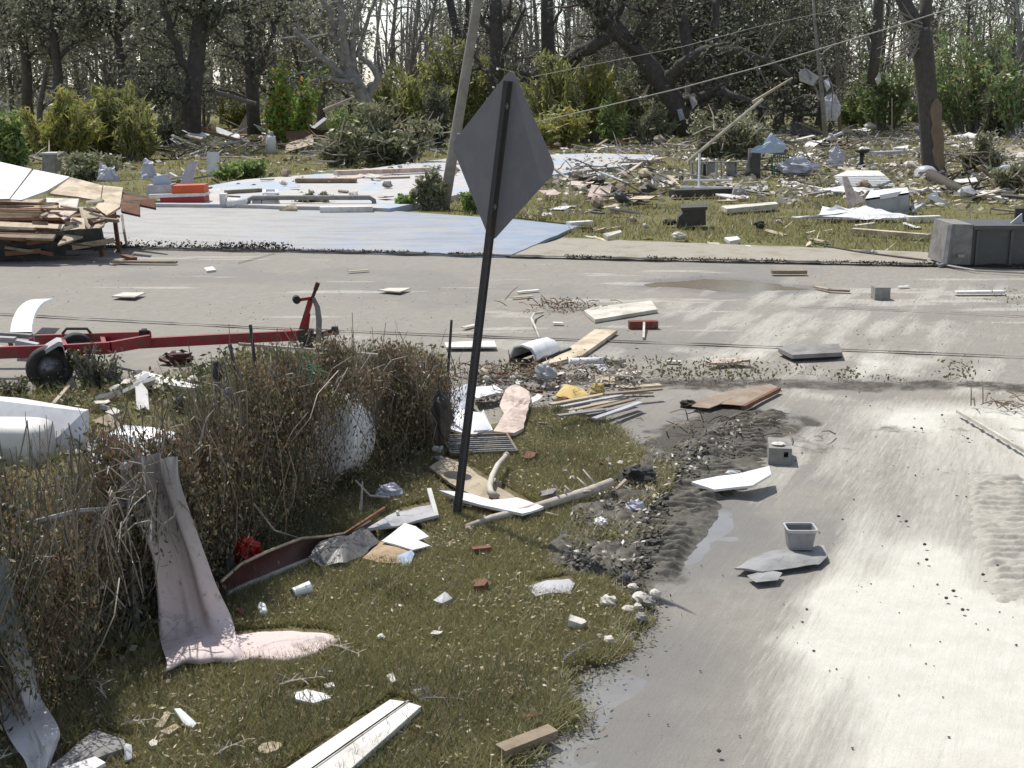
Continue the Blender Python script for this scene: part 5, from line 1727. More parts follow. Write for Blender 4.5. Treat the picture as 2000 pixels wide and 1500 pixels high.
for k in range(20):
    py = 394 + 3.7 * k + rr2.uniform(-2, 2)
    x1 = 70 + rr2.uniform(-10, 55) - (k > 14) * 12
    dy = .7 - .085 * k
    mb = MB(); a, b = Rr(-160, py - 6 + rr2.uniform(-8, 8), dy + rr2.uniform(0, .3)), Rr(x1, py + rr2.uniform(-2, 6), dy)
    mb.bar(a, b, .06 + .12 * rr2.random(), .05, rr2.uniform(-.5, .5))
    mb.build('rafter', M[rr2.choice(['redwood', 'redwood', 'plywood', 'cream', 'wood'])], cr)
for k in range(16):
    a = Vector((rr2.uniform(70, 205), rr2.uniform(392, 440)))
    mb = MB(); p = Rr(a.x, a.y, .5 - (a.y - 390) * .02); q = Rr(a.x + rr2.uniform(-34, 34), a.y + rr2.uniform(-7, 9), .3 - (a.y - 390) * .02)
    mb.bar(p, q, .05, .03 + .04 * rr2.random(), rr2.uniform(-.6, .6))
    mb.build('splinter', M[rr2.choice(['redwood', 'wood', 'plywood', 'tan', 'offwhite'])], cr)
for pts, m in (([(236, 372, 1.9), (290, 383, 1.2), (290, 387, 1.2), (236, 378, 1.9)], 'cream'), ([(236, 388, 1.2), (272, 394, .9), (272, 398, .9), (236, 393, 1.2)], 'cream')):
    rpart('fascia_board', pts, .04, M[m])
rpart('fascia_board', [(236, 379, 1.85), (302, 388, 1.1), (304, 406, .9), (236, 392, 1.5)], .06, M['redwood'])
rpart('fascia_board', [(236, 394, 1.1), (272, 398, .8), (273, 420, .5), (236, 412, .8)], .06, M['redwood'])
# rafters underneath and what the roof rests on
mb = MB()
mb.prism([Rr(-170, 400, 3.6), Rr(60, 404, 3.2), Rr(200, 408, 1.4), Rr(225, 416, .5), Rr(168, 440, -.1), Rr(60, 470, -.5), Rr(-170, 480, -.6)], .12)
mb.build('underside', M['redwood'], cr)
for px, dy, pt_ in ((222, .9, 412), (190, .3, 440), (40, -.3, 470), (-60, -.3, 470), (120, 2.2, 400), (10, 2.6, 400)):
    a = Rr(px, pt_, dy)
    mb = MB(); mb.bar(Vector((a.x + .05, a.y, 0)), a, .07, .07); mb.build('stud', M['redwood'], cr)
rpart('shade_sheet', [(-170, 462, -.6), (60, 458, -.6), (150, 448, -.55), (196, 446, -.5), (204, 486, -.5), (150, 500, -.55), (0, 506, -.6), (-170, 508, -.6)], .1, M['black'], (0, 1, 0))  # upright black sheet added as the deep shade under the roof
for k in range(14):
    a, b = rr2.uniform(-150, 150), rr2.uniform(452, 500)
    mb = MB(); mb.bar(Rr(a, b, -.68), Rr(a + rr2.uniform(20, 90), b + rr2.uniform(-14, 14), -.68), .03, .05 + .06 * rr2.random(), rr2.uniform(-.3, .3)); mb.build('fallen_lath', M[rr2.choice(['redwood', 'redwood', 'wood', 'dark'])], cr)
mb = MB(); mb.tube([Rr(238, 420, .4), Rr(242, 450, .1), G(248, 482, .05)], .025, 6); mb.build('hanging_strap', M['branch'], cr)
mb = MB()
for k in range(40):
    px, py = rr2.uniform(-120, 190), rr2.uniform(470, 505)
    c = G(px, py - 6, .0); c.y += rr2.uniform(.2, 2.4)
    mb.bar(c + Vector((0, 0, rr2.uniform(.05, .5))), c + Vector((rr2.uniform(-1, 1), rr2.uniform(-.6, .6), rr2.uniform(.05, .6))), .09, .05, rr2.uniform(0, 1))
mb.build('broken_framing', M['redwood'], cr)['kind'] = 'stuff'

# ------------------------------------------------------------------ dumpster at the right
dz = G(1850, 522)
yd = dz.y
dm = thing('steel_dumpster', 'dark grey steel dumpster with ribbed side at the right edge', 'dumpster', dz)
Q = lambda px, py, dy=0.0: D(px, py, yd + dy)
fl_, ft_ = G(1856, 520, .04), Q(1838, 440)
x0, x1 = fl_.x, fl_.x + 3.4
hgt = Q(1900, 446).z
mb = MB(); mb.box(((x0 + x1) / 2 + .2, yd + .65, hgt / 2 + .03), (x1 - x0 - .4, 1.3, hgt)); mb.build('body', M['dumpster'], dm)
mb = MB(); mb.prism([Vector((x0 - .06, yd - .03, .05)), Vector((x0 + .4, yd - .03, .05)), Vector((x0 + .4, yd - .03, hgt + .07)), Vector((x0 + .02, yd - .03, hgt + .08))], 1.0, Vector((0, 1, 0)))
mb.build('end_panel', M['grey'], dm)
mb = MB(); mb.bar((x0 - .06, yd - .06, .06), (x0 + .0, yd - .02, hgt + .06), .09, .06); mb.bar((x0 - .08, yd - .06, .06), (x0 - .2, yd - .1, .04), .05, .05); mb.build('corner_post', M['steel'], dm)
mb = MB(); mb.bar((x0 + .42, yd - .02, hgt + .02), (x1, yd - .02, hgt + .02), .1, .07); mb.build('top_rail', M['dumpster'], dm)
for k in range(5):
    mb = MB(); mb.box((x0 + .5 + .62 * k, yd - .02, hgt / 2), (.05, .06, hgt - .08)); mb.build('rib', M['dumpster'], dm)
mb = MB(); mb.box((x0 + 1.6 + .9, yd + .9, hgt + .14), (2.0, .06, .27)); mb.build('lid', M['dark'], dm)
mb = MB(); mb.prism([Vector((x0 + 1.28, yd + .5, hgt + .04)), Vector((x0 + 1.5, yd + .5, hgt + .04)), Vector((x0 + 1.48, yd + .5, hgt + .22))], .04, Vector((0, 1, 0))); mb.build('hinge_plate', M['palegrey'], dm)
mb = MB(); mb.box((x0 + .2, yd - .07, .22), (.12, .06, .06)); mb.build('lift_pocket', M['steel'], dm)
# ------------------------------------------------------------------ debris, piece by piece
def corners(pts):
    """low corners lie on the ground; raised ones stand above the spot where the piece rests"""
    low = min(pts, key=lambda p: (p[2], -p[1]))
    if max(p[2] for p in pts) < .42:
        return [G(*p) for p in pts]
    y0 = G(*low).y
    return [D(p[0], p[1], y0 + .35 * (p[2] - low[2])) for p in pts]

def flat(name, label, cat, pts, th, m, group=None, warp=0.0, seed=0):
    """flat or bent piece lying about: outline corners (x, y, height)"""
    top = []
    P_ = corners([(p[0], p[1], (p[2] if len(p) > 2 else .04) + (th if th < .05 else 0)) for p in pts])
    n = len(P_)
    if warp == 0.0:
        mb = MB().prism(P_, th)
    else:
        # ragged, slightly buckled sheet
        out = rough_edge(P_, max(.03, (P_[1] - P_[0]).length / 7), warp * .35, seed + 3, 7)
        ctr = sum(out, Vector()) / len(out)
        rings = [[p + Vector((0, 0, -th)) for p in out]]
        for f in (1, .66, .33, .02):
            rings.append([ctr.lerp(p, f) + Vector((0, 0, warp * (1 - f) * .8 + warp * .9 * mnoise.noise(ctr.lerp(p, f) * 5 + Vector((seed, 0, 0))))) for p in out])
        mb = MB().grid(rings, True)
        mb.add([p + Vector((0, 0, -th)) for p in out], [tuple(reversed(range(len(out))))])
    return tag(mb.build(name, M[m]), label, cat, group)

def board(name, label, cat, a, b, w, h, m, group=None, roll=0):
    A = G(a[0], a[1], a[2] if len(a) > 2 else h / 2 + .03); B = G(b[0], b[1], b[2] if len(b) > 2 else h / 2 + .03)
    if max(A.z, B.z) > .42:
        lo_ = A if A.z < B.z else B
        A, B = D(a[0], a[1], lo_.y + (.1 if lo_ is B else 0)), D(b[0], b[1], lo_.y + (.1 if lo_ is A else 0))
    return tag(MB().bar(A, B, w, h, roll).build(name, M[m]), label, cat, group)

# --- foreground verge
tw = thing('trim_board', 'long white grooved trim board lying at the bottom of the picture', 'board', G(680, 1440))
for pts in ([(470, 1560), (762, 1366), (796, 1371), (530, 1560)], [(536, 1560), (799, 1372), (822, 1379), (618, 1560)]):
    MB().prism([G(a, b, .085) for a, b in pts], .03).build('plank', M['white'], tw)
MB().bar(G(533, 1560, .07), G(798, 1372, .07), .012, .03).build('groove_strip', M['grey'], tw)
MB().prism([G(619, 1560, .084), G(823, 1379, .084), G(823, 1384, .04), G(622, 1560, .035)], .006, Vector((-.6, .3, -.1)).normalized()).build('edge_lip', M['cleanwhite'], tw)
board('brown_plank', 'short brown plank at the water edge, bottom centre', 'plank', (977, 1468), (1080, 1428), .085, .045, 'wood')
board('bark_strip', 'dark strip of wood lying above the short brown plank', 'bark', (1012, 1404), (1060, 1395), .03, .02, 'redwood')
flat('white_scrap', 'torn white foam sheet on the grass, largest white scrap above the trim board', 'scrap', [(572, 1353), (600, 1345), (638, 1354), (645, 1362), (612, 1372), (578, 1365)], .02, 'cleanwhite', warp=.015, seed=1)
flat('white_scrap', 'tiny white fleck just above the torn foam sheet', 'scrap', [(633, 1336), (650, 1332), (654, 1340), (638, 1343)], .01, 'white')
flat('tan_disc', 'round tan lid lying in the grass near the bottom', 'lid', [(504, 1460), (512, 1452), (530, 1448), (549, 1450), (552, 1456), (540, 1465), (520, 1471), (507, 1469)], .015, 'tan')
flat('brown_mat', 'brown mat lying beside the stained green towel', 'mat', [(96, 1500), (140, 1462), (190, 1425), (242, 1443), (246, 1458), (190, 1480), (130, 1512)], .03, 'grey', warp=.02, seed=5)
flat('white_trim', 'white strip with a dark line on the brown mat', 'trim', [(100, 1506, .07), (186, 1477, .07), (206, 1489, .07), (150, 1520, .07)], .02, 'white')
flat('torn_foil', 'ragged grey flap at the corner of the brown mat', 'scrap', [(240, 1452, .07), (256, 1456, .08), (258, 1480, .05), (244, 1486, .05)], .01, 'palegrey', warp=.015, seed=8)
flat('white_chip', 'white shard standing in the small litter heap', 'shard', [(340, 1384, .1), (352, 1383, .1), (384, 1412, .05), (376, 1421, .04), (360, 1414, .05)], .012, 'cleanwhite')
flat('tan_chip', 'pale tan shard left of the white shard', 'shard', [(300, 1420), (326, 1388), (334, 1392), (318, 1420)], .015, 'tan')
flat('tan_chip', 'flat tan shard below the white shard', 'shard', [(312, 1428), (344, 1412), (350, 1420), (330, 1434)], .015, 'tan')
flat('stone_chip', 'round cream pebble below the litter heap', 'stone', [(290, 1450), (298, 1443), (308, 1446), (306, 1455), (295, 1457)], .02, 'offwhite')
cu = thing('paper_cup', 'white paper cup lying on the grass near the maroon panel', 'cup', G(592, 1152, .03))
c = G(590, 1152, .075); axc = Vector((.8, .45, .12)).normalized()
MB().tube([c - axc * .06, c + axc * .06], [.032, .043], 14).build('body', M['cleanwhite'], cu)
MB().tube([c - axc * .068, c - axc * .06], [.034, .034], 14).build('base', M['grey'], cu)
mb = MB(); c = G(513, 1190, .06); a_ = Vector((-.25, .75, .1)).normalized()
mb.tube([c - a_ * .06, c - a_ * .05, c + a_ * .04, c + a_ * .055, c + a_ * .075], [.018, .026, .026, .014, .012], 12)
tag(mb.build('white_bottle', M['cleanwhite'], smooth=True), 'small white bottle lying in bright grass right of the towel', 'bottle')
flat('grey_sheet', 'crumpled thin grey sheet flat on the verge', 'sheet', [(1030, 1143), (1070, 1133), (1112, 1128), (1124, 1140), (1112, 1160), (1075, 1158), (1045, 1165)], .008, 'palegrey', warp=.02, seed=11)
flat('grey_shard', 'pointed grey and white shard in the middle of the verge', 'shard', [(846, 1172), (868, 1158), (884, 1168), (862, 1178)], .02, 'palegrey', warp=.02, seed=12)
board('dark_chunk', 'dark wooden chunk with a pale top on the verge', 'chunk', (922, 1077), (958, 1073), .05, .05, 'redwood')
flat('tan_chip', 'small tan scrap right of the cardboard', 'shard', [(868, 1062), (886, 1054), (890, 1060), (874, 1068)], .012, 'tan')
flat('plastic_scrap', 'dark bent scrap right above the trim board', 'scrap', [(800, 1345), (838, 1338), (842, 1350), (815, 1356)], .012, 'charcoal', warp=.02, seed=14)
flat('plastic_scrap', 'small pale forked scrap in the lower verge', 'scrap', [(756, 1318), (768, 1312), (776, 1330), (766, 1334)], .015, 'offwhite', warp=.015, seed=15)
def stone(px, py, r, m, name, label, cat='stone', group=None, seed=0):
    c = G(px, py, .03)
    return crumple(name, label, cat, c, (r, r, r * .7), M[m], seed, 8, .35, group)
stone(1188, 1184, .055, 'offwhite', 'white_shell', 'large pale shell at the road edge of the verge', 'shell', seed=21)
for k, (px, py, r) in enumerate([(1222, 1132, .03), (1236, 1152, .035), (1250, 1176, .05), (1268, 1182, .045), (1228, 1196, .035), (1280, 1166, .04), (1252, 1212, .04), (1190, 1256, .035), (1246, 1190, .03), (1172, 1248, .025)]):
    stone(px, py, r, 'offwhite' if k % 3 else 'concrete', 'pale_stone', 'pale stone among the pebbles on the verge edge beside the road', 'stone', 'pale stones along the verge edge', 30 + k)
for k, (px, py) in enumerate([(1105, 925), (1118, 938), (1188, 902), (1212, 908), (1240, 914), (1272, 962), (1165, 1030), (1128, 1084), (1105, 1090)]):
    stone(px, py, .03, 'offwhite' if k % 2 else 'grey', 'pale_lump', 'small pale lump at the edge of the torn mud', 'lump', 'pale lumps around the torn mud', 50 + k)
board('tan_stick', 'short pale stick poking from the mud patch', 'stick', (1203, 958), (1224, 938, .12), .035, .03, 'tan')
flat('cream_flake', 'cream flake lying right of the mud patch', 'flake', [(1262, 945), (1270, 944), (1286, 966), (1276, 972)], .02, 'cream')
crumple('silver_foil', 'ball of silvery foil in the middle of the mud patch', 'foil', G(1240, 1000, .04), (.07, .05, .05), M['silverbag'], 61, 12, .5)
crumple('white_foil', 'white crumpled wrapper in the lower mud patch', 'wrapper', G(1172, 1030, .05), (.05, .04, .04), M['cleanwhite'], 62, 12, .5)
crumple('muddy_bag', 'black muddy bag at the top of the mud patch', 'bag', G(1245, 950, .02), (.16, .11, .09), M['black'], 63, 14, .45)

# --- below the hedge: maroon panel, charcoal sheet, cardboard
mp_ = thing('car_bodywork', 'long dark maroon car panel with a pale lower edge below the hedge', 'panel', G(560, 1130))
tp = [(432, 1136, .2), (470, 1102, .22), (520, 1078, .22), (560, 1062, .21), (590, 1051, .2), (640, 1047, .17), (680, 1040, .12), (722, 1018, .1)]
bt_ = [(428, 1168, .05), (470, 1148, .05), (520, 1128, .05), (570, 1108, .05), (612, 1092, .05), (660, 1078, .05), (700, 1062, .05), (735, 1040, .05)]
rows = [[G(a, b, h) for a, b, h in bt_], [(G(*p_) + G(*q_)) / 2 + Vector((.0, .06, .0)) for p_, q_ in zip(tp, bt_)], [G(a, b, h) for a, b, h in tp]]
mb = MB(); mb.grid(rows); mb.grid([[p + Vector((.0, .02, -.005)) for p in r_] for r_ in rows])
mb.build('skin', M['maroon'], mp_, True)
mb = MB()
for a, b in zip(bt_[:5], bt_[1:5]):
    mb.bar(G(*a), G(*b), .03, .035)
mb.build('lower_trim', M['offwhite'], mp_)
mb = MB(); mb.tube([G(*p) for p in tp], .011, 5); mb.build('upper_trim', M['tan'], mp_)
mb = MB(); mb.bar(G(436, 1170, .04), G(452, 1085, .24), .04, .05); mb.build('bracket', M['dark'], mp_)
flat('charcoal_mat', 'crumpled charcoal rubber mat between maroon panel and cardboard', 'mat', [(604, 1085, .1), (622, 1062, .14), (668, 1045, .15), (715, 1032, .1), (740, 1052, .06), (708, 1084, .05), (678, 1104, .04), (632, 1106, .04)], .015, 'charcoal', warp=.05, seed=71)
board('twig', 'bent brown twig rising from the charcoal mat', 'twig', (668, 1046, .12), (752, 992, .2), .02, .02, 'redwood')
flat('cardboard', 'tan cardboard sheet lying in front of the post', 'cardboard', [(708, 1091), (744, 1058), (790, 1050), (826, 1062), (802, 1084), (778, 1100), (740, 1097)], .012, 'cardboard', warp=.012, seed=73)
flat('white_sheet', 'bright white sheet lying over the tan cardboard', 'sheet', [(745, 1056, .07), (790, 1021, .08), (812, 1028, .07), (838, 1048, .07), (812, 1056, .07), (840, 1064, .06), (806, 1074, .06)], .01, 'cleanwhite', warp=.012, seed=74)
flat('paper', 'pale blue paper hanging off the cardboard corner', 'paper', [(776, 1086, .07), (804, 1074, .08), (810, 1082, .06), (800, 1106, .03), (778, 1104, .03)], .005, 'paleblue', warp=.01, seed=75)
flat('grey_board', 'grey board lying behind the white sheet', 'board', [(716, 1032, .08), (772, 1000, .08), (846, 984, .07), (857, 1006, .06), (775, 1026, .06)], .02, 'palegrey', warp=.015, seed=76)
board('white_stake', 'white stake leaning beside the sign post', 'stake', (838, 955, .2), (853, 1010, .06), .035, .02, 'white')
board('white_stake', 'thin short white stake left of the cardboard', 'stake', (776, 998, .14), (780, 1018, .05), .015, .02, 'white')
crumple('white_rag', 'dirty white rag bundle at the foot of the hedge', 'rag', G(760, 972, .02), (.1, .07, .06), M['silverbag'], 77, 12, .5)
stick('dead_branch', 'forked white dead branch at the foot of the hedge', 'branch', G(694, 938, .22), G(760, 972, .06), .008, .012, M['branch'], mid=G(722, 968, .1))
stick('dead_branch', 'upright white dead branch fork by the hedge foot', 'branch', G(704, 1000, .04), G(708, 940, .26), .014, .006, M['branch'])
stick('bare_cane', 'curved thin stem leaning out of the hedge over the maroon panel', 'stem', G(496, 985, .5), G(580, 1050, .06), .008, .006, M['branch'], mid=G(536, 1036, .25))

# --- around and right of the sign post
flat('tan_fibreboard', 'long tan panel under the foot of the road sign', 'panel', [(838, 912, .06), (872, 892, .06), (900, 903, .06), (968, 950, .06), (1060, 1000, .05), (1010, 1005, .05), (950, 980, .05), (880, 944, .05)], .02, 'tan', warp=.012, seed=81)
flat('white_strip', 'white wooden strip crossing the tan panel', 'strip', [(858, 958, .1), (900, 960, .1), (975, 980, .1), (1010, 970, .1), (1062, 990, .09), (1020, 1003, .08), (960, 990, .09), (905, 978, .09)], .02, 'cleanwhite', warp=.012, seed=82)
pp = [G(988, 890, .16), G(972, 908, .17), G(961, 930, .16), G(956, 950, .14), G(958, 962, .12), G(972, 972, .09)]
mb = MB(); mb.tube(pp, [.02, .022, .024, .026, .028, .03], 10); mb.tube([pp[0], pp[0] + (pp[0] - pp[1]).normalized() * .03], [.03, .028], 10)
tag(mb.build('curved_pipe', M['offwhite'], smooth=True), 'curved white plastic pipe standing on the tan panel', 'pipe')
board('wood_block', 'small tan wood block beside the curved pipe', 'block', (960, 940), (974, 948), .05, .06, 'tan')
mb = MB(); bp = [G(912, 1029, .05), G(960, 1012, .06), G(1030, 996, .08), G(1090, 978, .09), G(1150, 960, .12), G(1196, 940, .17)]
mb.tube(bp, [.022, .028, .034, .038, .042, .03], 9)
for k in range(7):
    a = bp[3].lerp(bp[5], k / 7); mb.tube([a, a + Vector((RNG.uniform(-.12, .12), RNG.uniform(-.1, .1), RNG.uniform(.0, .12)))], [.016, .006], 4)
tag(mb.build('fallen_branch', M['branch'], smooth=True), 'long pale fallen branch pointing from the sign post to the mud', 'branch')
board('small_stick', 'short pale stick under the fallen branch', 'stick', (1058, 1000), (1088, 1008), .025, .02, 'branch')
gf = thing('grate', 'low grey metal grate frame lying by the hedge end', 'grate', G(935, 870))
for a, b in (((862, 852, .06), (992, 848, .1)), ((880, 886, .05), (1010, 882, .07)), ((862, 852, .06), (882, 887, .05)), ((990, 848, .1), (1010, 882, .07))):
    MB().bar(G(*a), G(*b), .02, .025).build('frame_bar', M['wood'], gf)
for k in range(9):
    f = (k + .5) / 9
    MB().bar(G(862 + 20 * f, 852 + 35 * f, .06), G(990 + 20 * f, 848 + 34 * f, .09), .012, .012).build('slat', M['palegrey' if k % 2 else 'steel'], gf)
flat('torn_wallboard', 'torn pale pink wallboard right of the sign post', 'wallboard', [(964, 842, .09), (985, 806, .13), (976, 790, .14), (988, 760, .16), (1006, 752, .16), (1034, 764, .14), (1036, 778, .12), (1022, 838, .07), (1004, 848, .06)], .02, 'pink', warp=.03, seed=91)
flat('white_card', 'pale blue-white torn carton behind the sign post', 'carton', [(878, 838, .1), (900, 800, .14), (946, 806, .12), (962, 842, .08), (920, 850, .06)], .02, 'cleanwhite', warp=.03, seed=92)
flat('white_card', 'pointed white carton piece right of the post above the grate', 'carton', [(925, 842, .12), (944, 800, .2), (960, 838, .1)], .015, 'cleanwhite', warp=.01, seed=93)
flat('white_card', 'white carton flap above the pointed piece', 'carton', [(920, 758, .12), (966, 752, .14), (986, 766, .1), (930, 778, .1)], .02, 'cleanwhite', warp=.02, seed=94)
flat('glass_sheet', 'rumpled clear plastic sheeting between hedge end and post', 'plastic sheet', [(884, 762, .06), (912, 748, .12), (926, 790, .12), (908, 836, .08), (874, 846, .05), (868, 800, .06)], .01, 'silverbag', warp=.06, seed=95)

# --- the heap where lawn, kerb and road meet
pl_ = [(1095, 795, 1215, 772), (1110, 802, 1225, 778), (1130, 806, 1238, 780), (1148, 812, 1245, 785), (1160, 818, 1252, 786), (1075, 790, 1180, 770), (1180, 770, 1290, 760), (1090, 812, 1180, 800)]
for k, (a, b, c_, d_) in enumerate(pl_):
    board('thin_plank', 'thin grey weathered slat in the fanned stack at the road edge', 'slat', (a, b, .06 + .012 * k), (c_, d_, .05 + .012 * k), .06, .018, ['palegrey', 'tan', 'wood', 'grey'][k % 4], 'fanned slats at the road edge')
board('short_plank', 'short pale plank with dark end below the fanned slats', 'plank', (1128, 806), (1178, 803), .07, .04, 'palegrey')
flat('foam_slab', 'broken yellow foam slab beside the fanned slats', 'foam', [(1085, 772, .1), (1105, 750, .16), (1135, 756, .14), (1150, 770, .1), (1120, 780, .08)], .06, 'foam', warp=.03, seed=101)
crumple('foam_lump', 'brown-yellow foam lump right of the foam slab', 'foam', G(1166, 772, .03), (.08, .06, .07), M['foam'], 102, 10, .4)
crumple('rubbish_sack', 'grey crumpled sack left of the foam slab', 'sack', G(1066, 752, .03), (.12, .09, .13), M['palegrey'], 103, 14, .4)
crumple('brown_can', 'small brown rusted lump at the foot of the grey sack', 'can', G(1082, 762, .03), (.05, .05, .05), M['rust'], 104, 10, .3)
board('dark_rod', 'dark thin rod lying left of the grey sack', 'rod', (1020, 762), (1060, 766), .03, .03, 'redwood')
board('tan_lath', 'pale tan slat on the joint right of the foam', 'slat', (1215, 758), (1290, 752), .1, .02, 'tan')
board('tan_lath', 'second tan slat just above the first', 'slat', (1205, 768), (1275, 766), .06, .02, 'tan')
bo = thing('white_pipe', 'fallen white pipe beside the long plank', 'pipe', G(1160, 710))
mb = MB(); mb.tube([G(1112, 708, .07), G(1182, 706, .07)], .055, 12); mb.build('pipe', M['cleanwhite'], bo, True)
mb = MB(); mb.tube([G(1183, 707, .06), G(1222, 707, .06)], .05, 12); mb.build('sleeve', M['offwhite'], bo, True)
flat('grey_flap', 'grey plastic flap under the white pipe', 'flap', [(1160, 712, .05), (1186, 712, .06), (1192, 730, .04), (1168, 728, .04)], .01, 'palegrey', warp=.02, seed=106)

# --- road junction
tr_ = thing('plastic_trough', 'grey-white upturned plastic trough with a dark open end', 'trough', G(1045, 705))
a, b = G(1022, 706, .06), G(1092, 680, .06)
axt = (b - a).normalized(); sd_ = axt.cross(Vector((0, 0, 1))).normalized()
arch = [(-.17, 0), (-.165, .07), (-.12, .16), (-.02, .19), (.1, .165), (.16, .09), (.17, 0)]
rows = [[a + axt * f + sd_ * (x * k) + Vector((0, 0, z * k * kk)) for x, z in arch] for f, k, kk in ((0, 1, 1), (.06, 1, 1.05), (.4, .97, 1.1), (.62, .9, 1.1), (.72, .7, .8), (.76, .3, .3))]
mb = MB(); mb.grid(rows); mb.grid([[p - Vector((0, 0, .012)) + axt * .01 for p in r_] for r_ in rows[:4]])
mb.build('shell', M['cleanwhite'], tr_, True)
mb = MB(); mb.tube([rows[0][i] for i in range(7)], .016, 6); mb.build('rim', M['palegrey'], tr_)
mb = MB(); mb.bar(a + sd_ * .17, b + sd_ * .16, .03, .05); mb.bar(a - sd_ * .17, b - sd_ * .16, .03, .05); mb.bar(a + sd_ * .17, a - sd_ * .17, .04, .06); mb.build('base_frame', M['black'], tr_)
mb = MB(); mb.tube([G(1054, 662, .04), G(1046, 640, .06), G(1038, 622, .1), G(1044, 612, .08), G(1060, 610, .04)], .017, 8)
tag(mb.build('white_hose', M['offwhite'], smooth=True), 'bent white hose rising behind the plastic trough', 'hose')
flat('long_plank', 'long cream plank lying diagonally beside the trough', 'plank', [(1028, 722, .05), (1090, 694, .06), (1162, 643, .07), (1206, 644, .07), (1136, 694, .06), (1080, 708, .05)], .05, 'cream')
flat('plywood_sheet', 'rectangular cream board flat on the cross road', 'board', [(1140, 606, .06), (1155, 600, .06), (1272, 587, .06), (1284, 604, .06), (1162, 624, .06)], .05, 'offwhite')
board('brick', 'red-brown brick lying on the cross road', 'brick', (1228, 634, .06), (1284, 633, .06), .12, .1, 'brick')
board('white_stick', 'short upright white stick in front of the red brick', 'stick', (1257, 660, .03), (1258, 630, .1), .03, .02, 'offwhite')
flat('white_siding', 'white panel behind the sign post on the road joint', 'panel', [(868, 668), (965, 665), (970, 677), (872, 678)], .02, 'white')
flat('rusty_sheet', 'rusty orange sheet lying on the near road', 'sheet', [(1350, 793), (1385, 772), (1440, 760), (1505, 750), (1520, 757), (1480, 776), (1450, 792), (1408, 788), (1385, 797)], .008, 'rust', warp=.01, seed=111)
board('rusty_angle', 'dark rusted edge bar along the orange sheet', 'bar', (1452, 796), (1522, 760), .04, .04, 'redwood')
crumple('dark_clump', 'dark twig clump left of the orange sheet', 'clump', G(1345, 795), (.09, .06, .04), M['mudclod'], 113, 10, .5)
dp = thing('dark_slab', 'thick dark grey slab lying on the road', 'slab', G(1582, 690))
MB().prism([G(1520, 680, .1), G(1545, 672, .1), G(1638, 671, .1), G(1645, 688, .1), G(1548, 693, .1)], .05).build('slab', M['grey'], dp)
MB().prism([G(1522, 682, .05), G(1545, 674, .05), G(1638, 673, .05), G(1645, 692, .05), G(1548, 697, .05)], .04).build('base', M['black'], dp)
flat('bent_board', 'bent pale board with dark underside on the near road', 'board', [(1380, 704, .06), (1420, 699, .03), (1464, 698, .07), (1466, 702, .07), (1422, 709, .03), (1384, 708, .06)], .03, 'pink')
board('rubble_block', 'brown-grey block on the cross road below the gutter', 'block', (1705, 572, .1), (1735, 572, .1), .22, .2, 'concrete')
board('dark_plank', 'dark plank lying just below the gutter', 'plank', (1507, 531, .06), (1575, 531, .06), .14, .06, 'wood')
board('white_plank', 'white plank at the right edge of the cross road', 'plank', (1865, 571), (1960, 570), .13, .04, 'white')
board('broken_lath', 'broken tan slat right of the olive puddle', 'slat', (1592, 560), (1620, 566), .08, .03, 'tan')
board('broken_lath', 'second broken slat left of the rubble block', 'slat', (1618, 566), (1660, 568), .1, .03, 'wood')
flat('white_siding', 'cream panel lying on the left of the cross road', 'panel', [(218, 578), (240, 571), (284, 571), (262, 580)], .02, 'offwhite')
flat('white_siding', 'small cream panel in the middle of the cross road', 'panel', [(738, 566), (760, 562), (802, 562), (780, 570)], .02, 'offwhite')
flat('white_scrap', 'white scrap beside the gutter weeds on the left', 'scrap', [(398, 523), (415, 520), (422, 527), (404, 529)], .06, 'white')
board('driftwood', 'dark flat driftwood strip below the gutter on the left', 'driftwood', (218, 511), (345, 512), .12, .04, 'wood')
board('driftwood', 'short curved driftwood by the collapsed roof', 'driftwood', (242, 500), (262, 506), .12, .06, 'redwood')
for k, (a, b, c_, d_) in enumerate([(1010, 570, 1052, 566), (1000, 581, 1040, 578), (905, 640, 928, 634), (1080, 630, 1100, 631), (680, 530, 720, 527), (1300, 705, 1330, 706), (1755, 560, 1775, 559)]):
    board('road_scrap', 'thin pale strip lying flat on the cross road', 'strip', (a, b), (c_, d_), .08, .012, ['white', 'tan', 'offwhite'][k % 3], 'thin strips on the cross road')
# near road
cb = thing('cinder_block', 'grey cinder block standing on the near road', 'cinder block', G(1524, 908))
c = G(1523, 908, .0); hx, hy, hz_ = .1, .18, .152
rz = Matrix.Rotation(math.radians(-9), 3, 'Z')
mb = MB()
def blk(x0, x1, y0, y1, z0_, z1_):
    mb.box(c + rz @ Vector(((x0 + x1) / 2, (y0 + y1) / 2 + hy, (z0_ + z1_) / 2)), (x1 - x0, y1 - y0, z1_ - z0_), rz)
blk(-hx, hx, -hy, hy, 0, .032); blk(-hx, hx, -hy, hy, hz_ - .032, hz_)
for z_ in (-hx, hx - .03):
    blk(z_, z_ + .03, -hy, hy, .032, hz_ - .032)
blk(-.015, .015, -hy + .03, hy, .032, hz_ - .032)
blk(-hx + .03, .03, -hy + .001, -hy + .03, .032, hz_ - .032); blk(.03, hx - .03, -hy + .001, -hy + .03, .032, .07)
mb.build('block', M['concrete'], cb)
crumple('lint', 'white crumpled scrap resting on the cinder block', 'scrap', c + rz @ Vector((-.02, .1, hz_)), (.06, .05, .015), M['offwhite'], 120, 8, .4)
flat('white_board', 'broken white board with a dark shadow beside the cinder block', 'board', [(1350, 941, .07), (1400, 930, .09), (1445, 924, .12), (1502, 910, .13), (1506, 926, .12), (1470, 948, .1), (1425, 952, .07), (1395, 956, .06), (1372, 949, .06)], .02, 'cleanwhite', warp=.006, seed=121)
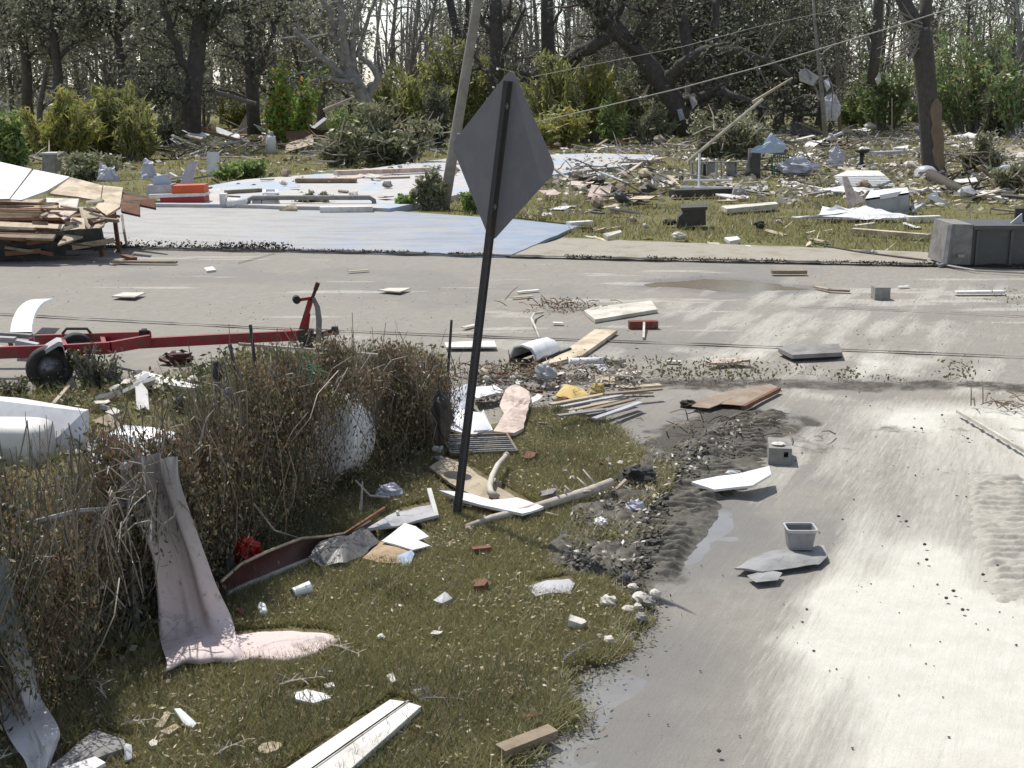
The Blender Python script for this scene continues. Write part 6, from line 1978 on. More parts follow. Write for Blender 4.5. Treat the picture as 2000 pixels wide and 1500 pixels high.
crumple('grey_rag', 'grey rag lying on the broken white board', 'rag', G(1432, 928, .1), (.07, .04, .02), M['palegrey'], 122, 9, .5)
bn = thing('storage_bin', 'small grey plastic bin standing on crumpled plastic', 'bin', G(1567, 1078, .05))
c = G(1567, 1078, .055)
def rr_ring(cx, z, w, d, k=.25, n=24):
    out = []
    for i in range(n):
        a = 2 * math.pi * i / n
        x = math.copysign(abs(math.cos(a)) ** k, math.cos(a)); y = math.copysign(abs(math.sin(a)) ** k, math.sin(a))
        out.append(c + Vector((x * w, y * d + .1, z)))
    return out
mb = MB()
rows = [rr_ring(c, 0, .085, .065)] + [rr_ring(c, z, .085 + .02 * z / .15, .065 + .017 * z / .15) for z in (.002, .13, .15)]
rows += [rr_ring(c, z, .08 + .02 * z / .15, .06 + .017 * z / .15) for z in (.15, .02)]
mb.grid(rows, True); mb.add(rows[0], [tuple(reversed(range(24)))]); mb.add(rows[-1], [tuple(range(24))])
mb.build('tub', M['dullgrey'], bn)
mb = MB(); mb.grid([rr_ring(c, .132, .106, .084), rr_ring(c, .155, .111, .088), rr_ring(c, .155, .099, .076), rr_ring(c, .132, .099, .076)], True); mb.build('rim', M['palegrey'], bn)
flat('plastic_sheet', 'crumpled grey plastic sheet under the small bin', 'plastic sheet', [(1434, 1110), (1462, 1092), (1510, 1076), (1560, 1070), (1608, 1068), (1616, 1084), (1600, 1100), (1540, 1108), (1490, 1116)], .008, 'dullgrey', warp=.03, seed=131)
flat('plastic_flap', 'pale torn flap in front of the plastic sheet', 'flap', [(1458, 1122), (1500, 1112), (1528, 1118), (1520, 1132), (1476, 1136)], .006, 'dullgrey', warp=.015, seed=132)
board('white_pole', 'thin white pole lying along the right edge of the near road', 'pole', (1870, 803, .06), (2060, 916, .06), .03, .03, 'offwhite')
for k, (px, py) in enumerate([(1770, 1020), (1755, 1010), (1848, 1170), (1862, 1156), (1880, 1193), (1806, 1065), (1800, 838), (1785, 836), (1890, 858), (1840, 812), (1975, 800), (1932, 770), (1404, 1469), (1920, 1124), (1810, 1095)]):
    stone(px, py, .013, 'mudclod', 'mud_crumb', 'dark crumb of mud on the pale sandy lane', 'mud crumb', 'mud crumbs on the sandy lane', 140 + k)
# twig heaps on the road joint
def twigheap(name, label, px, py, rx, ry, h, n, seed, m='branch'):
    r = random.Random(seed); c = G(px, py); mb = MB()
    for k in range(n):
        a = c + Vector((r.gauss(0, rx), r.gauss(0, ry), .03 + h * r.random()))
        d = Vector((r.gauss(0, 1), r.gauss(0, 1), r.gauss(0, .3))).normalized() * r.uniform(.08, .3)
        mb.tube([a, a + d * .5 + Vector((0, 0, .02)), a + d], [.008, .007, .004], 3, False)
    return stuff(tag(mb.build(name, M[m]), label, 'twigs'))
twigheap('twig_heap', 'heap of dark twigs and leaves left of the rectangular cream board', 1092, 606, .35, .12, .12, 50, 151, 'redwood')
twigheap('twig_heap', 'tangle of twigs between sign post and grey sack', 985, 742, .35, .2, .15, 70, 152, 'redwood')
twigheap('twig_heap', 'grey twig tangle between trough and fanned slats', 1120, 735, .4, .2, .12, 60, 153)
twigheap('twig_heap', 'small twig tangle at the right edge of the near road', 1960, 800, .25, .12, .08, 30, 154, 'wood')
twigheap('twig_heap', 'twigs in the mud below the orange sheet', 1420, 840, .5, .25, .06, 40, 155, 'wood')

# --- behind the hedge on the left
flat('white_board', 'white board lying in the weeds behind the hedge', 'board', [(256, 726, .1), (272, 722, .12), (386, 752, .12), (380, 758, .1), (268, 744, .08)], .03, 'white')
crumple('maroon_cushion', 'dark maroon torn cushion lying on the road behind the weeds', 'cushion', G(345, 712, .0), (.2, .12, .09), M['maroon'], 161, 12, .4)
flat('white_foam_block', 'white slab lid behind the leaning towel post', 'lid', [(210, 848, .2), (240, 830, .26), (298, 834, .24), (345, 845, .2), (330, 862, .16), (250, 866, .16)], .08, 'cleanwhite')
flat('grey_tarp', 'rumpled grey tarp strewn with leaves between tub and fence', 'tarp', [(168, 856, .14), (200, 850, .18), (340, 862, .18), (360, 890, .14), (250, 930, .2), (180, 912, .12)], .02, 'silverbag', warp=.12, seed=163)
board('thin_board', 'thin pale stick lying by the trailer wheel', 'stick', (98, 797, .2), (132, 758, .1), .04, .03, 'tan')
crumple('dark_pot', 'dark lump half buried in the weeds behind the fence', 'pot', G(352, 808, .02), (.07, .06, .1), M['dark'], 165, 12, .25)
flat('white_scrap', 'white torn strip leaning in the weeds right of the slab lid', 'scrap', [(296, 858, .3), (330, 846, .34), (352, 856, .3), (320, 872, .26)], .01, 'cleanwhite', warp=.03, seed=166)

# --- across the road: driveway edge, slab and left rubble
cab = thing('red_cabinet', 'orange and red cabinet with a white stripe lying beyond the driveway', 'cabinet', G(350, 404))
yq = G(350, 404).y
K = lambda px, py, dy=0.0: D(px, py, yq + dy)
MB().prism([K(336, 363), K(398, 361), K(399, 377), K(336, 380)], .55, Vector((0, 1, 0))).build('upper_box', M['orange'], cab)
MB().prism([K(312, 386), K(398, 382), K(400, 400), K(314, 402)], .6, Vector((0, 1, 0))).build('lower_box', M['red'], cab)
MB().prism([K(290, 380, -.04), K(400, 377, -.04), K(400, 383, -.04), K(290, 387, -.04)], .65, Vector((0, 1, 0))).build('stripe', M['white'], cab)
gb = thing('grey_bin', 'grey and blue plastic bin left of the orange cabinet', 'bin', G(305, 398))
MB().prism([K(286, 362, .2), K(335, 360, .2), K(336, 382, .2), K(286, 382, .2)], .5, Vector((0, 1, 0))).build('body', M['palegrey'], gb)
MB().prism([K(300, 345, .3), K(326, 340, .3), K(330, 360, .3), K(298, 361, .3)], .3, Vector((0, 1, 0))).build('lid', M['paleblue'], gb)
flat('pale_slab_board', 'pale board leaning above the orange cabinet', 'board', [(350, 362, .5), (366, 318, 1.1), (386, 314, 1.15), (374, 358, .5)], .06, 'palegrey')
flat('grey_appliance', 'grey upright door behind the orange cabinet', 'door', [(404, 340, .05), (404, 296, 1.4), (428, 297, 1.4), (429, 340, .05)], .1, 'palegrey')
flat('silvery_wreck', 'crumpled silvery sheet behind the collapsed roof end', 'sheet', [(190, 350, .2), (196, 318, 1.2), (214, 330, .9), (222, 322, 1.0), (234, 352, .2)], .03, 'silverbag', warp=.18, seed=171)
flat('silvery_wreck', 'second silvery sheet left of the blue bin lid', 'sheet', [(272, 345, .2), (284, 308, 1.2), (300, 318, 1.0), (304, 346, .2)], .03, 'silverbag', warp=.18, seed=172)
gbx = thing('grey_box', 'grey box on a stand behind the collapsed roof', 'box', G(95, 345))
yb2 = G(95, 345).y
MB().prism([D(82, 303, yb2), D(108, 302, yb2), D(107, 338, yb2), D(82, 336, yb2)], .7, Vector((0, 1, 0))).build('body', M['steel'], gbx)
MB().prism([D(76, 299, yb2 - .1), D(110, 299, yb2 - .1), D(110, 303, yb2 - .1), D(76, 303, yb2 - .1)], .9, Vector((0, 1, 0))).build('lid', M['palegrey'], gbx)
pr = thing('pipe_rail', 'low grey-green pipe rail with bent ends along the driveway edge', 'rail', G(610, 406))
yp = G(610, 406).y
W = lambda px, py, dy=0.0: D(px, py, yp + dy)
mb = MB(); mb.tube([W(484, 402), W(486, 390), W(494, 386), W(600, 386), W(722, 386), W(730, 391), W(733, 410)], .065, 9); mb.build('rail', M['grey'], pr, True)
mb = MB(); mb.tube([W(733, 402), W(733, 413)], .1, 9); mb.build('foot', M['black'], pr)
mb = MB(); mb.tube([W(484, 398), W(484, 404)], .1, 9); mb.build('foot', M['steel'], pr)
wp = thing('white_column', 'fallen white column section left of the pipe rail', 'column', G(455, 405))
mb = MB(); mb.tube([W(444, 397, -.2), W(482, 397, -.2)], .13, 14); mb.build('shaft', M['cleanwhite'], wp, True)
mb = MB(); mb.box(W(437, 391, -.1), (.16, .3, .36)); mb.build('capital', M['white'], wp)
wp = thing('white_column', 'second white column section under the pipe rail', 'column', G(520, 405))
mb = MB(); mb.tube([W(494, 397, .1), W(545, 397, .1)], .12, 14); mb.build('shaft', M['white'], wp, True)
mb = MB(); mb.tube([W(512, 397, .1), W(513, 397, .1)], .135, 14); mb.build('band', M['black'], wp)
board('pale_beam', 'long pale beam lying along the driveway edge right of the weeds', 'beam', (625, 409, .1), (728, 408, .1), .3, .14, 'white')
flat('tan_mound', 'low tan chunk at the driveway edge', 'chunk', [(545, 408, .08), (560, 399, .2), (578, 400, .18), (580, 409, .08)], .1, 'tan', warp=.05, seed=175)
board('pink_beam', 'long pinkish beam along the back of the white slab', 'beam', (655, 338, .25), (838, 331, .25), .35, .16, 'pink')
board('brown_beam', 'brown beam across the back of the white slab', 'beam', (578, 352, .2), (696, 352, .2), .4, .12, 'wood')
board('brown_beam', 'shorter brown beam left on the white slab', 'beam', (440, 375, .18), (510, 371, .18), .14, .1, 'wood')
board('brown_beam', 'thin dark batten on the right of the white slab', 'batten', (742, 348, .16), (800, 346, .16), .12, .05, 'wood')
flat('pink_tile', 'pink floor patch panel lying on the slab', 'panel', [(628, 346, .16), (690, 344, .16), (692, 352, .16), (640, 353, .16)], .04, 'pink')
fr = thing('white_window', 'small white window frame lying on the slab', 'frame', G(528, 374, .14))
for a, b in (((515, 371), (540, 371)), ((515, 378), (541, 378)), ((516, 371), (516, 378)), ((540, 371), (541, 378))):
    MB().bar(G(*a, .16), G(*b, .16), .1, .05).build('frame_bar', M['cleanwhite'], fr)
# reddish rubble with leaning posts
flat('rust_board', 'reddish board leaning in the rubble left of the sapling', 'board', [(455, 268, .2), (490, 206, 3.0), (502, 202, 3.1), (482, 262, .6)], .08, 'rust')
stick('dark_rafter', 'dark rafter slanting down towards the sapling', 'rafter', D(420, 180, 62), D(500, 203, 62), .12, .1, M['bark'])
stick('grey_post', 'tall grey post standing in the left rubble', 'post', G(404, 254, -.05), D(414, 168, G(404, 254).y), .13, .11, M['polewood'])
stick('grey_post', 'weathered broad grey post left of the tall one', 'post', G(350, 262, -.05), D(346, 182, G(350, 262).y), .26, .2, M['greybark'])
stick('fallen_limb', 'pale fallen limb slanting down left of the gnarled tree', 'limb', D(632, 216, 58), D(692, 190, 58), .09, .05, M['branch'])
tk = thing('white_tank', 'white upright tank beside the sapling in the rubble', 'tank', G(528, 290))
yk = G(528, 290).y
mb = MB(); c = G(530, 298); mb.tube([(c.x, c.y, -.05), (c.x, c.y, .6), (c.x + .02, c.y, .8)], [.24, .24, .2], 14); mb.build('body', M['cleanwhite'], tk, True)
mb = MB(); mb.tube([(c.x + .02, c.y, .8), (c.x + .02, c.y, 1.0)], [.14, .1], 12); mb.build('neck', M['palegrey'], tk, True)

# --- right yard things
dk = thing('dark_box', 'dark open metal box lying on the grass right of the sign', 'box', G(1350, 444))
yx = G(1350, 444).y
B_ = lambda px, py, dy=0.0: D(px, py, yx + dy)
MB().prism([B_(1322, 443), B_(1326, 424), B_(1336, 414), B_(1378, 408), B_(1379, 440)], .7, Vector((.1, 1, 0)).normalized()).build('body', M['dark'], dk)
MB().prism([B_(1330, 406, -.02), B_(1382, 404, -.02), B_(1382, 410, -.02), B_(1332, 413, -.02)], .8, Vector((.1, 1, 0)).normalized()).build('lid', M['dark'], dk)
crumple('dark_lump', 'black lump on the grass left of the dark box', 'lump', G(1307, 440), (.17, .15, .08), M['black'], 181, 10, .35)
crumple('dark_lump', 'small black lump on the grass right of the dark box', 'lump', G(1484, 448), (.13, .1, .1), M['black'], 182, 10, .5)
crumple('pale_rock', 'pale rock below the dark box', 'rock', G(1326, 468), (.16, .12, .09), M['offwhite'], 183, 10, .35)
bb = thing('metal_bench', 'white tubular bench frame standing on the grass', 'bench frame', G(1385, 375))
yw = G(1385, 375).y
N = lambda px, py, dy=0.0: D(px, py, yw + dy)
for nm, pts, r, m in (('top_rail', [(1335, 352, 1), (1428, 352, 1)], .04, 'cleanwhite'), ('front_rail', [(1330, 366, 0), (1445, 368, 0)], .055, 'cleanwhite'), ('upright', [(1365, 368, 0), (1366, 300, .4)], .035, 'cleanwhite'),
                      ('upright', [(1398, 350, 1), (1399, 318, 1)], .035, 'palegrey'), ('leg', [(1356, 370, 0), (1372, 380, -.6)], .03, 'cleanwhite'), ('leg', [(1391, 368, 0), (1376, 381, -.6)], .03, 'cleanwhite')):
    mb = MB(); mb.tube([N(*p) for p in pts], r, 6); mb.build(nm, M[m], bb)
board('dark_beam', 'long dark beam under the white bench frame', 'beam', (1312, 378, .12), (1442, 374, .12), .4, .22, 'dark')
wt = thing('wire_trolley', 'wrecked grey wire crate behind the bench frame', 'crate', G(1392, 345))
yw2 = G(1392, 348).y
for k in range(10):
    x = 1352 + 9.6 * k
    MB().bar(D(x, 346, yw2), D(x + (1 if k % 3 else -1), 317, yw2), .05 if k % 4 else .3, .05).build('wire' if k % 4 else 'side_panel', M['steel' if k % 4 else 'grey'], wt)
MB().bar(D(1350, 317, yw2), D(1440, 317, yw2), .05, .06).build('top_bar', M['palegrey'], wt)
MB().prism([D(1370, 320, yw2 + .2), D(1396, 320, yw2 + .2), D(1396, 346, yw2 + .2), D(1370, 346, yw2 + .2)], .5, Vector((0, 1, 0))).build('dark_panel', M['dark'], wt)
flat('metal_flap', 'crumpled grey-blue metal sheet balanced on the tree stump', 'sheet', [(1466, 296, 1.15), (1490, 280, 1.45), (1505, 262, 1.75), (1536, 284, 1.25), (1530, 296, 1.05), (1500, 298, 1.0)], .03, 'paleblue', warp=.12, seed=191)
flat('metal_flap', 'dark torn sheet under the grey-blue one on the stump', 'sheet', [(1482, 284, 1.3), (1520, 284, 1.15), (1540, 292, 1.0), (1534, 302, .9), (1500, 298, .95)], .03, 'charcoal', warp=.1, seed=192)
mb = MB()
for k in range(9):
    a = D(1506 + 4.2 * k, 298, ys_); mb.tube([a, a + Vector((RNG.gauss(0, .05), 0, -.75 - .2 * RNG.random()))], .016, 4, False)
tag(mb.build('hanging_straps', M['green']), 'dark strips hanging down beside the tree stump', 'straps')
flat('grey_board', 'long pale plank with dark edge on the grass below the bench frame', 'plank', [(1408, 402, .14), (1515, 394, .16), (1520, 398, .16), (1420, 408, .12)], .12, 'offwhite')
crumple('grey_sack', 'grey-violet crumpled sheet right of the stump', 'sheet', G(1555, 345, .0), (.62, .4, .36), M['silverbag'], 193, 14, .5)
crumple('grey_bag', 'upright grey-violet bag standing on the grass behind the white pile', 'bag', G(1633, 328, .0), (.33, .25, .42), M['silverbag'], 194, 14, .4)
hb = crumple('hanging_bag', 'violet-grey bag hanging low in the trees', 'bag', (D(1623, 236, 64).x, 64, D(1623, 236, 64).z), (.42, .3, .68), M['silverbag'], 195, 16, .3)
stick('thin_tree', 'thin dark trunk behind the hanging bag', 'trunk', G(1641, 275, -.1), D(1632, 40, G(1641, 275).y), .12, .07, M['bark'])
def rag(name, label, pts, y, th, m, cat='rag'):
    mb = MB(); mb.prism([D(a, b, y + .25 * math.sin(i * 2.1)) for i, (a, b) in enumerate(pts)], th, Vector((0, 1, 0))); return tag(mb.build(name, M[m]), label, cat)
rag('white_sheet', 'white sheet caught high in the branches above the hanging bag', [(1560, 142), (1573, 132), (1600, 150), (1588, 168), (1562, 158)], 62, .04, 'palegrey', 'sheet')
rag('cream_rag', 'cream rag caught in the branches left of the broken trunk', [(1709, 155), (1718, 140), (1721, 158), (1714, 168)], 75.4, .03, 'offwhite')
rag('white_rag', 'white rag below the caught white sheet', [(1608, 158), (1618, 152), (1622, 170), (1615, 180)], 62, .03, 'silverbag')
rag('white_rag', 'pale rag hanging under the fallen oak', [(1322, 214), (1332, 212), (1338, 232), (1328, 236)], 73.2, .03, 'palegrey')
rag('white_rag', 'second pale rag hanging under the fallen oak', [(1345, 185), (1356, 184), (1362, 204), (1352, 212)], 73.2, .03, 'palegrey')
rag('pale_bark', 'curled pale bark strip hanging right of the golden shrub', [(1266, 165), (1270, 165), (1262, 182), (1252, 188), (1258, 180)], 72.5, .05, 'cream', 'bark')
bbth = thing('bird_bath', 'dark pedestal bird bath on the grass', 'bird bath', G(1682, 324))
c = G(1682, 325); 
mb = MB(); mb.tube([(c.x, c.y, -.05), (c.x, c.y, .08), (c.x, c.y, .2), (c.x, c.y, .52)], [.2, .18, .08, .09], 12); mb.build('pedestal', M['dark'], bbth, True)
mb = MB(); mb.tube([(c.x, c.y, .52), (c.x, c.y, .56), (c.x, c.y, .66)], [.1, .25, .3], 14); mb.build('bowl', M['dark'], bbth, True)
crumple('white_lump', 'white scrap lying in the bird bath bowl', 'scrap', (c.x + .08, c.y, .64), (.22, .18, .07), M['white'], 196, 9, .4)
# white pile
wpx = thing('white_appliance', 'crushed white refrigerator shell lying on the yard grass', 'refrigerator', G(1730, 415))
ya_ = G(1730, 416).y
A_ = lambda px, py, dy=0.0: D(px, py, ya_ + dy)
MB().prism([A_(1690, 388), A_(1775, 376), A_(1776, 414), A_(1765, 420), A_(1692, 412)], .08, Vector((0, 1, 0))).build('side', M['palegrey'], wpx)
MB().prism([A_(1690, 388), A_(1775, 376), A_(1772, 366, .9), A_(1700, 372, .9)], .05).build('top', M['cleanwhite'], wpx)
MB().prism([A_(1718, 381, -.03), A_(1762, 373, -.03), A_(1752, 384, -.05), A_(1720, 389, -.05)], .03, Vector((0, 1, 0))).build('dent_panel', M['cleanwhite'], wpx)
MB().prism([A_(1776, 378, .02), A_(1774, 368, .9), A_(1776, 404, .9), A_(1777, 414, .02)], .05, Vector((-1, 0, 0))).build('end', M['grey'], wpx)
flat('white_tarp', 'jagged white tarp spread in front of the crushed refrigerator', 'tarp', [(1545, 424, .05), (1600, 420, .12), (1606, 404, .22), (1626, 410, .16), (1632, 400, .3), (1660, 408, .2), (1692, 402, .22), (1750, 417, .12), (1790, 425, .05), (1700, 427, .04)], .03, 'cleanwhite', warp=.05, seed=201)
flat('pink_flap', 'pale pink standing flap behind the white tarp', 'flap', [(1645, 345, 1.2), (1655, 345, 1.2), (1668, 372, .8), (1690, 392, .4), (1660, 405, .15), (1652, 380, .6)], .04, 'pink')
wpl = thing('panel_stack', 'low stack of cream siding panels behind the crushed refrigerator', 'panel stack', G(1690, 350))
for k in range(7):
    py = 334 + 3.2 * k
    flatm = MB().prism([G(1628 + 3 * k, py + 10, .36 - .04 * k), G(1655 - 4 * k, py - 1, .38 - .04 * k), G(1716 + 3 * k, py - 1, .38 - .04 * k), G(1730 + 3 * k, py + 9, .36 - .04 * k)], .05)
    flatm.build('panel', M['cleanwhite' if k % 2 else 'white'], wpl)
flat('white_shards', 'white shards below the siding stack', 'shards', [(1590, 372, .1), (1640, 364, .16), (1712, 368, .15), (1690, 376, .1)], .05, 'white', warp=.08, seed=203)
board('cream_beam', 'long cream beam pointing at the dumpster', 'beam', (1665, 450, .06), (1815, 462, .06), .2, .1, 'cream')
board('white_beam', 'long white beam running behind the dumpster corner', 'beam', (1770, 427, .06), (1835, 425, .06), .2, .1, 'white')
board('cream_beam', 'thin cream beam far left in the yard below the sign corner', 'beam', (1110, 437, .06), (1155, 434, .06), .2, .08, 'white')
flat('white_slate', 'white bent tile on the grass left of the dark box', 'tile', [(1178, 456, .15), (1212, 449, .18), (1214, 453, .16), (1186, 462, .1)], .07, 'offwhite')
flat('white_slate', 'white flat tile on the grass right of the small black lump', 'tile', [(1414, 464, .1), (1440, 461, .12), (1446, 467, .08), (1425, 471, .06)], .06, 'white')
flat('white_bird_scrap', 'white twisted sheet right of the crushed refrigerator', 'scrap', [(1810, 382, .2), (1830, 372, .5), (1834, 384, .25), (1846, 394, .1), (1828, 392, .15)], .04, 'cleanwhite', warp=.1, seed=205)
flat('grey_chair', 'grey-white overturned plastic chair back on the grass', 'chair part', [(1776, 404, .1), (1800, 392, .3), (1808, 396, .25), (1782, 412, .08)], .06, 'palegrey', warp=.05, seed=206)
flat('shed_wall', 'dark brown tilted panel in front of the hanging bag', 'panel', [(1542, 262, .1), (1545, 236, 1.7), (1570, 240, 1.5), (1608, 258, .5), (1612, 264, .1)], .1, 'dark')
board('brown_rafter', 'brown rafter leaning over the dark tilted panel', 'rafter', (1562, 240, 1.6), (1622, 266, .1), .12, .1, 'wood')
board('grey_beam', 'grey beam lying below the dark tilted panel', 'beam', (1605, 276, .1), (1645, 259, .5), .3, .12, 'palegrey')
stick('thin_pole', 'thin pale pole standing left of the broken trunk', 'pole', G(1742, 268, -.05), D(1742, 192, G(1742, 268).y), .05, .04, M['branch'])
flat('white_flat', 'white flat sheet on the grass behind the bird bath', 'sheet', [(1745, 288, .15), (1775, 283, .2), (1772, 290, .15)], .08, 'white')
board('grey_bench', 'low grey bench plank right of the bird bath', 'plank', (1705, 299, .4), (1760, 297, .4), .4, .12, 'palegrey')
flat('cream_chunk', 'cream board by the broken trunk foot', 'board', [(1858, 352, .16), (1905, 346, .2), (1910, 354, .16), (1880, 358, .1)], .1, 'white')
flat('white_sail', 'curved white sheet at the right edge above the dumpster', 'sheet', [(1945, 330, .5), (1962, 322, .7), (2030, 320, .7), (2030, 332, .5), (1955, 340, .3)], .05, 'cleanwhite', warp=.08, seed=208)
board('white_rail', 'long white rail at the right edge of the yard', 'rail', (1938, 319, .1), (2080, 317, .1), .2, .1, 'white')
flat('pale_sheet', 'pale curved sheet right of the fallen log', 'sheet', [(1925, 377, .1), (1940, 371, .25), (1985, 373, .2), (1960, 381, .08)], .04, 'offwhite', warp=.06, seed=209)

# --- repeated small wreckage: boards, sheets and lumps, each its own object
V = {}
def variant(key, mk):
    me = mk().mesh_only(key, M['white']); V[key] = me
    me.materials.clear()
rv = random.Random(23)
def mk_plank():
    return MB().bar((-.5, 0, 0), (.5, 0, 0), .14, .05)
def mk_split():
    return MB().prism([(-.5, -.07, .02), (.2, -.08, .02), (.5, -.02, .03), (.38, .03, .03), (.46, .06, .02), (-.44, .08, .02), (-.38, 0, .02)], .04)
def mk_sheet():
    mb = MB(); rows = [[Vector((x / 4 - .5, y / 3 - .5, .09 * mnoise.noise(Vector((x * .9, y * .9, 3))) + (.12 if x == 4 else 0))) for x in range(5)] for y in range(4)]
    mb.grid(rows); mb.grid([[p + Vector((0, 0, -.03)) for p in reversed(r_)] for r_ in rows]); return mb
def mk_lump():
    mb = MB(); rows = []
    for i in range(6):
        th = math.pi * i / 5; rows.append([])
        for j in range(8):
            d = Vector((math.sin(th) * math.cos(j * .785), math.sin(th) * math.sin(j * .785), math.cos(th)))
            rows[-1].append(d * (.5 + .3 * mnoise.noise(d * 2 + Vector((4, 0, 0)))) + Vector((0, 0, .25)))
    mb.grid(rows, True); return mb
def mk_branch():
    r_ = random.Random(4); mb = MB(); p = [Vector((-.6, 0, .03)), Vector((-.2, .05, .1)), Vector((.2, -.04, .16)), Vector((.65, .03, .1))]
    mb.tube(p, [.04, .035, .028, .012], 5)
    for k in range(9):
        a = p[k % 3].lerp(p[k % 3 + 1], r_.random()); d = Vector((r_.gauss(0, .3), r_.gauss(0, .3), r_.uniform(.0, .4)))
        mb.tube([a, a + d * .6, a + d + Vector((0, 0, -.04))], [.018, .014, .005], 3)
    return mb
KINDS = {'broken_branch': mk_branch, 'plank': mk_plank, 'split_board': mk_split, 'torn_sheet': mk_sheet, 'lump': mk_lump}
MESH = {}
def vmesh(kind, m):
    if (kind, m) not in MESH:
        me = KINDS[kind]().mesh_only(kind, M[m])
        me.polygons.foreach_set('use_smooth', [False] * len(me.polygons))
        MESH[(kind, m)] = me
    return MESH[(kind, m)]
def strew(n, outline, kinds, mats, where, lo, hi, seed, zb=0.0, tilt=.12, base=-.05):
    r = random.Random(seed); nq = np.random.default_rng(seed)
    pts = scatter(outline, n, nq, lambda x, y: .25 + .75 * sstep(.4, .6, fbm(x * .6 + seed, y * .35, 3)))
    for x, y in pts:
        k = r.choice(kinds); m = r.choice(mats)
        word = {'broken_branch': 'broken branch', 'plank': 'plank', 'split_board': 'splintered board', 'torn_sheet': 'torn sheet', 'lump': 'broken lump'}[k]
        tone = {'branch': 'pale', 'greybark': 'grey', 'bark': 'dark', 'white': 'white', 'offwhite': 'cream', 'cleanwhite': 'white', 'grey': 'grey', 'palegrey': 'pale grey', 'wood': 'brown', 'redwood': 'dark brown', 'tan': 'tan', 'pink': 'pinkish', 'dark': 'dark', 'charcoal': 'charcoal', 'cream': 'cream', 'paleblue': 'pale blue', 'plywood': 'tan', 'rust': 'rusty'}[m]
        o = bpy.data.objects.new(k, vmesh(k, m)); COL.objects.link(o)
        s = r.uniform(lo, hi)
        if k == 'lump':
            o.scale = (s * .45, s * .4, s * .3)
        elif k == 'broken_branch':
            o.scale = (s, s, s * .7)
        elif k == 'torn_sheet':
            o.scale = (s * .8, s * .6, s * .6)
        else:
            o.scale = (s * 1.3, min(1.6, .7 + s * .4), 1)
        o.rotation_euler = (r.gauss(0, tilt), r.gauss(0, tilt), r.gauss(0, .6) if r.random() < .7 else r.uniform(0, 3.14))
        o.location = (x, y, base + .05 + zb * r.random())
        tag(o, f'{tone} {word} {where}', word.split()[-1], f'{tone} ' + ('broken branches' if k == 'broken_branch' else word + 's') + f' {where}')
strew(62, [(-200, 330), (60, 318), (290, 312), (440, 300), (640, 300), (640, 262), (430, 252), (300, 258), (-200, 262)], ['plank', 'split_board', 'torn_sheet', 'lump', 'torn_sheet'], ['white', 'white', 'palegrey', 'offwhite', 'wood', 'redwood', 'grey', 'tan', 'pink'], 'in the far left rubble', .5, 1.9, 301, .5, .25)
strew(70, [(1050, 425), (1180, 428), (1340, 395), (1330, 345), (1300, 312), (1240, 325), (1090, 352), (1070, 380)], ['plank', 'split_board', 'torn_sheet', 'lump'], ['white', 'palegrey', 'grey', 'offwhite', 'wood', 'tan', 'pink', 'dark', 'charcoal', 'cream'], 'in the rubble right of the road sign', .3, 1.1, 302, .25, .25)
strew(28, [(1060, 300), (1300, 300), (1310, 272), (1080, 278)], ['plank', 'split_board', 'lump', 'torn_sheet'], ['redwood', 'tan', 'wood', 'white', 'cream', 'grey'], 'behind the floor slab under the shrubs', .6, 1.7, 303, .3, .2)
strew(60, [(1340, 400), (1540, 410), (1800, 400), (1850, 340), (1560, 300), (1420, 345), (1320, 360)], ['plank', 'split_board', 'torn_sheet', 'lump'], ['white', 'offwhite', 'white', 'grey', 'palegrey', 'wood', 'tan', 'cream'], 'in the middle yard rubble', .3, 1.0, 304, .15, .2)
strew(46, [(1480, 300), (1820, 300), (2050, 300), (2050, 240), (1640, 235), (1480, 258)], ['plank', 'torn_sheet', 'split_board', 'lump', 'torn_sheet'], ['white', 'cleanwhite', 'white', 'offwhite', 'palegrey', 'grey'], 'along the foot of the right trees', .8, 2.4, 305, .2, .2)
strew(34, [(1850, 420), (2050, 420), (2050, 300), (1880, 300), (1880, 360)], ['plank', 'torn_sheet', 'split_board', 'lump'], ['white', 'offwhite', 'palegrey', 'grey', 'wood', 'cream'], 'right of the broken trunk', .4, 1.4, 306, .2, .25)
strew(24, [(1080, 475), (1300, 484), (1800, 500), (1810, 440), (1540, 420), (1180, 428)], ['split_board', 'lump', 'torn_sheet'], ['white', 'offwhite', 'tan', 'cream'], 'scattered over the front yard grass', .2, .55, 307, .03, .15)
strew(34, [(430, 398), (760, 402), (860, 384), (1000, 345), (900, 315), (660, 342), (480, 356)], ['split_board', 'plank', 'torn_sheet', 'lump'], ['white', 'palegrey', 'offwhite', 'grey', 'pink', 'wood', 'tan'], 'strewn on the white floor slab', .2, .9, 308, .02, .08, .12)
strew(16, [(300, 400), (300, 345), (430, 352), (430, 398)], ['plank', 'torn_sheet', 'lump'], ['palegrey', 'grey', 'white', 'wood'], 'around the orange cabinet', .4, 1.0, 309, .2, .25)
strew(22, [(930, 790), (1110, 800), (1240, 770), (1230, 735), (930, 735)], ['split_board', 'lump', 'torn_sheet'], ['white', 'tan', 'grey', 'redwood', 'offwhite', 'cream'], 'in the heap by the road joint', .1, .28, 310, .06, .25, .0)
strew(26, LAWN_PX, ['split_board', 'lump', 'torn_sheet'], ['offwhite', 'tan', 'grey', 'white', 'redwood'], 'scattered on the near verge', .05, .13, 311, .01, .15, .01)
strew(20, [(200, 770), (440, 760), (440, 880), (180, 880)], ['torn_sheet', 'split_board', 'lump'], ['white', 'offwhite', 'palegrey', 'tan'], 'in the weeds behind the hedge', .1, .35, 312, .12, .3, .02)
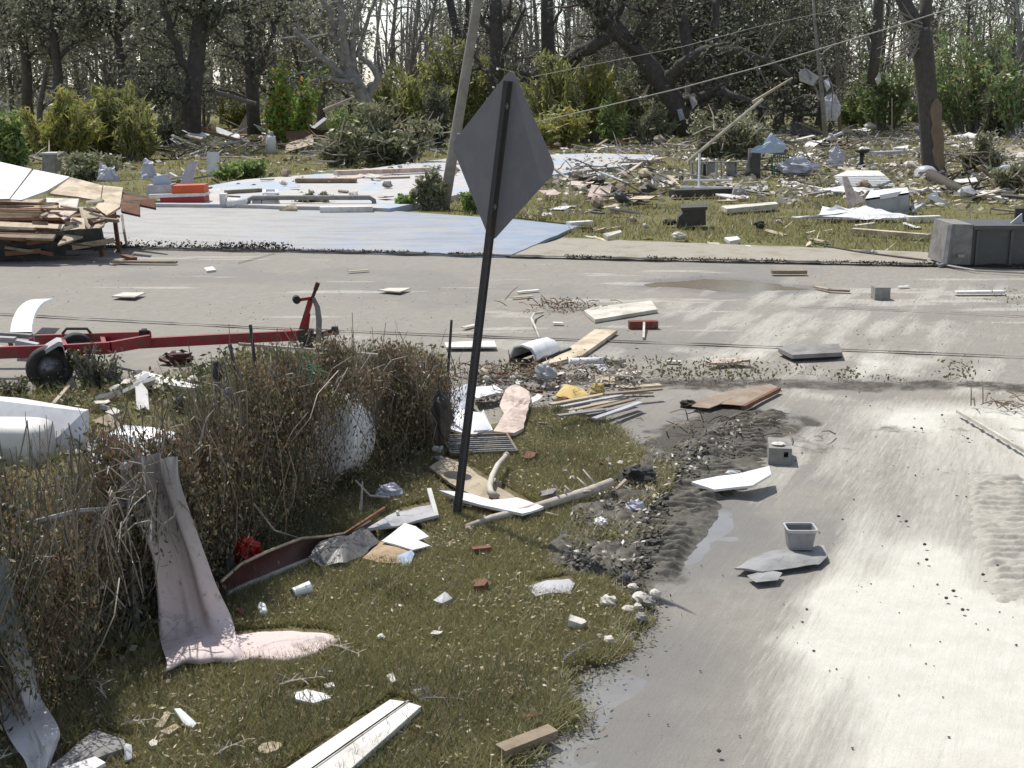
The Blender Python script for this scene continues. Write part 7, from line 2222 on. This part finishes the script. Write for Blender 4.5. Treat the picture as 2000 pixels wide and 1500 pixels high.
strew(60, [(1040, 425), (1340, 400), (1820, 400), (2050, 420), (2050, 250), (1480, 262), (1060, 296), (1060, 380)], ['broken_branch'], ['branch', 'greybark', 'bark'], 'in the wrecked yard right of the sign', .8, 2.2, 313, .05, .2)
strew(40, [(-200, 335), (640, 330), (760, 320), (900, 300), (900, 262), (640, 255), (-200, 258)], ['broken_branch'], ['branch', 'greybark', 'bark'], 'in the rubble left of the utility pole', 1.0, 2.6, 314, .05, .2)
strew(40, [(250, 300), (640, 300), (640, 255), (260, 250)], ['plank', 'torn_sheet', 'split_board'], ['white', 'cleanwhite', 'palegrey', 'offwhite', 'rust', 'redwood', 'tan'], 'piled in the rubble below the dark tree', .8, 2.4, 315, .9, .35)
strew(70, [(1080, 420), (1340, 400), (1820, 405), (2050, 420), (2050, 300), (1480, 300), (1300, 318), (1080, 355)], ['torn_sheet', 'plank', 'split_board', 'torn_sheet'], ['white', 'cleanwhite', 'offwhite', 'palegrey', 'cream', 'tan'], 'spread flat across the right yard', .4, 1.3, 318, .05, .07)
strew(50, [(1480, 290), (2050, 290), (2050, 246), (1640, 240), (1300, 272), (1060, 290)], ['torn_sheet', 'plank', 'split_board'], ['white', 'cleanwhite', 'offwhite', 'palegrey', 'grey'], 'against the wood edge behind the yard', .7, 2.0, 319, .15, .15)
strew(14, LAWN_PX, ['broken_branch'], ['branch', 'greybark'], 'lying on the near verge', .08, .2, 316, .0, .1, .02)
strew(12, [(930, 790), (1110, 800), (1240, 770), (1230, 735), (930, 735)], ['broken_branch'], ['branch', 'bark'], 'in the heap by the road joint', .2, .5, 317, .04, .2, .02)
# uncountable flecks over the yard rubble
fl = []
for poly, n, sz in (([(1040, 430), (1330, 400), (1820, 410), (2100, 420), (2100, 255), (1480, 262), (1060, 300), (1060, 380)], 9000, .24), ([(-200, 345), (640, 345), (640, 258), (-200, 262)], 1700, .28), ([(430, 400), (1000, 350), (1250, 320), (900, 312), (480, 352)], 260, .16), ([(930, 800), (1260, 775), (1240, 730), (920, 735)], 900, .06)):
    q = scatter(poly, n, NPR, lambda x, y: .15 + .85 * sstep(.45, .6, fbm(x * .7 + 40, y * .35, 4)))
    fl.append(cards(np.column_stack([q, .02 + .12 * NPR.random(len(q))]), sz, sz * .45, NPR, flat=.6))
v, f = join_np(fl)
stuff(np_mesh('torn_litter', v, f, LF['confetti']), 'torn paper, insulation and splinters over the wrecked yard', 'litter')

# labels that would be shared are told apart by their order from left to right
from collections import defaultdict
ORD = ['leftmost', 'second', 'third', 'fourth', 'fifth', 'sixth', 'seventh', 'eighth', 'ninth', 'tenth', 'eleventh', 'twelfth', 'thirteenth', 'fourteenth', 'fifteenth', 'sixteenth', 'seventeenth', 'eighteenth', 'nineteenth', 'twentieth'] + [f'twenty-{q}' for q in ('first', 'second', 'third', 'fourth', 'fifth', 'sixth', 'seventh', 'eighth', 'ninth')]
same = defaultdict(list)
for o in scene.objects:
    if o.parent is None and o.get('label') and o.get('category'):
        same[o['label']].append(o)
for lab, obs in same.items():
    if len(obs) < 2:
        continue
    obs.sort(key=lambda o: o.location.x / max(o.location.y, 1))
    for i, o in enumerate(obs):
        o['label'] = f'{lab}, ' + ('leftmost' if i == 0 else 'rightmost' if i == len(obs) - 1 else f'{ORD[min(i, 28)]} from left')
